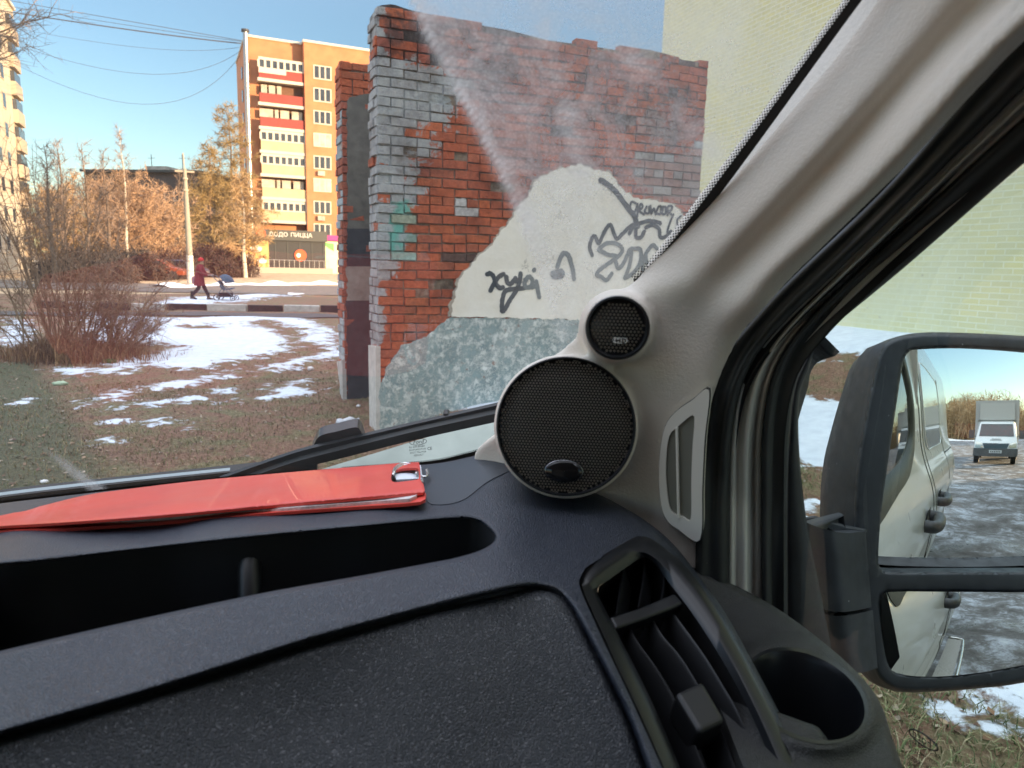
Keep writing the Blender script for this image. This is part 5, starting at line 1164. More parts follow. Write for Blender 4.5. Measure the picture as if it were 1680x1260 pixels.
gstroke([S_([(1215, 345), (1180, 335), (1170, 385), (1200, 415), (1222, 370), (1225, 345), (1225, 440), (1200, 480)]), S_([(1240, 400), (1265, 370), (1250, 350), (1240, 400), (1275, 430)]), S_([(1295, 370), (1280, 410), (1310, 420), (1315, 370)]), S_([(1325, 365), (1330, 425), (1350, 385), (1365, 430)]), S_([(1385, 370), (1370, 415), (1400, 425), (1405, 370), (1385, 370)]), S_([(1420, 370), (1415, 425), (1440, 420), (1440, 375), (1420, 375)]), S_([(1455, 435), (1458, 370), (1490, 370), (1480, 400), (1458, 405), (1495, 440)]), S_([(1500, 430), (1470, 500), (1455, 570), (1500, 580), (1545, 560)]), S_([(1560, 440), (1530, 470), (1535, 520), (1560, 500)])], .028, spray)
# second pier behind
W2 = WallC(566, 655, 66.6, .40)
top2 = W2.uv(580, 98)[1]
PIER = thing('brick_pier', 'narrow brick pier with grey and dark plaster strip left of the ruined wall', 'pier', tuple(W2.o))
def colf2(u, v, end=False): return brickcol('r' if v > top2 - .5 else ('w' if (end and random.random() < .55) else 'd'))
a_, b_ = bricks(W2, 1.6, lambda u: top2 - .02 * math.sin(u * 9), colf2); a_.build('brickwork', bm_, PIER); b_.build('mortar', mm_, PIER)
stripc = uvl(W2, [(571, 655), (570, 560), (568, 400), (568, 260), (566, 180), (575, 165), (590, 140), (640, 120), (640, 655)])
for (va, vb_, colr, nm) in ((655, 493, (.055, .05, .06), 'dark_plaster'), (493, 437, (.33, .29, .25), 'tan_plaster'), (437, 375, (.05, .05, .058), 'dark_plaster'), (375, 160, (.16, .15, .13), 'grey_plaster')):
    q = uvl(W2, [(570, va), (568, vb_ + .1), (640, vb_ + .1 - (12 if vb_ == 160 else 0)), (640, va)]); q[:, 1] = np.where(q[:, 1] < .1, -.05, q[:, 1])
    m = MB(); Q = resamp(q, 60, True); Q[:, 0] += np.array([random.uniform(-.012, .012) for _ in Q]); m.prism([W2.P(u, v, .016) for u, v in Q], -W2.n * .02); m.build(nm, mat(nm, colr, .9, var=.3, vscale=7, bump=('noise', 20, .3, .01)), PIER)
m = MB(); m.prism([W2.P(-.03, -.05, .02), W2.P(-.03, -.05, -.05), W2.P(-.03, .42, -.40), W2.P(-.03, .50, .0)], W2.d * .05); m.build('corner_render', mat('white_render2', (.50, .47, .43), .9, var=.2, vscale=9), PIER)
# ---- yellow painted brick building on the right (real height, real depth)
YH = 17.0; YL = 34.0; YW = 13.0
YB = thing('yellow_building', 'tall windowless building of pale yellow painted brick on the right', 'building', tuple(YA))
ym = mat('yellow_brick', (.5, .5, .3), .85); nt = ym.node_tree; L = nt.links.new; b = nt.nodes['Principled BSDF']; uvn = N_(nt, 'ShaderNodeTexCoord')
bt_ = N_(nt, 'ShaderNodeTexBrick', Scale=1.0, offset=.5); bt_.inputs['Mortar Size'].default_value = .011; bt_.inputs['Brick Width'].default_value = .275; bt_.inputs['Row Height'].default_value = .085; bt_.inputs['Mortar Smooth'].default_value = .3; bt_.inputs['Bias'].default_value = -.2
bt_.inputs['Color1'].default_value = (.74, .68, .32, 1); bt_.inputs['Color2'].default_value = (.64, .61, .33, 1); bt_.inputs['Mortar'].default_value = (.80, .79, .58, 1)
nw = N_(nt, 'ShaderNodeTexNoise', Scale=1.8, Detail=3.0); L(uvn.outputs['UV'], nw.inputs['Vector']); va_ = N_(nt, 'ShaderNodeVectorMath', operation='MULTIPLY_ADD'); va_.inputs[1].default_value = (.03, .018, 0); L(nw.outputs['Color'], va_.inputs[0]); L(uvn.outputs['UV'], va_.inputs[2]); L(va_.outputs[0], bt_.inputs['Vector'])
tc = uvn; n3 = nz(1.1, 7, .65); n3.inputs['Vector'].links; pv_ = mth('MULTIPLY', mth('SUBTRACT', n3.outputs[0], .47), 9.0, True)
c1 = mixc(mth('MULTIPLY', pv_, .55), bt_.outputs['Color'], (.73, .71, .47)); n4 = nz(9, 5, .7); c1 = mixc(mth('MULTIPLY', mth('SUBTRACT', n4.outputs[0], .66), 12.0, True), c1, (.30, .22, .14)); 
n6 = nz(.5, 4, .5); c1 = mixc(mth('MULTIPLY', mth('SUBTRACT', n6.outputs[0], .36), 2.2, True), c1, (.79, .78, .60))
L(c1, b.inputs['Base Color']); bp = N_(nt, 'ShaderNodeBump', Strength=.3, Distance=.008); bp.invert = True; L(bt_.outputs['Fac'], bp.inputs['Height']); L(bp.outputs[0], b.inputs['Normal'])
def uvbox(name, quads, mt, par, **k):
    m = MB(); uv = []
    for q in quads:
        q = [Vector(p) for p in q]; e = (q[1] - q[0]); L0 = e.length
        m.add(q, [(0, 1, 2, 3)]); h = (q[3] - q[0]).length; uv += [(0, q[0].z), (L0, q[1].z), (L0, q[2].z), (0, q[3].z)]
    m.uv = uv; return m.build(name, mt, par, **k)
p0 = YA - UP * .5; p1 = YA + YD * YL - UP * .5; p2 = p1 - YN * YW; p3 = p0 - YN * YW; up_ = UP * (YH + .5)
uvbox('brick_walls', [(p1, p0, p0 + up_, p1 + up_), (p0, p3, p3 + up_, p0 + up_), (p3, p2, p2 + up_, p3 + up_), (p2, p1, p1 + up_, p2 + up_)], ym, YB)
m = MB(); e_ = .3; q0, q1, q2, q3 = p0 + up_ + YN * e_ - YD * e_, p1 + up_ + YN * e_ + YD * e_, p2 + up_ - YN * e_ + YD * e_, p3 + up_ - YN * e_ - YD * e_; m.prism([q0, q1, q2, q3], UP * .25); m.build('roof', M['plain'], YB)
# ================================================================== FARTHER AWAY
class Fac:                                                            # a facade frame: u along, w out towards us, z up
    def __init__(s, px, dist, ang):                                    # ang: degrees right of straight ahead in which the facade runs
        r = ray(px, 450); k = dist / math.hypot(r.x, r.y); s.o = Vector((r.x * k, r.y * k, 0)); s.d = Vector((math.sin(R_(ang)), math.cos(R_(ang)), 0)); s.n = Vector((s.d.y, -s.d.x, 0))
        if s.n.dot(-s.o) < 0: s.n = -s.n
    def uz(s, px, py, off=0.0): p = Pl(s.o + s.n * off, s.n).hit(px, py) - s.o; return p.dot(s.d), p.z
    def P(s, u, z, w=0.0): return s.o + s.d * u + UP * z + s.n * w
    def box(s, mb, u0, u1, z0, z1, w0, w1, mi=0): mb.box(s.P((u0 + u1) / 2, (z0 + z1) / 2, (w0 + w1) / 2), s.d * (u1 - u0) / 2, s.n * (w1 - w0) / 2, UP * (z1 - z0) / 2, mi)
Mx = {}
Mx['obrick'] = mat('orange_brick', (.47, .20, .095), .85, var=.16, vscale=.8, bump=('noise', 8, .2, .02)); Mx['cream'] = mat('cream_frame', (.52, .50, .43), .7); Mx['redp'] = mat('red_panel', (.26, .045, .035), .7, var=.1, vscale=1)
Mx['yelp'] = mat('yellow_panel', (.50, .40, .24), .7, var=.1, vscale=1); Mx['win'] = mat('window_glass', (.05, .06, .075), .12, var=.4, vscale=.7); Mx['curt'] = mat('curtain_pale', (.42, .40, .34), .8, var=.3, vscale=1.2)
Mx['dark'] = mat('shop_dark', (.05, .05, .05), .3); Mx['sign'] = mat('sign_grey', (.065, .07, .065), .6); Mx['white'] = mat('white_letter', (.75, .74, .70), .6); Mx['orange'] = mat('orange_red', (.65, .10, .03), .5)
Mx['roofm'] = mat('roof_edge', (.55, .52, .45), .6); Mx['metal'] = mat('flue_metal', (.45, .46, .47), .35, metal=.8); Mx['loggia'] = mat('loggia_wood', (.16, .08, .045), .8, var=.3, vscale=1)
AF = Fac(415, 92, 65)
BW = lambda px, py, off=0: AF.uz(px, py, off)
u0 = 0.0; uS = BW(499, 250)[0]; PRO = 1.3                                # right block stands forward
zt = BW(416, 62)[1]; uR = BW(660, 250, PRO)[0]
APT = thing('apartment_block', 'tall orange brick apartment block with red and yellow balconies and pizza shop', 'apartment block', tuple(AF.o))
print('APT height', zt, uS, uR)
m = MB(); AF.box(m, 0, uS, 0, zt, -13, 0); AF.box(m, uS, uR, 0, zt, -13, PRO); m.build('walls', Mx['obrick'], APT)
m = MB(); AF.box(m, -.1, uS, zt, zt + .25, -13.1, .12); AF.box(m, uS - .1, uR, zt + .001, zt + .26, -13.1, PRO + .12); m.build('roof', Mx['roofm'], APT)
strip_y = [131, 170, 208.5, 248, 286.5, 324.5, 361]
ul, ur = BW(427, 250)[0], uS - .02
zs_ = [BW(428, y)[1] for y in strip_y]; fh = (zs_[0] - zs_[-1]) / 6
for i, z in enumerate(zs_):
    z = zs_[0] - i * fh
    sl = MB(); AF.box(sl, ul - .15, ur, z - .32, z + .02, .0, 1.1); bal = sl.build('balcony', Mx['cream'], APT)
    pn = MB(); AF.box(pn, ul, ur, z + .022, z + 1.05, .95, 1.05); pn.build('panel', Mx['redp'] if i < 3 else Mx['yelp'], bal)
    gz = MB(); zt0 = z + 1.06; zt1 = z + fh - .34
    if i in (0, 3, 4, 6):                                              # glazed loggia with white frames
        n = 7; 
        fr = MB(); AF.box(fr, ul, ur, zt0, zt0 + .14, .93, 1.02); AF.box(fr, ul, ur, zt1 - .3, zt1, .93, 1.02)
        for k in range(n + 1): uu = ul + (ur - ul) * k / n; AF.box(fr, uu - .12, uu + .12, zt0 + .14, zt1 - .3, .93, 1.02)
        if i == 0: AF.box(fr, ul - .02, ul + (ur - ul) * .60, zt0 - .5, zt0, 1.06, 1.12)
        fr.build('frame', Mx['cream'], bal); AF.box(gz, ul + .13, ur - .13, zt0 + .14, zt1 - .3, .95, .98); gz.build('glass', Mx['win'], bal)
    else:
        AF.box(gz, ul + .1, ur, zt0 - .9, zt1 + .3, .02, .06); gz.build('loggia_back', Mx['loggia'], bal)
        fr = MB(); 
        for a_, b_ in ((.05, .18), (.22, .36), (.40, .50)) if i == 1 else ((.0, .30), (.34, .42), (.46, .66), (.72, .96)): AF.box(fr, ul + (ur - ul) * a_, ul + (ur - ul) * b_, zt0 + .05, zt1 - .25, .5, .56)
        fr.build('curtain', Mx['curt'], bal)
for i in range(8):
    y = 119.5 + i * 36.9; uc = BW(529, y, PRO)[0]; za = BW(529, y, PRO)[1]; w_ = 1.05; h_ = .78
    fr = MB(); AF.box(fr, uc - w_, uc + w_, za - h_, za + h_, PRO, PRO + .05); wi = fr.build('window', Mx['cream'], APT)
    g = MB()
    for k in (-1, 0, 1): AF.box(g, uc + k * .66 - .24, uc + k * .66 + .24, za - h_ + .14, za + h_ - .12, PRO + .055, PRO + .075)
    g.build('pane', Mx['win'] if i not in (3, 5) else Mx['curt'], wi)
    if i in (4, 6): ac = MB(); AF.box(ac, uc - .6, uc + .2, za - h_ - .75, za - h_ - .2, PRO, PRO + .35); ac.build('air_conditioner', Mx['curt'], APT)
u2 = uS + 5.2
for i in range(8):
    for q in range(1, 3):
        y = 119.5 + i * 36.9; uc = BW(529, y, PRO)[0] + q * 3.4; za = BW(529, y, PRO)[1]; fr = MB(); AF.box(fr, uc - .9, uc + .9, za - .78, za + .78, PRO, PRO + .05); wi = fr.build('window', Mx['cream'], APT); g = MB(); AF.box(g, uc - .7, uc + .7, za - .62, za + .62, PRO + .055, PRO + .075); g.build('pane', Mx['win'], wi)
# side wall windows in shade
for i in range(6):
    z = zs_[0] - i * fh + 1.6; m = MB(); m.box(AF.P(-.04, z, -5), AF.n * .55, AF.d * .04, UP * .65); m.build('side_window', Mx['win'], APT)
# metal flue at the corner
fl = MB(); c = AF.P(.0, 0, .38); fl.tube([c, c + UP * (zt + .35)], .27, 14); f_ = fl.build('flue', Mx['metal'], APT, smooth=50); cp = MB(); cp.lathe(c + UP * (zt + .35), UP, [(.27, 0), (.45, .05), (.42, .3), (.001, .42)], 14); cp.build('cap', Mx['dark'], f_)
for k in range(int((zt - 1.8) / 2.4)): cl = MB(); cl.lathe(c + UP * (1.6 + k * 2.4), UP, [(.275, 0), (.31, .01), (.31, .09), (.275, .1)], 14); cl.build('clamp', Mx['metal'], f_)
# ground-floor shop
SH = 2.6
def su(px, py, off=SH): return AF.uz(px, py, off)
ua, ub = su(404, 420)[0], su(534, 420)[0]; zsg0, zsg1 = su(480, 395)[1], su(480, 378)[1]
m = MB(); AF.box(m, ua, ub, 0, zsg0, -.5, SH); SHOP = m.build('shop', Mx['dark'], APT, label='dark glazed pizza shop on the ground floor')
m = MB(); AF.box(m, su(400, 385)[0], ub + .2, zsg0, zsg1, -.5, SH + .25); SG = m.build('fascia', Mx['sign'], SHOP)
for wd_, (pa_, pb_) in (('ДОДО', (441, 472)), ('ПИЦЦА', (477, 512))):
    m = MB(); v, f = textpts(wd_, 1.0); vx = np.array(v); wtx = np.ptp(vx[:, 0]); u_a, u_b = su(pa_, 385, SH + .3)[0], su(pb_, 385, SH + .3)[0]; sc_ = (u_b - u_a) / wtx; zc = (zsg0 + zsg1) / 2 + .05
    m.add([AF.P((u_a + u_b) / 2 + x * sc_, zc + y * sc_ * .95, SH + .28) for x, y in v], f); m.build('sign_lettering', Mx['white'], SHOP)
def disc(px, py, r, off, mt, nm, par):
    u, z = su(px, py, off); m = MB(); m.prism([AF.P(u + r * math.cos(a), z + r * math.sin(a), off) for a in np.linspace(0, 2 * math.pi, 25)[:-1]], -AF.n * .08); return m.build(nm, mt, par)
disc(428, 383, .55, SH + .36, Mx['orange'], 'roundel', SHOP); disc(493, 419, .70, SH + .12, Mx['orange'], 'roundel', SHOP); disc(490, 419, .25, SH + .14, Mx['white'], 'roundel_mark', SHOP)
m = MB(); AF.box(m, su(405, 420)[0] - .4, su(441, 420)[0], .6, zsg0 - .02, SH, SH + .1); mu = m.build('mural_panel', mat('mural_orange', (.62, .30, .09), .8, col2=(.70, .50, .20), vscale=1.1), SHOP)
m = MB(); 
for px, py, r in ((420, 408, .5), (410, 420, .3), (430, 428, .4)):
    u, z = su(px, py, SH + .12); m.prism([AF.P(u + r * 1.3 * math.cos(a), z + r * .8 * math.sin(a), SH + .13) for a in np.linspace(0, 2 * math.pi, 17)[:-1]], -AF.n * .02)
m.build('mural_shape', Mx['white'], SHOP)
m = MB(); AF.box(m, ub, ub + 3.2, 0, su(540, 396)[1], 0, SH - .2); m.build('white_kiosk', mat('kiosk_white', (.66, .68, .45), .7), APT)
m = MB(); AF.box(m, ub - .1, ub + 3.3, su(540, 395)[1], su(540, 386)[1], 0, SH); m.build('pink_fascia', mat('pink', (.50, .04, .22), .6), APT)
m = MB(); a = [su(528, 397, SH - .1), su(548, 400, SH - .1), su(548, 412, SH - .1), su(538, 406, SH - .1)]; m.prism([AF.P(u, z, SH - .15) for u, z in a], -AF.n * .04); m.build('green_stripe', mat('green', (.15, .42, .12), .6), APT)
for k in range(5): m = MB(); uu = ua + 3.2 + (ub - ua - 3.4) * k / 4; AF.box(m, uu - .05, uu + .05, .7, zsg0 - .1, SH, SH + .06); m.build('mullion', Mx['sign'], SHOP)
m = MB(); AF.box(m, ua - .5, ub + .4, 0, .62, SH, SH + 2.2); m.build('terrace', mat('terrace', (.40, .36, .30), .85), SHOP)
m = MB(); z0_ = 1.5
for k in range(17): p = AF.P(ua + (ub - ua) * k / 16, 0, SH + 2.1); m.tube([p + UP * .6, p + UP * z0_], .03, 5)
m.tube([AF.P(ua, z0_, SH + 2.1), AF.P(ub, z0_, SH + 2.1)], .035, 5); m.build('railing', Mx['metal'], SHOP)
# left apartment block
LF = Fac(57, 92, -25); LF.d = -LF.d                                    # from its far corner back towards us
zl = Pl(LF.o, LF.n).hit(43, 50).z
LB = thing('apartment_building', 'cream panel apartment building at the left edge, partly behind bare branches', 'apartment building', tuple(LF.o))
Mx['panel'] = mat('cream_wall', (.50, .45, .35), .85, var=.10, vscale=.35); Mx['panel2'] = mat('cream_wall_dark', (.42, .36, .28), .85)
print('LB', LF.o, zl, LF.n)
m = MB(); LF.box(m, 0, 42, 0, zl, -12, 0); m.build('walls', Mx['panel'], LB)
m = MB(); LF.box(m, -.2, 42, zl, zl + .3, -12.2, .2); m.build('roof', Mx['roofm'], LB)
for k in range(1, 13):
    m = MB(); LF.box(m, k * 3.2 - .03, k * 3.2 + .03, .5, zl - .3, .0, .02); m.build('panel_joint', Mx['panel2'], LB)
for fl_ in range(9):
    z = 1.6 + fl_ * (zl - 2.2) / 9
    m = MB(); LF.box(m, 1.2, 4.6, z - .5, z + .75, .0, .45); b_ = m.build('balcony', Mx['panel2'], LB); g = MB(); LF.box(g, 1.4, 4.4, z + .78, z + 1.75, .02, .35); g.build('glass', Mx['win'], b_)
    for uu in (8.5, 12.2, 16, 20, 24.2, 28, 32, 36):
        m = MB(); LF.box(m, uu - .75, uu + .75, z + .1, z + 1.55, .0, .04); wi = m.build('window', Mx['cream'] if fl_ < 2 else Mx['panel2'], LB); g = MB(); LF.box(g, uu - .6, uu - .05, z + .22, z + 1.43, .045, .06); LF.box(g, uu + .05, uu + .6, z + .22, z + 1.43, .045, .06); g.build('pane', Mx['win'], wi)
# dark five-storey block behind the trees
DF = Fac(208, 125, 98); zd = DF.uz(250, 283)[1]; uD = DF.uz(327, 300)[0]
DB = thing('residential_block', 'dark flat-roofed residential block in shade behind the larches', 'building', tuple(DF.o))
Mx['dwall'] = mat('shaded_wall', (.085, .075, .07), .9, var=.2, vscale=.4)  # the block's shade is put into this dark wall colour
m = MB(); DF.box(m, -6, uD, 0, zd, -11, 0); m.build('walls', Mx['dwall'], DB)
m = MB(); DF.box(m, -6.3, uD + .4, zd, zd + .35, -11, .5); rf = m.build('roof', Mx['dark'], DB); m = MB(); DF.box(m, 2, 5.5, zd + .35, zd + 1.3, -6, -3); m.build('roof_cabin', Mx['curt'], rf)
for uu in (2.4, 7.5): m = MB(); p = DF.P(uu, zd, -4); m.tube([p, p + UP * 3.2], .05, 5); m.tube([p + UP * 2.6 - DF.d * .6, p + UP * 2.6 + DF.d * .6], .03, 4); m.build('antenna', Mx['dark'], rf)
for fl_ in range(5):
    for k in range(5):
        uu = -3 + k * (uD + 2) / 5 + .5; z = 1.4 + fl_ * zd / 5
        if z + 1.4 > zd: continue
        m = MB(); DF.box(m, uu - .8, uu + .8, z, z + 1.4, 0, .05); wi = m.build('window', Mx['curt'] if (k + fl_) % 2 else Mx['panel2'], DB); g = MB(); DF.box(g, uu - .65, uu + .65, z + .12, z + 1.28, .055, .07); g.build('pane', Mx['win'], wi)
# lamp post, cables
def gpt(px, dist): r = ray(px, 440); k = dist / math.hypot(r.x, r.y); return Vector((r.x * k, r.y * k, 0))
p = gpt(312, 50); zt_ = 7.6
t_ = thing('utility_pole', 'tall pale concrete utility pole with whitewashed foot behind the woman', 'pole', tuple(p))
ztop = EYE + 50 * (414 - 287) / FPX * .97; lean = VR * -.05
m = MB(); m.tube([p, p + UP * 1.9 * 1.0, p + UP * ztop + lean], [.20, .185, .11], 10); m.build('shaft', mat('pole_concrete', (.32, .30, .24), .8, var=.12, vscale=2), t_, smooth=50)
m = MB(); m.tube([p + UP * .0, p + UP * 1.75], [.215, .205], 10); m.build('whitewash', mat('whitewash', (.62, .61, .57), .8), t_, smooth=50)
q = p + UP * (ztop - .15) + lean; m = MB(); m.box(q, VR * .55, VF * .05, UP * .05); m.build('crossarm', Mx['panel2'], t_)
m = MB(); m.tube([q, q + UP * 1.1 - VR * .05], .04, 6); m.build('mast', Mx['panel2'], t_)
for k, dz in enumerate((.3, 1.0)): m = MB(); m.lathe(q - UP * (dz + .2), UP, [(.13, 0), (.17, .02), (.17, .12), (.13, .14)], 10); m.build('collar', Mx['panel2'], t_)
cab = mat('cable_black', (.03, .03, .035), .6)
roofp = AF.P(-.3, zt + .3, -1)
for k, (a, d0, b, sag, r_, lab) in enumerate([((-60, -12), 34, (404, 68), .0, .028, 'thin upper cable crossing the sky towards the flue'), ((-60, -2), 34, (404, 69), .1, .022, 'thin cable just above the thick one'), ((-60, 8), 32, (404, 72), .15, .055, 'thickest cable crossing the sky'),
    ((-40, 33), 36, (402, 76), .9, .016, 'faint cable below the thick one'), ((-40, 50), 36, (402, 78), 2.6, .018, 'upper of the two sagging cables'), ((-40, 70), 36, (402, 80), 4.6, .018, 'lowest and most sagging cable')]):
    A = pt(a[0], a[1], d0); Bv = pt(b[0], b[1], 90); m = MB(); P = [A.lerp(Bv, s_ / 24) - UP * sag * 4 * (s_ / 24) * (1 - s_ / 24) for s_ in range(25)]; m.tube(P, [r_ * (.45 + .9 * s_ / 24) for s_ in range(25)], 5, caps=True)
    m.build('overhead_cable', cab, None, origin=A, label=lab, cat='cable', group='overhead cables')
# ---- trees
def tribranch(vs, fs, P, r0, r1, n=3):
    b = len(vs); N = len(P); up = Vector((.3, .5, .8)).normalized()
    for i, p in enumerate(P):
        t = (P[min(i + 1, N - 1)] - P[max(i - 1, 0)]).normalized(); s_ = t.cross(up)
        if s_.length < 1e-3: s_ = t.orthogonal()
        s_.normalize(); u = s_.cross(t); r = r0 + (r1 - r0) * i / (N - 1)
        for k in range(n): a = 2 * math.pi * k / n; vs.append(p + (u * math.cos(a) + s_ * math.sin(a)) * r)
    for i in range(N - 1):
        for k in range(n): fs.append((b + i * n + k, b + i * n + (k + 1) % n, b + (i + 1) * n + (k + 1) % n, b + (i + 1) * n + k))
def rv(r, s_=1.0): return Vector((r.gauss(0, 1), r.gauss(0, 1), r.gauss(0, 1))).normalized() * s_
def limb(r, p, d, L_, bend, n=5, grav=0.0):
    P = [p.copy()]; d = d.normalized()
    for i in range(n): d = (d + rv(r, bend) + UP * grav).normalized(); P.append(P[-1] + d * L_ / n)
    return P
BARK = {k: mat('bark_' + k, c, .9, var=.3, vscale=3) for k, c in {'grey': (.16, .12, .09), 'birch': (.55, .50, .42), 'dark': (.05, .035, .028), 'larch': (.20, .13, .08)}.items()}
TW = {k: mat('twigs_' + k, c, .9, var=.35, vscale=.8) for k, c in {'gold': (.40, .28, .15), 'orange': (.40, .27, .17), 'bare': (.26, .19, .14), 'dark': (.07, .05, .042), 'olive': (.29, .21, .09), 'purple': (.15, .10, .085)}.items()}
def tree(name, label, base, h, style, seed, tw, bk, spread, r0, group, twn=9, tww=.03, tlen=.6, nb=46, lo=.12, lean=0):
    r = random.Random(seed); T = thing(name, label, 'tree', tuple(base), group)
    trunk = MB(); P = [base + UP * (h * k / 8) + Vector((math.sin(k * 1.3 + seed), math.cos(k * 1.7 + seed), 0)) * (.012 * h * (k > 0)) + VR * lean * k / 8 for k in range(9)]
    trunk.tube(P, [r0 * (1 - .93 * k / 8) for k in range(9)], 8); trunk.build('trunk', BARK[bk], T, smooth=50)
    vs, fs = [], []
    def at(t): q = t * 8; i = min(7, int(q)); return P[i].lerp(P[i + 1], q - i)
    for i in range(nb):
        t = lo + (1 - lo) * (i + r.random()) / nb * .98; a = i * 2.399 + r.uniform(-.4, .4)
        if style == 'cone': L_ = spread * (1.08 - t) ** .8 * r.uniform(.6, 1.15) * min(1, .45 + (t - lo) * 5); el = r.uniform(-.15, .35); gr = -.02
        elif style == 'oval': L_ = spread * math.sin(math.pi * (.15 + .8 * (t - lo) / (1 - lo))) * r.uniform(.6, 1.15); el = r.uniform(.35, .95); gr = .03
        else: L_ = spread * (1.1 - t) * r.uniform(.6, 1.2); el = r.uniform(.6, 1.2); gr = .05
        d = Vector((math.cos(a) * math.cos(el), math.sin(a) * math.cos(el), math.sin(el))); B = limb(r, at(t), d, max(.5, L_), .14, 5, gr)
        tribranch(vs, fs, B, max(.012, r0 * .28 * (1 - t) + .01), .008)
        ns = max(3, int(twn * L_ / spread) + 2)
        for j in range(ns):
            q = r.uniform(.12, 1) * 5; k = min(4, int(q)); p = B[k].lerp(B[k + 1], q - k); dd_ = (d * .5 + rv(r, .8) + UP * (.25 if style != 'cone' else -.05)).normalized(); l2 = L_ * r.uniform(.18, .42) * (1.1 - .5 * q / 5)
            S2 = limb(r, p, dd_, l2, .2, 3, gr); tribranch(vs, fs, S2, .014, .005)
            for _ in range(twn):
                s_ = r.random() * 3; k2 = min(2, int(s_)); p2 = S2[k2].lerp(S2[k2 + 1], s_ - k2); d3 = (dd_ * .4 + rv(r, 1) + UP * (.2 if style != 'cone' else 0)).normalized(); l3 = tlen * r.uniform(.4, 1.2)
                sd3 = d3.cross(rv(r)).normalized() * tww * .5; b = len(vs); e = p2 + d3 * l3; vs += [p2 - sd3, p2 + sd3, e]; fs.append((b, b + 1, b + 2))
                if twn > 8:
                    for _q in range(2):
                        f_ = r.uniform(.3, .9); p3 = p2.lerp(e, f_); d4 = (d3 + rv(r, 1.1)).normalized(); e4 = p3 + d4 * l3 * .5; b = len(vs); vs += [p3 - sd3 * .8, p3 + sd3 * .8, e4]; fs.append((b, b + 1, b + 2))
    m = MB(); m.add(vs, fs); m.build('crown', TW[tw], T); return T
def top_h(px, py, dist): r = ray(px, py); k = dist / math.hypot(r.x, r.y); return EYE + r.z * k
for i, (px, ty, ds, st, tw, bk, sp, r0, lab, kw_) in enumerate([
    (262, 352, 66, 'oval', 'orange', 'larch', 4.2, .2, 'rightmost of the dense orange larches left of the pole', dict(twn=10, tww=.048, tlen=.6, nb=54, lo=.06)),
    (222, 318, 62, 'oval', 'orange', 'larch', 4.6, .2, 'dense orange larch under the birch, second from the pole', dict(twn=10, tww=.048, tlen=.6, nb=54, lo=.06)),
    (176, 288, 66, 'cone', 'orange', 'larch', 4.5, .2, 'orange larch left of the birch', dict(twn=10, tww=.048, tlen=.6, nb=54, lo=.06)),
    (128, 288, 63, 'cone', 'gold', 'larch', 4.5, .2, 'golden larch behind the front shrub', dict(twn=10, tww=.048, tlen=.6, nb=54, lo=.06)),
    (98, 318, 60, 'oval', 'gold', 'larch', 2.6, .2, 'golden larch beside the left building', dict(twn=12, tww=.055, tlen=.5, nb=50, lo=.06)),
    (350, 235, 74, 'cone', 'olive', 'larch', 4.6, .22, 'olive larch right of the pole', dict(twn=12, tww=.05, tlen=.6, nb=60, lo=.18)),
    (384, 168, 76, 'cone', 'olive', 'grey', 5.0, .24, 'tallest olive larch before the orange block', dict(twn=12, tww=.042, tlen=.65, nb=80, lo=.14)),
    (402, 285, 66, 'cone', 'gold', 'birch', 3.2, .22, 'golden larch with pale trunk beside the shop', dict(twn=12, tww=.045, tlen=.5, nb=52, lo=.22))]):
    b_ = gpt(px, ds); tree('larch_tree', lab, b_, top_h(px, ty, ds), st, 20 + i, tw, bk, sp, r0, 'golden larches in the background', **kw_)
for i, (px, ty, ds, sp, lab, tw) in enumerate([(88, 238, 48, 2.4, 'bare dark tree just right of the left building', 'bare'), (110, 232, 52, 3.0, 'bare tree between the left building and the birch', 'bare'), (150, 238, 54, 3.0, 'bare tree behind the middle larches', 'bare'), (182, 248, 56, 2.6, 'bare tree just left of the birch', 'bare'), (322, 262, 80, 4, 'bare tree behind the pole', 'bare'), (300, 275, 92, 4, 'distant bare tree over the dark roof', 'bare')]):
    tree('bare_tree', lab, gpt(px, ds), top_h(px, ty, ds), 'up', 50 + i, tw, 'grey', sp, .16, 'bare trees', twn=6, tww=.022, tlen=.7, nb=30, lo=.2)
tree('birch_tree', 'thin white-stemmed birch rising above the orange larches', gpt(212, 60), top_h(212, 212, 60), 'up', 71, 'bare', 'birch', 2.6, .14, None, twn=7, tww=.022, tlen=.6, nb=34, lo=.3)
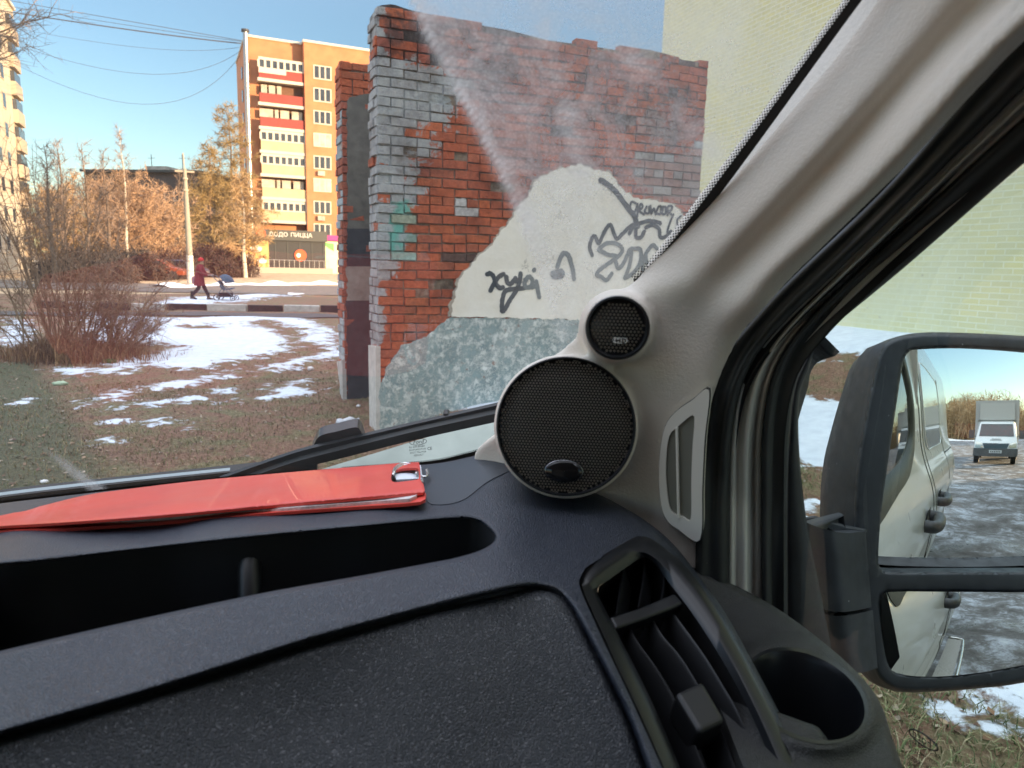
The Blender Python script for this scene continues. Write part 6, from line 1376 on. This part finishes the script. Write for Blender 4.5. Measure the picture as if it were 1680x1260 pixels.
# big bare tree whose branches hang in at the upper left
r = random.Random(5); b_ = gpt(-75, 40); TB = thing('bare_tree', 'large bare tree at the left edge with branches over the cream building', 'tree', tuple(b_), 'bare trees')
m = MB(); m.tube([b_, b_ + UP * 6, b_ + UP * 12 + VR * .4, b_ + UP * 17 + VR * .6], [.32, .26, .16, .05], 8); m.build('trunk', BARK['grey'], TB, smooth=50)
vs, fs = [], []
for (z, L_, el) in [(9, 4.6, .5), (10, 4.8, .45), (11.2, 4.6, .5), (12.2, 4.8, .3), (13, 4.4, .35), (13.8, 4.0, .5), (14.6, 4.2, .2), (15.4, 3.6, .5), (16.2, 3.0, .7), (8.2, 3.4, .7), (10.5, 4.2, .2), (12.8, 4.4, .1)]:
    for sgn in (1, 1):
        d = (VR * math.cos(el) + VF * r.uniform(-.7, .7) + UP * math.sin(el)); B = limb(r, b_ + UP * z + VR * .2, d, L_ * r.uniform(.7, 1.1), .16, 6, .02); tribranch(vs, fs, B, .05, .012)
        for _ in range(14):
            q = r.uniform(.25, 1) * 6; k = min(5, int(q)); p = B[k].lerp(B[k + 1], q - k); C = limb(r, p, (d * .6 + rv(r, .8)), L_ * r.uniform(.15, .35), .22, 4, -.03); tribranch(vs, fs, C, .016, .006)
            for _ in range(6): s_ = r.random() * 4; k2 = min(3, int(s_)); p2 = C[k2].lerp(C[k2 + 1], s_ - k2); D = limb(r, p2, d * .3 + rv(r, 1), r.uniform(.3, .7), .2, 2); tribranch(vs, fs, D, .008, .004)
m = MB(); m.add(vs, fs); m.build('crown', TW['bare'], TB)
# dark hedge and undergrowth below the larches
def bush(name, label, base, w_, h_, n, tw, seed, tww=.03, tl=.35, group=None, cat='bush'):
    r = random.Random(seed); vs, fs = [], []
    for i in range(n):
        a = r.uniform(0, 6.28); q = math.sqrt(r.random()); p = base + Vector((math.cos(a) * q * w_ * .5, math.sin(a) * q * w_ * .3, 0)); hh = h_ * (1 - .6 * q * q) * r.uniform(.5, 1.1)
        B = limb(r, p, UP + rv(r, .35), hh, .14, 4); tribranch(vs, fs, B, .02, .006)
        for _ in range(12):
            s_ = r.uniform(.2, 1) * 4; k = min(3, int(s_)); p2 = B[k].lerp(B[k + 1], s_ - k); d = (UP * .4 + rv(r, 1)).normalized(); e = p2 + d * tl * r.uniform(.4, 1.3); sd3 = d.cross(rv(r)).normalized() * tww * .5; b = len(vs); vs += [p2 - sd3, p2 + sd3, e]; fs.append((b, b + 1, b + 2))
    m = MB(); m.add(vs, fs); return m.build(name, TW[tw], None, origin=base, label=label, cat=cat, group=group)
for i, (px, ds, w_, h_, lab) in enumerate([(205, 55, 6, 2.6, 'dark bush below the left larches'), (262, 60, 6, 2.3, 'dark bush below the right larches'), (335, 66, 6, 2.8, 'dark bush just right of the pole'), (368, 68, 6, 3.4, 'darkest bush beside the pale larch trunk'), (140, 50, 6, 2.4, 'dark bush behind the front shrub')]):
    bush('hedge_bush', lab, gpt(px, ds), w_, h_, 420, 'dark', 90 + i, .07, .5, 'dark bushes under the larches')
# parked cars half hidden under the trees
def parked_car(px, dist, ang, colr, lab):
    p = gpt(px, dist); d = Vector((math.sin(R_(ang)), math.cos(R_(ang)), 0)); s_ = Vector((d.y, -d.x, 0)); T = thing('parked_car', lab, 'car', tuple(p), 'cars parked under the trees')
    sidep = [(-2.1, .35), (-2.15, .75), (-1.9, .92), (-1.5, .95), (-1.0, 1.40), (.6, 1.42), (1.25, .95), (2.0, .80), (2.15, .6), (2.1, .35)]
    m = MB(); m.prism([p + d * x + UP * z + s_ * .82 for x, z in sidep], -s_ * 1.64); o = m.build('body', mat('car_' + lab[:4].strip(), colr, .35, coat=.6), T); bv = o.modifiers.new('b', 'BEVEL'); bv.width = .08; bv.segments = 3
    m = MB(); 
    for q in (1, -1): m.prism([p + d * x + UP * z + s_ * .835 * q for x, z in [(-1.3, 1.0), (-.92, 1.32), (.52, 1.33), (1.0, 1.0)]], -s_ * .01 * q)
    m.build('side_window', Mx['win'], T)
    for x in (-1.3, 1.35):
        for q in (1, -1): m = MB(); m.lathe(p + d * x + UP * .32 + s_ * .72 * q, s_ * q, [(.001, -.1), (.32, -.1), (.33, .1), (.2, .12), (.001, .11)], 18); m.build('wheel', M['rubber'], T)
parked_car(252, 57, 75, (.22, .05, .02), 'rusty red car parked beneath the orange larches'); parked_car(291, 60, 80, (.06, .07, .11), 'blue grey car parked just left of the pole')
# ---- front shrub with dry grass at its foot
TW['shrub'] = mat('twigs_shrub', (.27, .175, .11), .9, var=.4, vscale=2); TW['shrub2'] = mat('twigs_shrub_pale', (.26, .19, .14), .9, var=.3, vscale=2)
def shrub(base, seed, spec, name, label, mt, tww=.008, tl=.30):
    r = random.Random(seed); vs, fs = [], []
    for (dx, dy, hh, lx, n) in spec:
        for i in range(n):
            p = base + Vector((dx + r.gauss(0, .14), dy + r.gauss(0, .2), 0)); p.z = float(gh(p.x, p.y))
            d = Vector((lx + r.gauss(0, .22), r.gauss(0, .22), 1)); L_ = hh * r.uniform(.55, 1.1); B = limb(r, p, d, L_, .09, 7, .0); tribranch(vs, fs, B, r.uniform(.008, .017), .003, 4)
            for j in range(9):
                q = r.uniform(.22, 1) * 7; k = min(6, int(q)); p1 = B[k].lerp(B[k + 1], q - k); d1 = (d.normalized() * .7 + rv(r, .75)).normalized(); l1 = L_ * r.uniform(.12, .34); C = limb(r, p1, d1, l1, .16, 4, .01); tribranch(vs, fs, C, .0055, .002)
                for _ in range(8):
                    s_ = r.random() * 4; k2 = min(3, int(s_)); p2 = C[k2].lerp(C[k2 + 1], s_ - k2); d3 = (d1 * .5 + rv(r, 1)).normalized(); e = p2 + d3 * tl * r.uniform(.3, 1.1); sd3 = d3.cross(rv(r)).normalized() * tww * .5; b = len(vs); vs += [p2 - sd3, p2 + sd3, e]; fs.append((b, b + 1, b + 2))
    m = MB(); m.add(vs, fs); return m.build(name, mt, None, origin=base, label=label, cat='shrub')
sb = ghit(98, 588); sb.z = 0
shrub(sb, 3, [(-.25, .1, 3.5, -.16, 13), (.0, .2, 3.4, -.02, 14), (.25, .1, 2.9, .14, 13), (.5, .3, 2.1, .33, 10), (.1, .0, 1.6, .55, 9), (-.5, .3, 1.7, -.55, 7), (.7, .2, 1.4, .75, 9)], 'bare_shrub', 'large bare many-stemmed shrub growing from brown grass at the left', TW['shrub'])
sb2 = ghit(182, 570); sb2.z = 0
shrub(sb2, 4, [(0, 0, 1.3, .1, 10), (.2, .2, 1.2, .5, 10), (-.2, .3, 1.3, -.3, 8), (.1, .3, .9, .9, 8)], 'bare_shrub', 'smaller purplish bare bush on the snow right of the large shrub', TW['purple'], .007, .25)
def blades(name, pts, hts, wid, cols, spread=.35, seed=1, **k):
    rg = np.random.default_rng(seed); n = len(pts); z = gh(pts[:, 0], pts[:, 1]); a = rg.uniform(0, 6.283, n); w_ = wid * rg.uniform(.6, 1.4, n)
    lean = rg.normal(0, spread, (n, 2)); x, y = pts[:, 0], pts[:, 1]; c, s_ = np.cos(a), np.sin(a)
    A = np.stack([x - c * w_ / 2, y - s_ * w_ / 2, z - .01], 1); B = np.stack([x + c * w_ / 2, y + s_ * w_ / 2, z - .01], 1)
    M1 = np.stack([x + lean[:, 0] * hts * .35, y + lean[:, 1] * hts * .35, z + hts * .55], 1); T = np.stack([x + lean[:, 0] * hts, y + lean[:, 1] * hts, z + hts * rg.uniform(.5, 1, n)], 1)
    off = np.stack([c * w_ * .35, s_ * w_ * .35, 0 * w_], 1)
    V = np.stack([A, B, M1 + off, M1 - off, T], 1).reshape(-1, 3); m = MB(); m.v = V.tolist(); ci = rg.integers(0, len(cols), n); jt = rg.uniform(.75, 1.3, n)
    for i in range(n):
        b = i * 5; q = tuple(v * jt[i] for v in cols[ci[i]]); m.f += [(b, b + 1, b + 2, b + 3), (b + 3, b + 2, b + 4)]; m.m += [0, 0]; m.c += [q, q]
    return m.build(name, GM, None, **k)
GM = mat('grass_blades', (.1, .1, .05), .85, attr=True, var=.1, vscale=3)
rg = np.random.default_rng(11)
q = np.stack([sb.x + .35 + rg.normal(0, .62, 3600), sb.y - .05 + rg.normal(0, .38, 3600)], 1)
blades('dry_grass', q, rg.uniform(.18, .62, len(q)) * np.exp(-((q[:, 0] - sb.x - .2) / 1.5) ** 2), .010, [(.26, .14, .07), (.20, .10, .055), (.34, .20, .10), (.14, .07, .045)], .35, 2, kind='stuff')
def scatter(n, a0, a1, r0, r1, seed):
    g_ = np.random.default_rng(seed); a = np.radians(g_.uniform(a0, a1, n)); r = np.sqrt(g_.uniform(r0 * r0, r1 * r1, n)); return np.stack([np.sin(a) * r, np.cos(a) * r], 1)
P = np.vstack([scatter(34000, -38, 6, 5.5, 11, 1), scatter(16000, -38, -4, 11, 20, 2), scatter(26000, 20, 44, 2.2, 6.5, 3), scatter(9000, 14, 36, 6.5, 12, 4)])
sv2 = snowf(P); gn = np.sin(P[:, 0] * 1.9 + np.sin(P[:, 1] * 1.3) * 2) + np.sin(P[:, 1] * 2.7 + P[:, 0]); keep = (sv2 < -.2) & (rg.random(len(P)) < .55 + .25 * gn)
P = P[keep]; f_ = P[:, 0] * VF.x + P[:, 1] * VF.y; P = P[f_ > .3]
rr2 = np.hypot(P[:, 0], P[:, 1]); right_ = P[:, 0] > .6
blades('grass', P[~right_], rg.uniform(.015, .055, (~right_).sum()), .007, [(.22, .17, .08), (.33, .26, .14), (.15, .16, .06), (.28, .18, .11), (.20, .13, .08)], .8, 5, kind='stuff')
blades('grass', P[right_], rg.uniform(.02, .075, right_.sum()), .0055, [(.10, .13, .05), (.25, .24, .12), (.14, .17, .065), (.32, .26, .16), (.07, .095, .035)], 1.0, 6, kind='stuff')
# fallen leaves
lp = np.vstack([scatter(4200, -38, 6, 5.5, 14, 8), scatter(700, 20, 44, 2.2, 7, 9)]); m = MB(); r = random.Random(2)
for x, y in lp:
    if x * VF.x + y * VF.y < .3: continue
    c = Vector((x, y, float(gh(x, y)) + .012)); u = rv(r); u.z *= .3; u = u.normalized() * r.uniform(.012, .030); v = UP.cross(u) * .6 + UP * r.uniform(-.006, .006); k = r.uniform(.6, 1.4)
    m.add([c - u, c + v, c + u, c - v], [(0, 1, 2, 3)], 0, tuple(z * k for z in r.choice([(.16, .09, .05), (.25, .17, .11), (.11, .06, .04), (.30, .24, .18)])))
m.build('fallen_leaves', GM, None, kind='stuff')
# litter
def lump(name, label, cat, px, py, sx, sy, sz, mt, seed, rot=0.0, n=3):
    r = random.Random(seed); c = ghit(px, py); bm = bmesh.new(); bmesh.ops.create_icosphere(bm, subdivisions=n, radius=1)
    for v in bm.verts:
        k = 1 + .22 * math.sin(v.co.x * 5 + seed) * math.sin(v.co.y * 6) + r.uniform(-.05, .05); v.co = Vector((v.co.x * sx * k, v.co.y * sy * k, max(-.6, v.co.z) * sz * k))
    me = bpy.data.meshes.new(name); bm.to_mesh(me); bm.free(); me.materials.append(mt); o = bpy.data.objects.new(name, me); SC.collection.objects.link(o); o.location = c + UP * sz * .6; o.rotation_euler = (0, 0, rot); tag(o, label, cat)
    me.polygons.foreach_set('use_smooth', [True] * len(me.polygons)); return o
wp = mat('plastic_film', (.60, .62, .66), .3, var=.15, vscale=14, bump=('noise', 30, .6, .01))
c = ghit(570, 698); T = thing('plastic_bottle', 'crushed translucent plastic bottle lying by the foot of the ruined wall', 'bottle', tuple(c)); ax = (VR * .95 + VF * .25 + UP * .06).normalized()
m = MB(); b0 = c + UP * .045 - ax * .12; m.lathe(b0, ax, [(.001, -.003), (.032, 0), (.042, .012), (.043, .05), (.036, .075), (.043, .10), (.043, .15), (.036, .185), (.016, .225), (.014, .24)], 18)
m.v = [tuple(Vector(v) + UP * (.006 * math.sin(Vector(v).x * 60))) for v in m.v]; m.build('bottle_body', wp, T, smooth=60); m = MB(); m.lathe(b0, ax, [(.016, .235), (.017, .255), (.001, .256)], 14); m.build('bottle_cap', mat('cap_grey', (.5, .5, .55), .5), T, smooth=50)
lump('snow_lump', 'small white snow lump in the grass beside the crushed bottle', 'snow lump', 588, 668, .022, .02, .02, snm, 4)
lump('crumpled_paper', 'pale green crumpled paper on the brown ground left of the snow', 'paper', 99, 632, .085, .05, .035, mat('paper_green', (.42, .52, .36), .8, bump=('noise', 40, .6, .01)), 6, .4)
lump('snow_lump', 'round snow lump on the dark turf near the far strip of snow', 'snow lump', 510, 607, .05, .045, .035, snm, 8)
lump('snow_lump', 'small snow lump at the bottom left above the windscreen edge', 'snow lump', 73, 792, .028, .02, .015, snm, 9)
lump('turf_clump', 'green tuft on the snow edge by the large shrub', 'turf', 180, 597, .12, .07, .05, mat('tuft_green', (.05, .12, .03), .9, bump=('noise', 60, 1, .03)), 12)
for k_, (x, y) in enumerate([(150, 552), (262, 600), (470, 606)]):
    pass
# ---- woman with a pushchair
def skinfig(name, J, E, mt, par, root='pelvis', sub=2):
    ks = list(J); me = bpy.data.meshes.new(name); me.from_pydata([tuple(J[k][0] - wo(par)) for k in ks], [(ks.index(a), ks.index(b)) for a, b in E], []); me.materials.append(mt)
    o = bpy.data.objects.new(name, me); SC.collection.objects.link(o); o.parent = par; ROOT[o.name] = wo(par)
    s_ = o.modifiers.new('skin', 'SKIN'); s_.use_smooth_shade = True
    if not me.skin_vertices: me.skin_vertices.new()
    for i, k in enumerate(ks): rr = J[k][1]; me.skin_vertices[0].data[i].radius = (rr, rr) if not isinstance(rr, tuple) else rr; me.skin_vertices[0].data[i].use_root = (k == root)
    sb_ = o.modifiers.new('sub', 'SUBSURF'); sb_.levels = sub; sb_.render_levels = sub; return o
pw = gpt(326, 31.5); FWD = Vector((math.sin(R_(84)), math.cos(R_(84)), 0)); LFT = UP.cross(FWD)
def q_(f, l, z): return pw + FWD * f + LFT * l + UP * z
WOM = thing('person', 'woman in a dark red coat and bright red hat walking with a pushchair', 'person', tuple(pw))
J = {'pelvis': (q_(0, 0, .90), .13), 'waist': (q_(.02, 0, 1.06), .115), 'chest': (q_(.05, 0, 1.24), .13), 'neckb': (q_(.07, 0, 1.38), .07), 'neck': (q_(.085, 0, 1.43), .05), 'chin': (q_(.11, 0, 1.48), .065), 'head': (q_(.11, 0, 1.545), .092), 'crown': (q_(.10, 0, 1.61), .07), 'nose': (q_(.205, 0, 1.53), .014)}
E = [('pelvis', 'waist'), ('waist', 'chest'), ('chest', 'neckb'), ('neckb', 'neck'), ('neck', 'chin'), ('chin', 'head'), ('head', 'crown'), ('head', 'nose')]
for s_, nm, kf, af in ((1, 'l', .22, .30), (-1, 'r', -.02, -.28)):
    J['hip' + nm] = (q_(0, .09 * s_, .84), .09); J['knee' + nm] = (q_(kf * .75, .09 * s_, .48), .06); J['ank' + nm] = (q_(af, .09 * s_, .09 if s_ > 0 else .15), .042); J['toe' + nm] = (q_(af + .17, .10 * s_, .04 if s_ > 0 else .05), .035)
    E += [('pelvis', 'hip' + nm), ('hip' + nm, 'knee' + nm), ('knee' + nm, 'ank' + nm), ('ank' + nm, 'toe' + nm)]
    J['sh' + nm] = (q_(.06, .17 * s_, 1.33), .062); J['el' + nm] = (q_(.16, .21 * s_, 1.08), .045); J['wr' + nm] = (q_(.40, .18 * s_, 1.0), .03); J['pa' + nm] = (q_(.46, .17 * s_, 1.005), .032)
    E += [('chest', 'sh' + nm), ('sh' + nm, 'el' + nm), ('el' + nm, 'wr' + nm), ('wr' + nm, 'pa' + nm)]
    for k in range(4):
        J[f'f{k}{nm}'] = (q_(.505, (.145 + .016 * k) * s_, 1.015), .0095); J[f'g{k}{nm}'] = (q_(.525 - .003 * k, (.145 + .016 * k) * s_, .99), .0085); E += [('pa' + nm, f'f{k}{nm}'), (f'f{k}{nm}', f'g{k}{nm}')]
    J['th' + nm] = (q_(.475, (.13) * s_, .985), .010); E += [('pa' + nm, 'th' + nm)]
skin = mat('skin', (.50, .30, .22), .6); coat = mat('coat_red', (.22, .025, .035), .85, var=.2, vscale=9); trou = mat('trousers_dark', (.02, .02, .025), .9); hat_ = mat('hat_red', (.62, .035, .03), .8)
skinfig('body', J, E, skin, WOM)
m = MB(); rings = []
for z, rf, rl, of in [(.56, .20, .23, .0), (.62, .205, .235, .0), (.80, .19, .22, .0), (.95, .165, .195, .01), (1.08, .15, .18, .025), (1.22, .158, .205, .045), (1.33, .135, .20, .06), (1.39, .10, .13, .07), (1.44, .075, .085, .08), (1.46, .062, .07, .085)]:
    rings.append([tuple(q_(of + rf * math.cos(a), rl * math.sin(a), z)) for a in np.linspace(0, 2 * math.pi, 21)[:-1]])
m.grid(rings, closed_u=True)
for s_ in (1, -1): m.tube(crv([q_(.06, .15 * s_, 1.34), q_(.09, .205 * s_, 1.22), q_(.16, .215 * s_, 1.08), q_(.28, .20 * s_, 1.02), q_(.39, .18 * s_, 1.0)], 4), [.085, .085, .082, .08, .076, .074, .072, .07, .068, .066, .062, .06, .058, .056, .055, .054, .054], 12)
m.build('coat', coat, WOM, smooth=60)
for s_, kf, af in ((1, .22, .30), (-1, -.02, -.28)):
    m = MB(); m.tube(crv([q_(0, .09 * s_, .88), q_(kf * .4, .09 * s_, .68), q_(kf * .75, .09 * s_, .48), q_(af * .95, .09 * s_, .20)], 4), np.linspace(.105, .06, 13), 12); m.build('trouser_leg', trou, WOM, smooth=60)
    zz_ = 0 if s_ > 0 else .05; m = MB(); m.tube([q_(af * .96, .09 * s_, .30 + zz_), q_(af, .09 * s_, .10 + zz_)], [.062, .058], 10); m.tube([q_(af - .06, .095 * s_, .045 + zz_), q_(af + .06, .095 * s_, .05 + zz_), q_(af + .18, .10 * s_, .038)], [.05, .055, .035], 10); m.build('boot', M['rubber'], WOM, smooth=60)
m = MB(); m.lathe(q_(.10, 0, 1.555), (UP + FWD * -.12), [(.108, -.01), (.112, .02), (.104, .06), (.075, .10), (.035, .122), (.001, .128)], 20); m.build('hat', hat_, WOM, smooth=60)
m = MB(); m.lathe(q_(.09, 0, 1.41), UP, [(.09, 0), (.105, .03), (.09, .065), (.06, .07)], 18); m.build('scarf', mat('scarf_tan', (.42, .28, .16), .9), WOM, smooth=60)
m = MB(); hb = [q_(.04 + .1 * math.cos(a), .03 * 0 + .09 * math.sin(a), 1.50 + .0 * a) for a in np.linspace(1.7, 4.6, 9)]; m.tube(hb, .035, 8); m.build('hair', mat('hair_brown', (.10, .05, .03), .8), WOM, smooth=60)
bagc = q_(-.20, .22, .80); m = MB(); m.prism([bagc + FWD * x + UP * z for x, z in [(-.13, -.16), (.12, -.17), (.14, .05), (.08, .14), (-.09, .14), (-.15, .03)]], LFT * -.12); bg_ = m.build('shoulder_bag', mat('bag_pink', (.50, .26, .30), .8), None, origin=bagc, label='pinkish bag hanging behind the woman in the red coat', cat='bag')
bv = bg_.modifiers.new('b', 'BEVEL'); bv.width = .03; bv.segments = 3
PC = thing('pushchair', 'blue grey pushchair with hood and small wheels pushed by the woman', 'pushchair', tuple(q_(.95, 0, 0)))
fr_ = mat('frame_grey', (.18, .19, .21), .35, metal=.6); cl_ = mat('canopy_blue', (.07, .12, .18), .85, var=.15, vscale=8)
m = MB()
for s_ in (1, -1):
    m.tube(crv([q_(.50, .24 * s_, 1.0), q_(.62, .25 * s_, .93), q_(.90, .25 * s_, .62), q_(1.34, .25 * s_, .16)], 4), .014, 8); m.tube([q_(.72, .26 * s_, .14), q_(.95, .25 * s_, .55)], .013, 8); m.tube([q_(.72, .26 * s_, .14), q_(1.34, .25 * s_, .16)], .011, 6)
m.tube([q_(.50, .24, 1.0), q_(.50, -.24, 1.0)], .017, 8); m.tube([q_(1.34, .25, .16), q_(1.34, -.25, .16)], .011, 6); m.tube([q_(.72, .26, .14), q_(.72, -.26, .14)], .011, 6); m.build('frame', fr_, PC, smooth=50)
m = MB(); G = []
for l in np.linspace(-.2, .2, 5): G.append([tuple(q_(f, l, z)) for f, z in crv([(1.30, .52), (1.12, .48), (.98, .47), (.90, .55), (.86, .68), (.80, .80)], 3)])
s2 = thicken(np.array(G), .05); s2.build('seat', cl_, PC, smooth=50)
m = MB(); G = []
for a in np.linspace(R_(10), R_(125), 10): G.append([tuple(q_(1.00 + .36 * math.cos(a) * math.cos(e), .25 * math.sin(e), .66 + .38 * math.sin(a) * math.cos(e) ** .6)) for e in np.linspace(-1.45, 1.45, 11)])
thicken(np.array(G), .015).build('hood', cl_, PC, smooth=60)
m = MB(); m.box(q_(1.02, 0, .24), FWD * .22, LFT * .19, UP * .07); m.build('basket', trou, PC)
for f in (.72, 1.34):
    for s_ in (1, -1):
        m = MB(); R2 = .13 if f < 1 else .10; m.lathe(q_(f, .27 * s_, R2), LFT * s_, [(R2 * .75, -.02), (R2, -.018), (R2, .018), (R2 * .75, .02), (R2 * .75, -.02)], 22); m.lathe(q_(f, .27 * s_, R2), LFT * s_, [(.001, .012), (.03, .012), (.03, -.012), (.001, -.012)], 10); m.build('wheel', M['rubber'], PC, smooth=50)
# ---- box lorry parked behind the van, seen in the door mirror
def mground(px, py, S_=None):
    P, r_ = mref(S_ or SU, px, py); t = -P.z / r_.z; return P + r_ * t
a_, b_ = mground(1594, 762), mground(1666, 762); tc_ = (a_ + b_) / 2; wid_ = (a_ - b_).length; Pm, _ = mref(SU, 1630, 720)
tf = (Pm - tc_); tf.z = 0; tf = tf.normalized(); tr_ = Vector((tf.y, -tf.x, 0))
if DBG: print('TRUCK', tc_, wid_)
TK = wid_ / 2.15
def k_(x, y, z): return tc_ + tr_ * x * TK + tf * y * TK + UP * z * TK      # x across, y towards us, z up
TRK = thing('box_lorry', 'white box lorry facing us on the icy road, seen in the door mirror', 'lorry', tuple(tc_))
wh_ = mat('lorry_white', (.66, .70, .72), .35, coat=.4, var=.06, vscale=2); gy_ = mat('lorry_grey', (.09, .095, .10), .6, var=.2, vscale=5)
def cab_prof(z): return float(np.interp(z, [.35, .62, .95, 1.08, 1.9, 2.0], [-.02, .0, -.06, -.22, -1.0, -1.25]))
def ringx(z, w_): return [k_(x, cab_prof(z) - .10 * (abs(x) / w_) ** 3, z) for x in np.linspace(-w_, w_, 13)]
m = MB(); G = [ringx(z, w_) for z, w_ in [(.55, .95), (.75, .97), (.9, .97), (1.0, .965), (1.1, .95), (1.4, .90), (1.7, .84), (1.92, .80), (2.0, .76)]]; m.grid(G)
for s_ in (0, -1):
    sd_pts = [g[s_] for g in G]; back = [k_((-1 if s_ == 0 else 1) * .9, -1.7, z) for z in (2.0, .55)]; m.add(sd_pts + back, [tuple(range(len(sd_pts) + 2))])
m.add([G[-1][0], G[-1][-1], k_(.76, -1.7, 2.0), k_(-.76, -1.7, 2.0)], [(0, 1, 2, 3)]); m.build('cab', wh_, TRK, smooth=35)
def onf(x, z, off=.012): return k_(x, cab_prof(z) - .10 * (abs(x) / .95) ** 3 + off, z)
def patch(P, mt, nm, off=.015, n=10):
    (xa, za), (xb, zb), (xc, zc), (xd, zd) = P; m = MB(); m.grid([[onf((xa * (1 - u) + xb * u) * (1 - v) + (xd * (1 - u) + xc * u) * v, (za * (1 - u) + zb * u) * (1 - v) + (zd * (1 - u) + zc * u) * v, off) for u in np.linspace(0, 1, n)] for v in np.linspace(0, 1, n)]); return m.build(nm, mt, TRK, smooth=60)
patch([(-.80, 1.30), (.80, 1.30), (.74, 1.88), (-.74, 1.88)], mat('lorry_glass', (.03, .04, .045), .1), 'windscreen', .02)
patch([(-.50, .72), (.50, .72), (.60, .98), (-.60, .98)], mat('grille_blue', (.04, .07, .09), .5), 'grille', .02)
for s_ in (1, -1):
    patch([(.58 * s_, .78), (.93 * s_, .80), (.92 * s_, 1.04), (.62 * s_, .98)], mat('headlamp', (.55, .55, .50), .1, metal=.5), 'headlight', .03, 4)
    m = MB(); m.box(k_(1.16 * s_, -.55, 1.38), tr_ * .12 * TK, tf * .05, UP * .20 * TK); m.tube([k_(.85 * s_, -.6, 1.25), k_(1.12 * s_, -.55, 1.3)], .02, 5); m.build('wing_mirror', gy_, TRK)
    m = MB(); m.lathe(k_(.86 * s_, -.75, .34), tr_ * s_, [(.001, -.12), (.34, -.12), (.35, .1), (.2, .12), (.001, .1)], 20); m.build('wheel', M['rubber'], TRK, smooth=50)
    m = MB(); m.lathe(k_(.95 * s_, -4.2, .36), tr_ * s_, [(.001, -.2), (.36, -.2), (.37, .1), (.2, .12), (.001, .1)], 20); m.build('wheel', M['rubber'], TRK, smooth=50)
m = MB(); m.prism([k_(x, .06 - .14 * abs(x) ** 3, .38) for x in np.linspace(-1, 1, 11)] + [k_(1, -.5, .38), k_(-1, -.5, .38)], UP * .36 * TK); m.build('bumper', gy_, TRK)
m = MB(); m.box(k_(0, .07, .60), tr_ * .28 * TK, tf * .012, UP * .065 * TK); pl_o = m.build('number_plate', wh_, TRK)
m = MB()
for i in range(6): m.box(k_(-.20 + i * .08, .09, .60), tr_ * .022, tf * .002, UP * .032)
m.build('plate_characters', M['mark'], pl_o)
m = MB()
for i in range(7): m.box(onf(-.18 + i * .06, 1.17, .03), tr_ * .022, tf * .002, UP * .014)
for i in range(9): m.box(onf(-.25 + i * .06, 1.12, .03), tr_ * .024, tf * .002, UP * .014)
m.build('bonnet_lettering', gy_, TRK)
m = MB(); m.box(k_(0, -3.9, 1.95), tr_ * 1.07 * TK, tf * 2.2 * TK, UP * 1.12 * TK); bxo = m.build('cargo_box', mat('box_grey', (.46, .46, .45), .6, var=.08, vscale=1), TRK)
m = MB(); m.prism([k_(-1.0, -1.69, 2.05), k_(1.0, -1.69, 2.05), k_(.85, -1.60, 2.10), k_(.85, -1.66, 2.95), k_(-.85, -1.66, 2.95), k_(-.85, -1.60, 2.10)], tf * .02); m.build('box_panel', mat('box_panel', (.50, .50, .48), .6), TRK)
m = MB(); m.box(k_(0, -3, .55), tr_ * .45 * TK, tf * 2.9 * TK, UP * .10); m.build('chassis', gy_, TRK)
# trees across the road behind, also only seen in the mirror
r = random.Random(77); vs, fs = [], []
for i in range(3400):
    _, r_ = mref(SU, r.uniform(1470, 1780), 700); dd_ = Vector((r_.x, r_.y, 0)).normalized(); q = Vector((Pm.x, Pm.y, 0)) + dd_ * r.uniform(50, 64); hh = 4.6 + 1.6 * math.sin(q.x * .35) + r.uniform(-1.5, 1)
    B = limb(r, q, UP + rv(r, .22), hh, .12, 4); tribranch(vs, fs, B, .035, .01)
    for _ in range(9):
        s_ = r.uniform(.2, 1) * 4; k = min(3, int(s_)); p2 = B[k].lerp(B[k + 1], s_ - k); d = (UP * .5 + rv(r, 1)).normalized(); e = p2 + d * r.uniform(.4, 1.2); sd3 = d.cross(rv(r)).normalized() * .045; b = len(vs); vs += [p2 - sd3, p2 + sd3, e]; fs.append((b, b + 1, b + 2))
m = MB(); m.add(vs, fs); m.build('thicket', TW['gold'], None, kind='stuff')
mb_ = [mground(1560, 742), mground(1700, 742)]
dv = (mb_[1] - mb_[0]).normalized(); m = MB(); c1 = Vector((Pm.x, Pm.y, 0)) + BK * 48
P = [c1 + VR * x for x in np.linspace(-30, 30, 60)]; G = [[tuple(p + BK * s_ * 3 + UP * (.35 * max(0, 1 - abs(s_)) * (.6 + .4 * math.sin(i * .8)) - .02)) for s_ in np.linspace(-1, 1, 7)] for i, p in enumerate(P)]
m.grid(G); m.build('snow', snm, None, smooth=True, face=(0, 0, 60), kind='stuff')
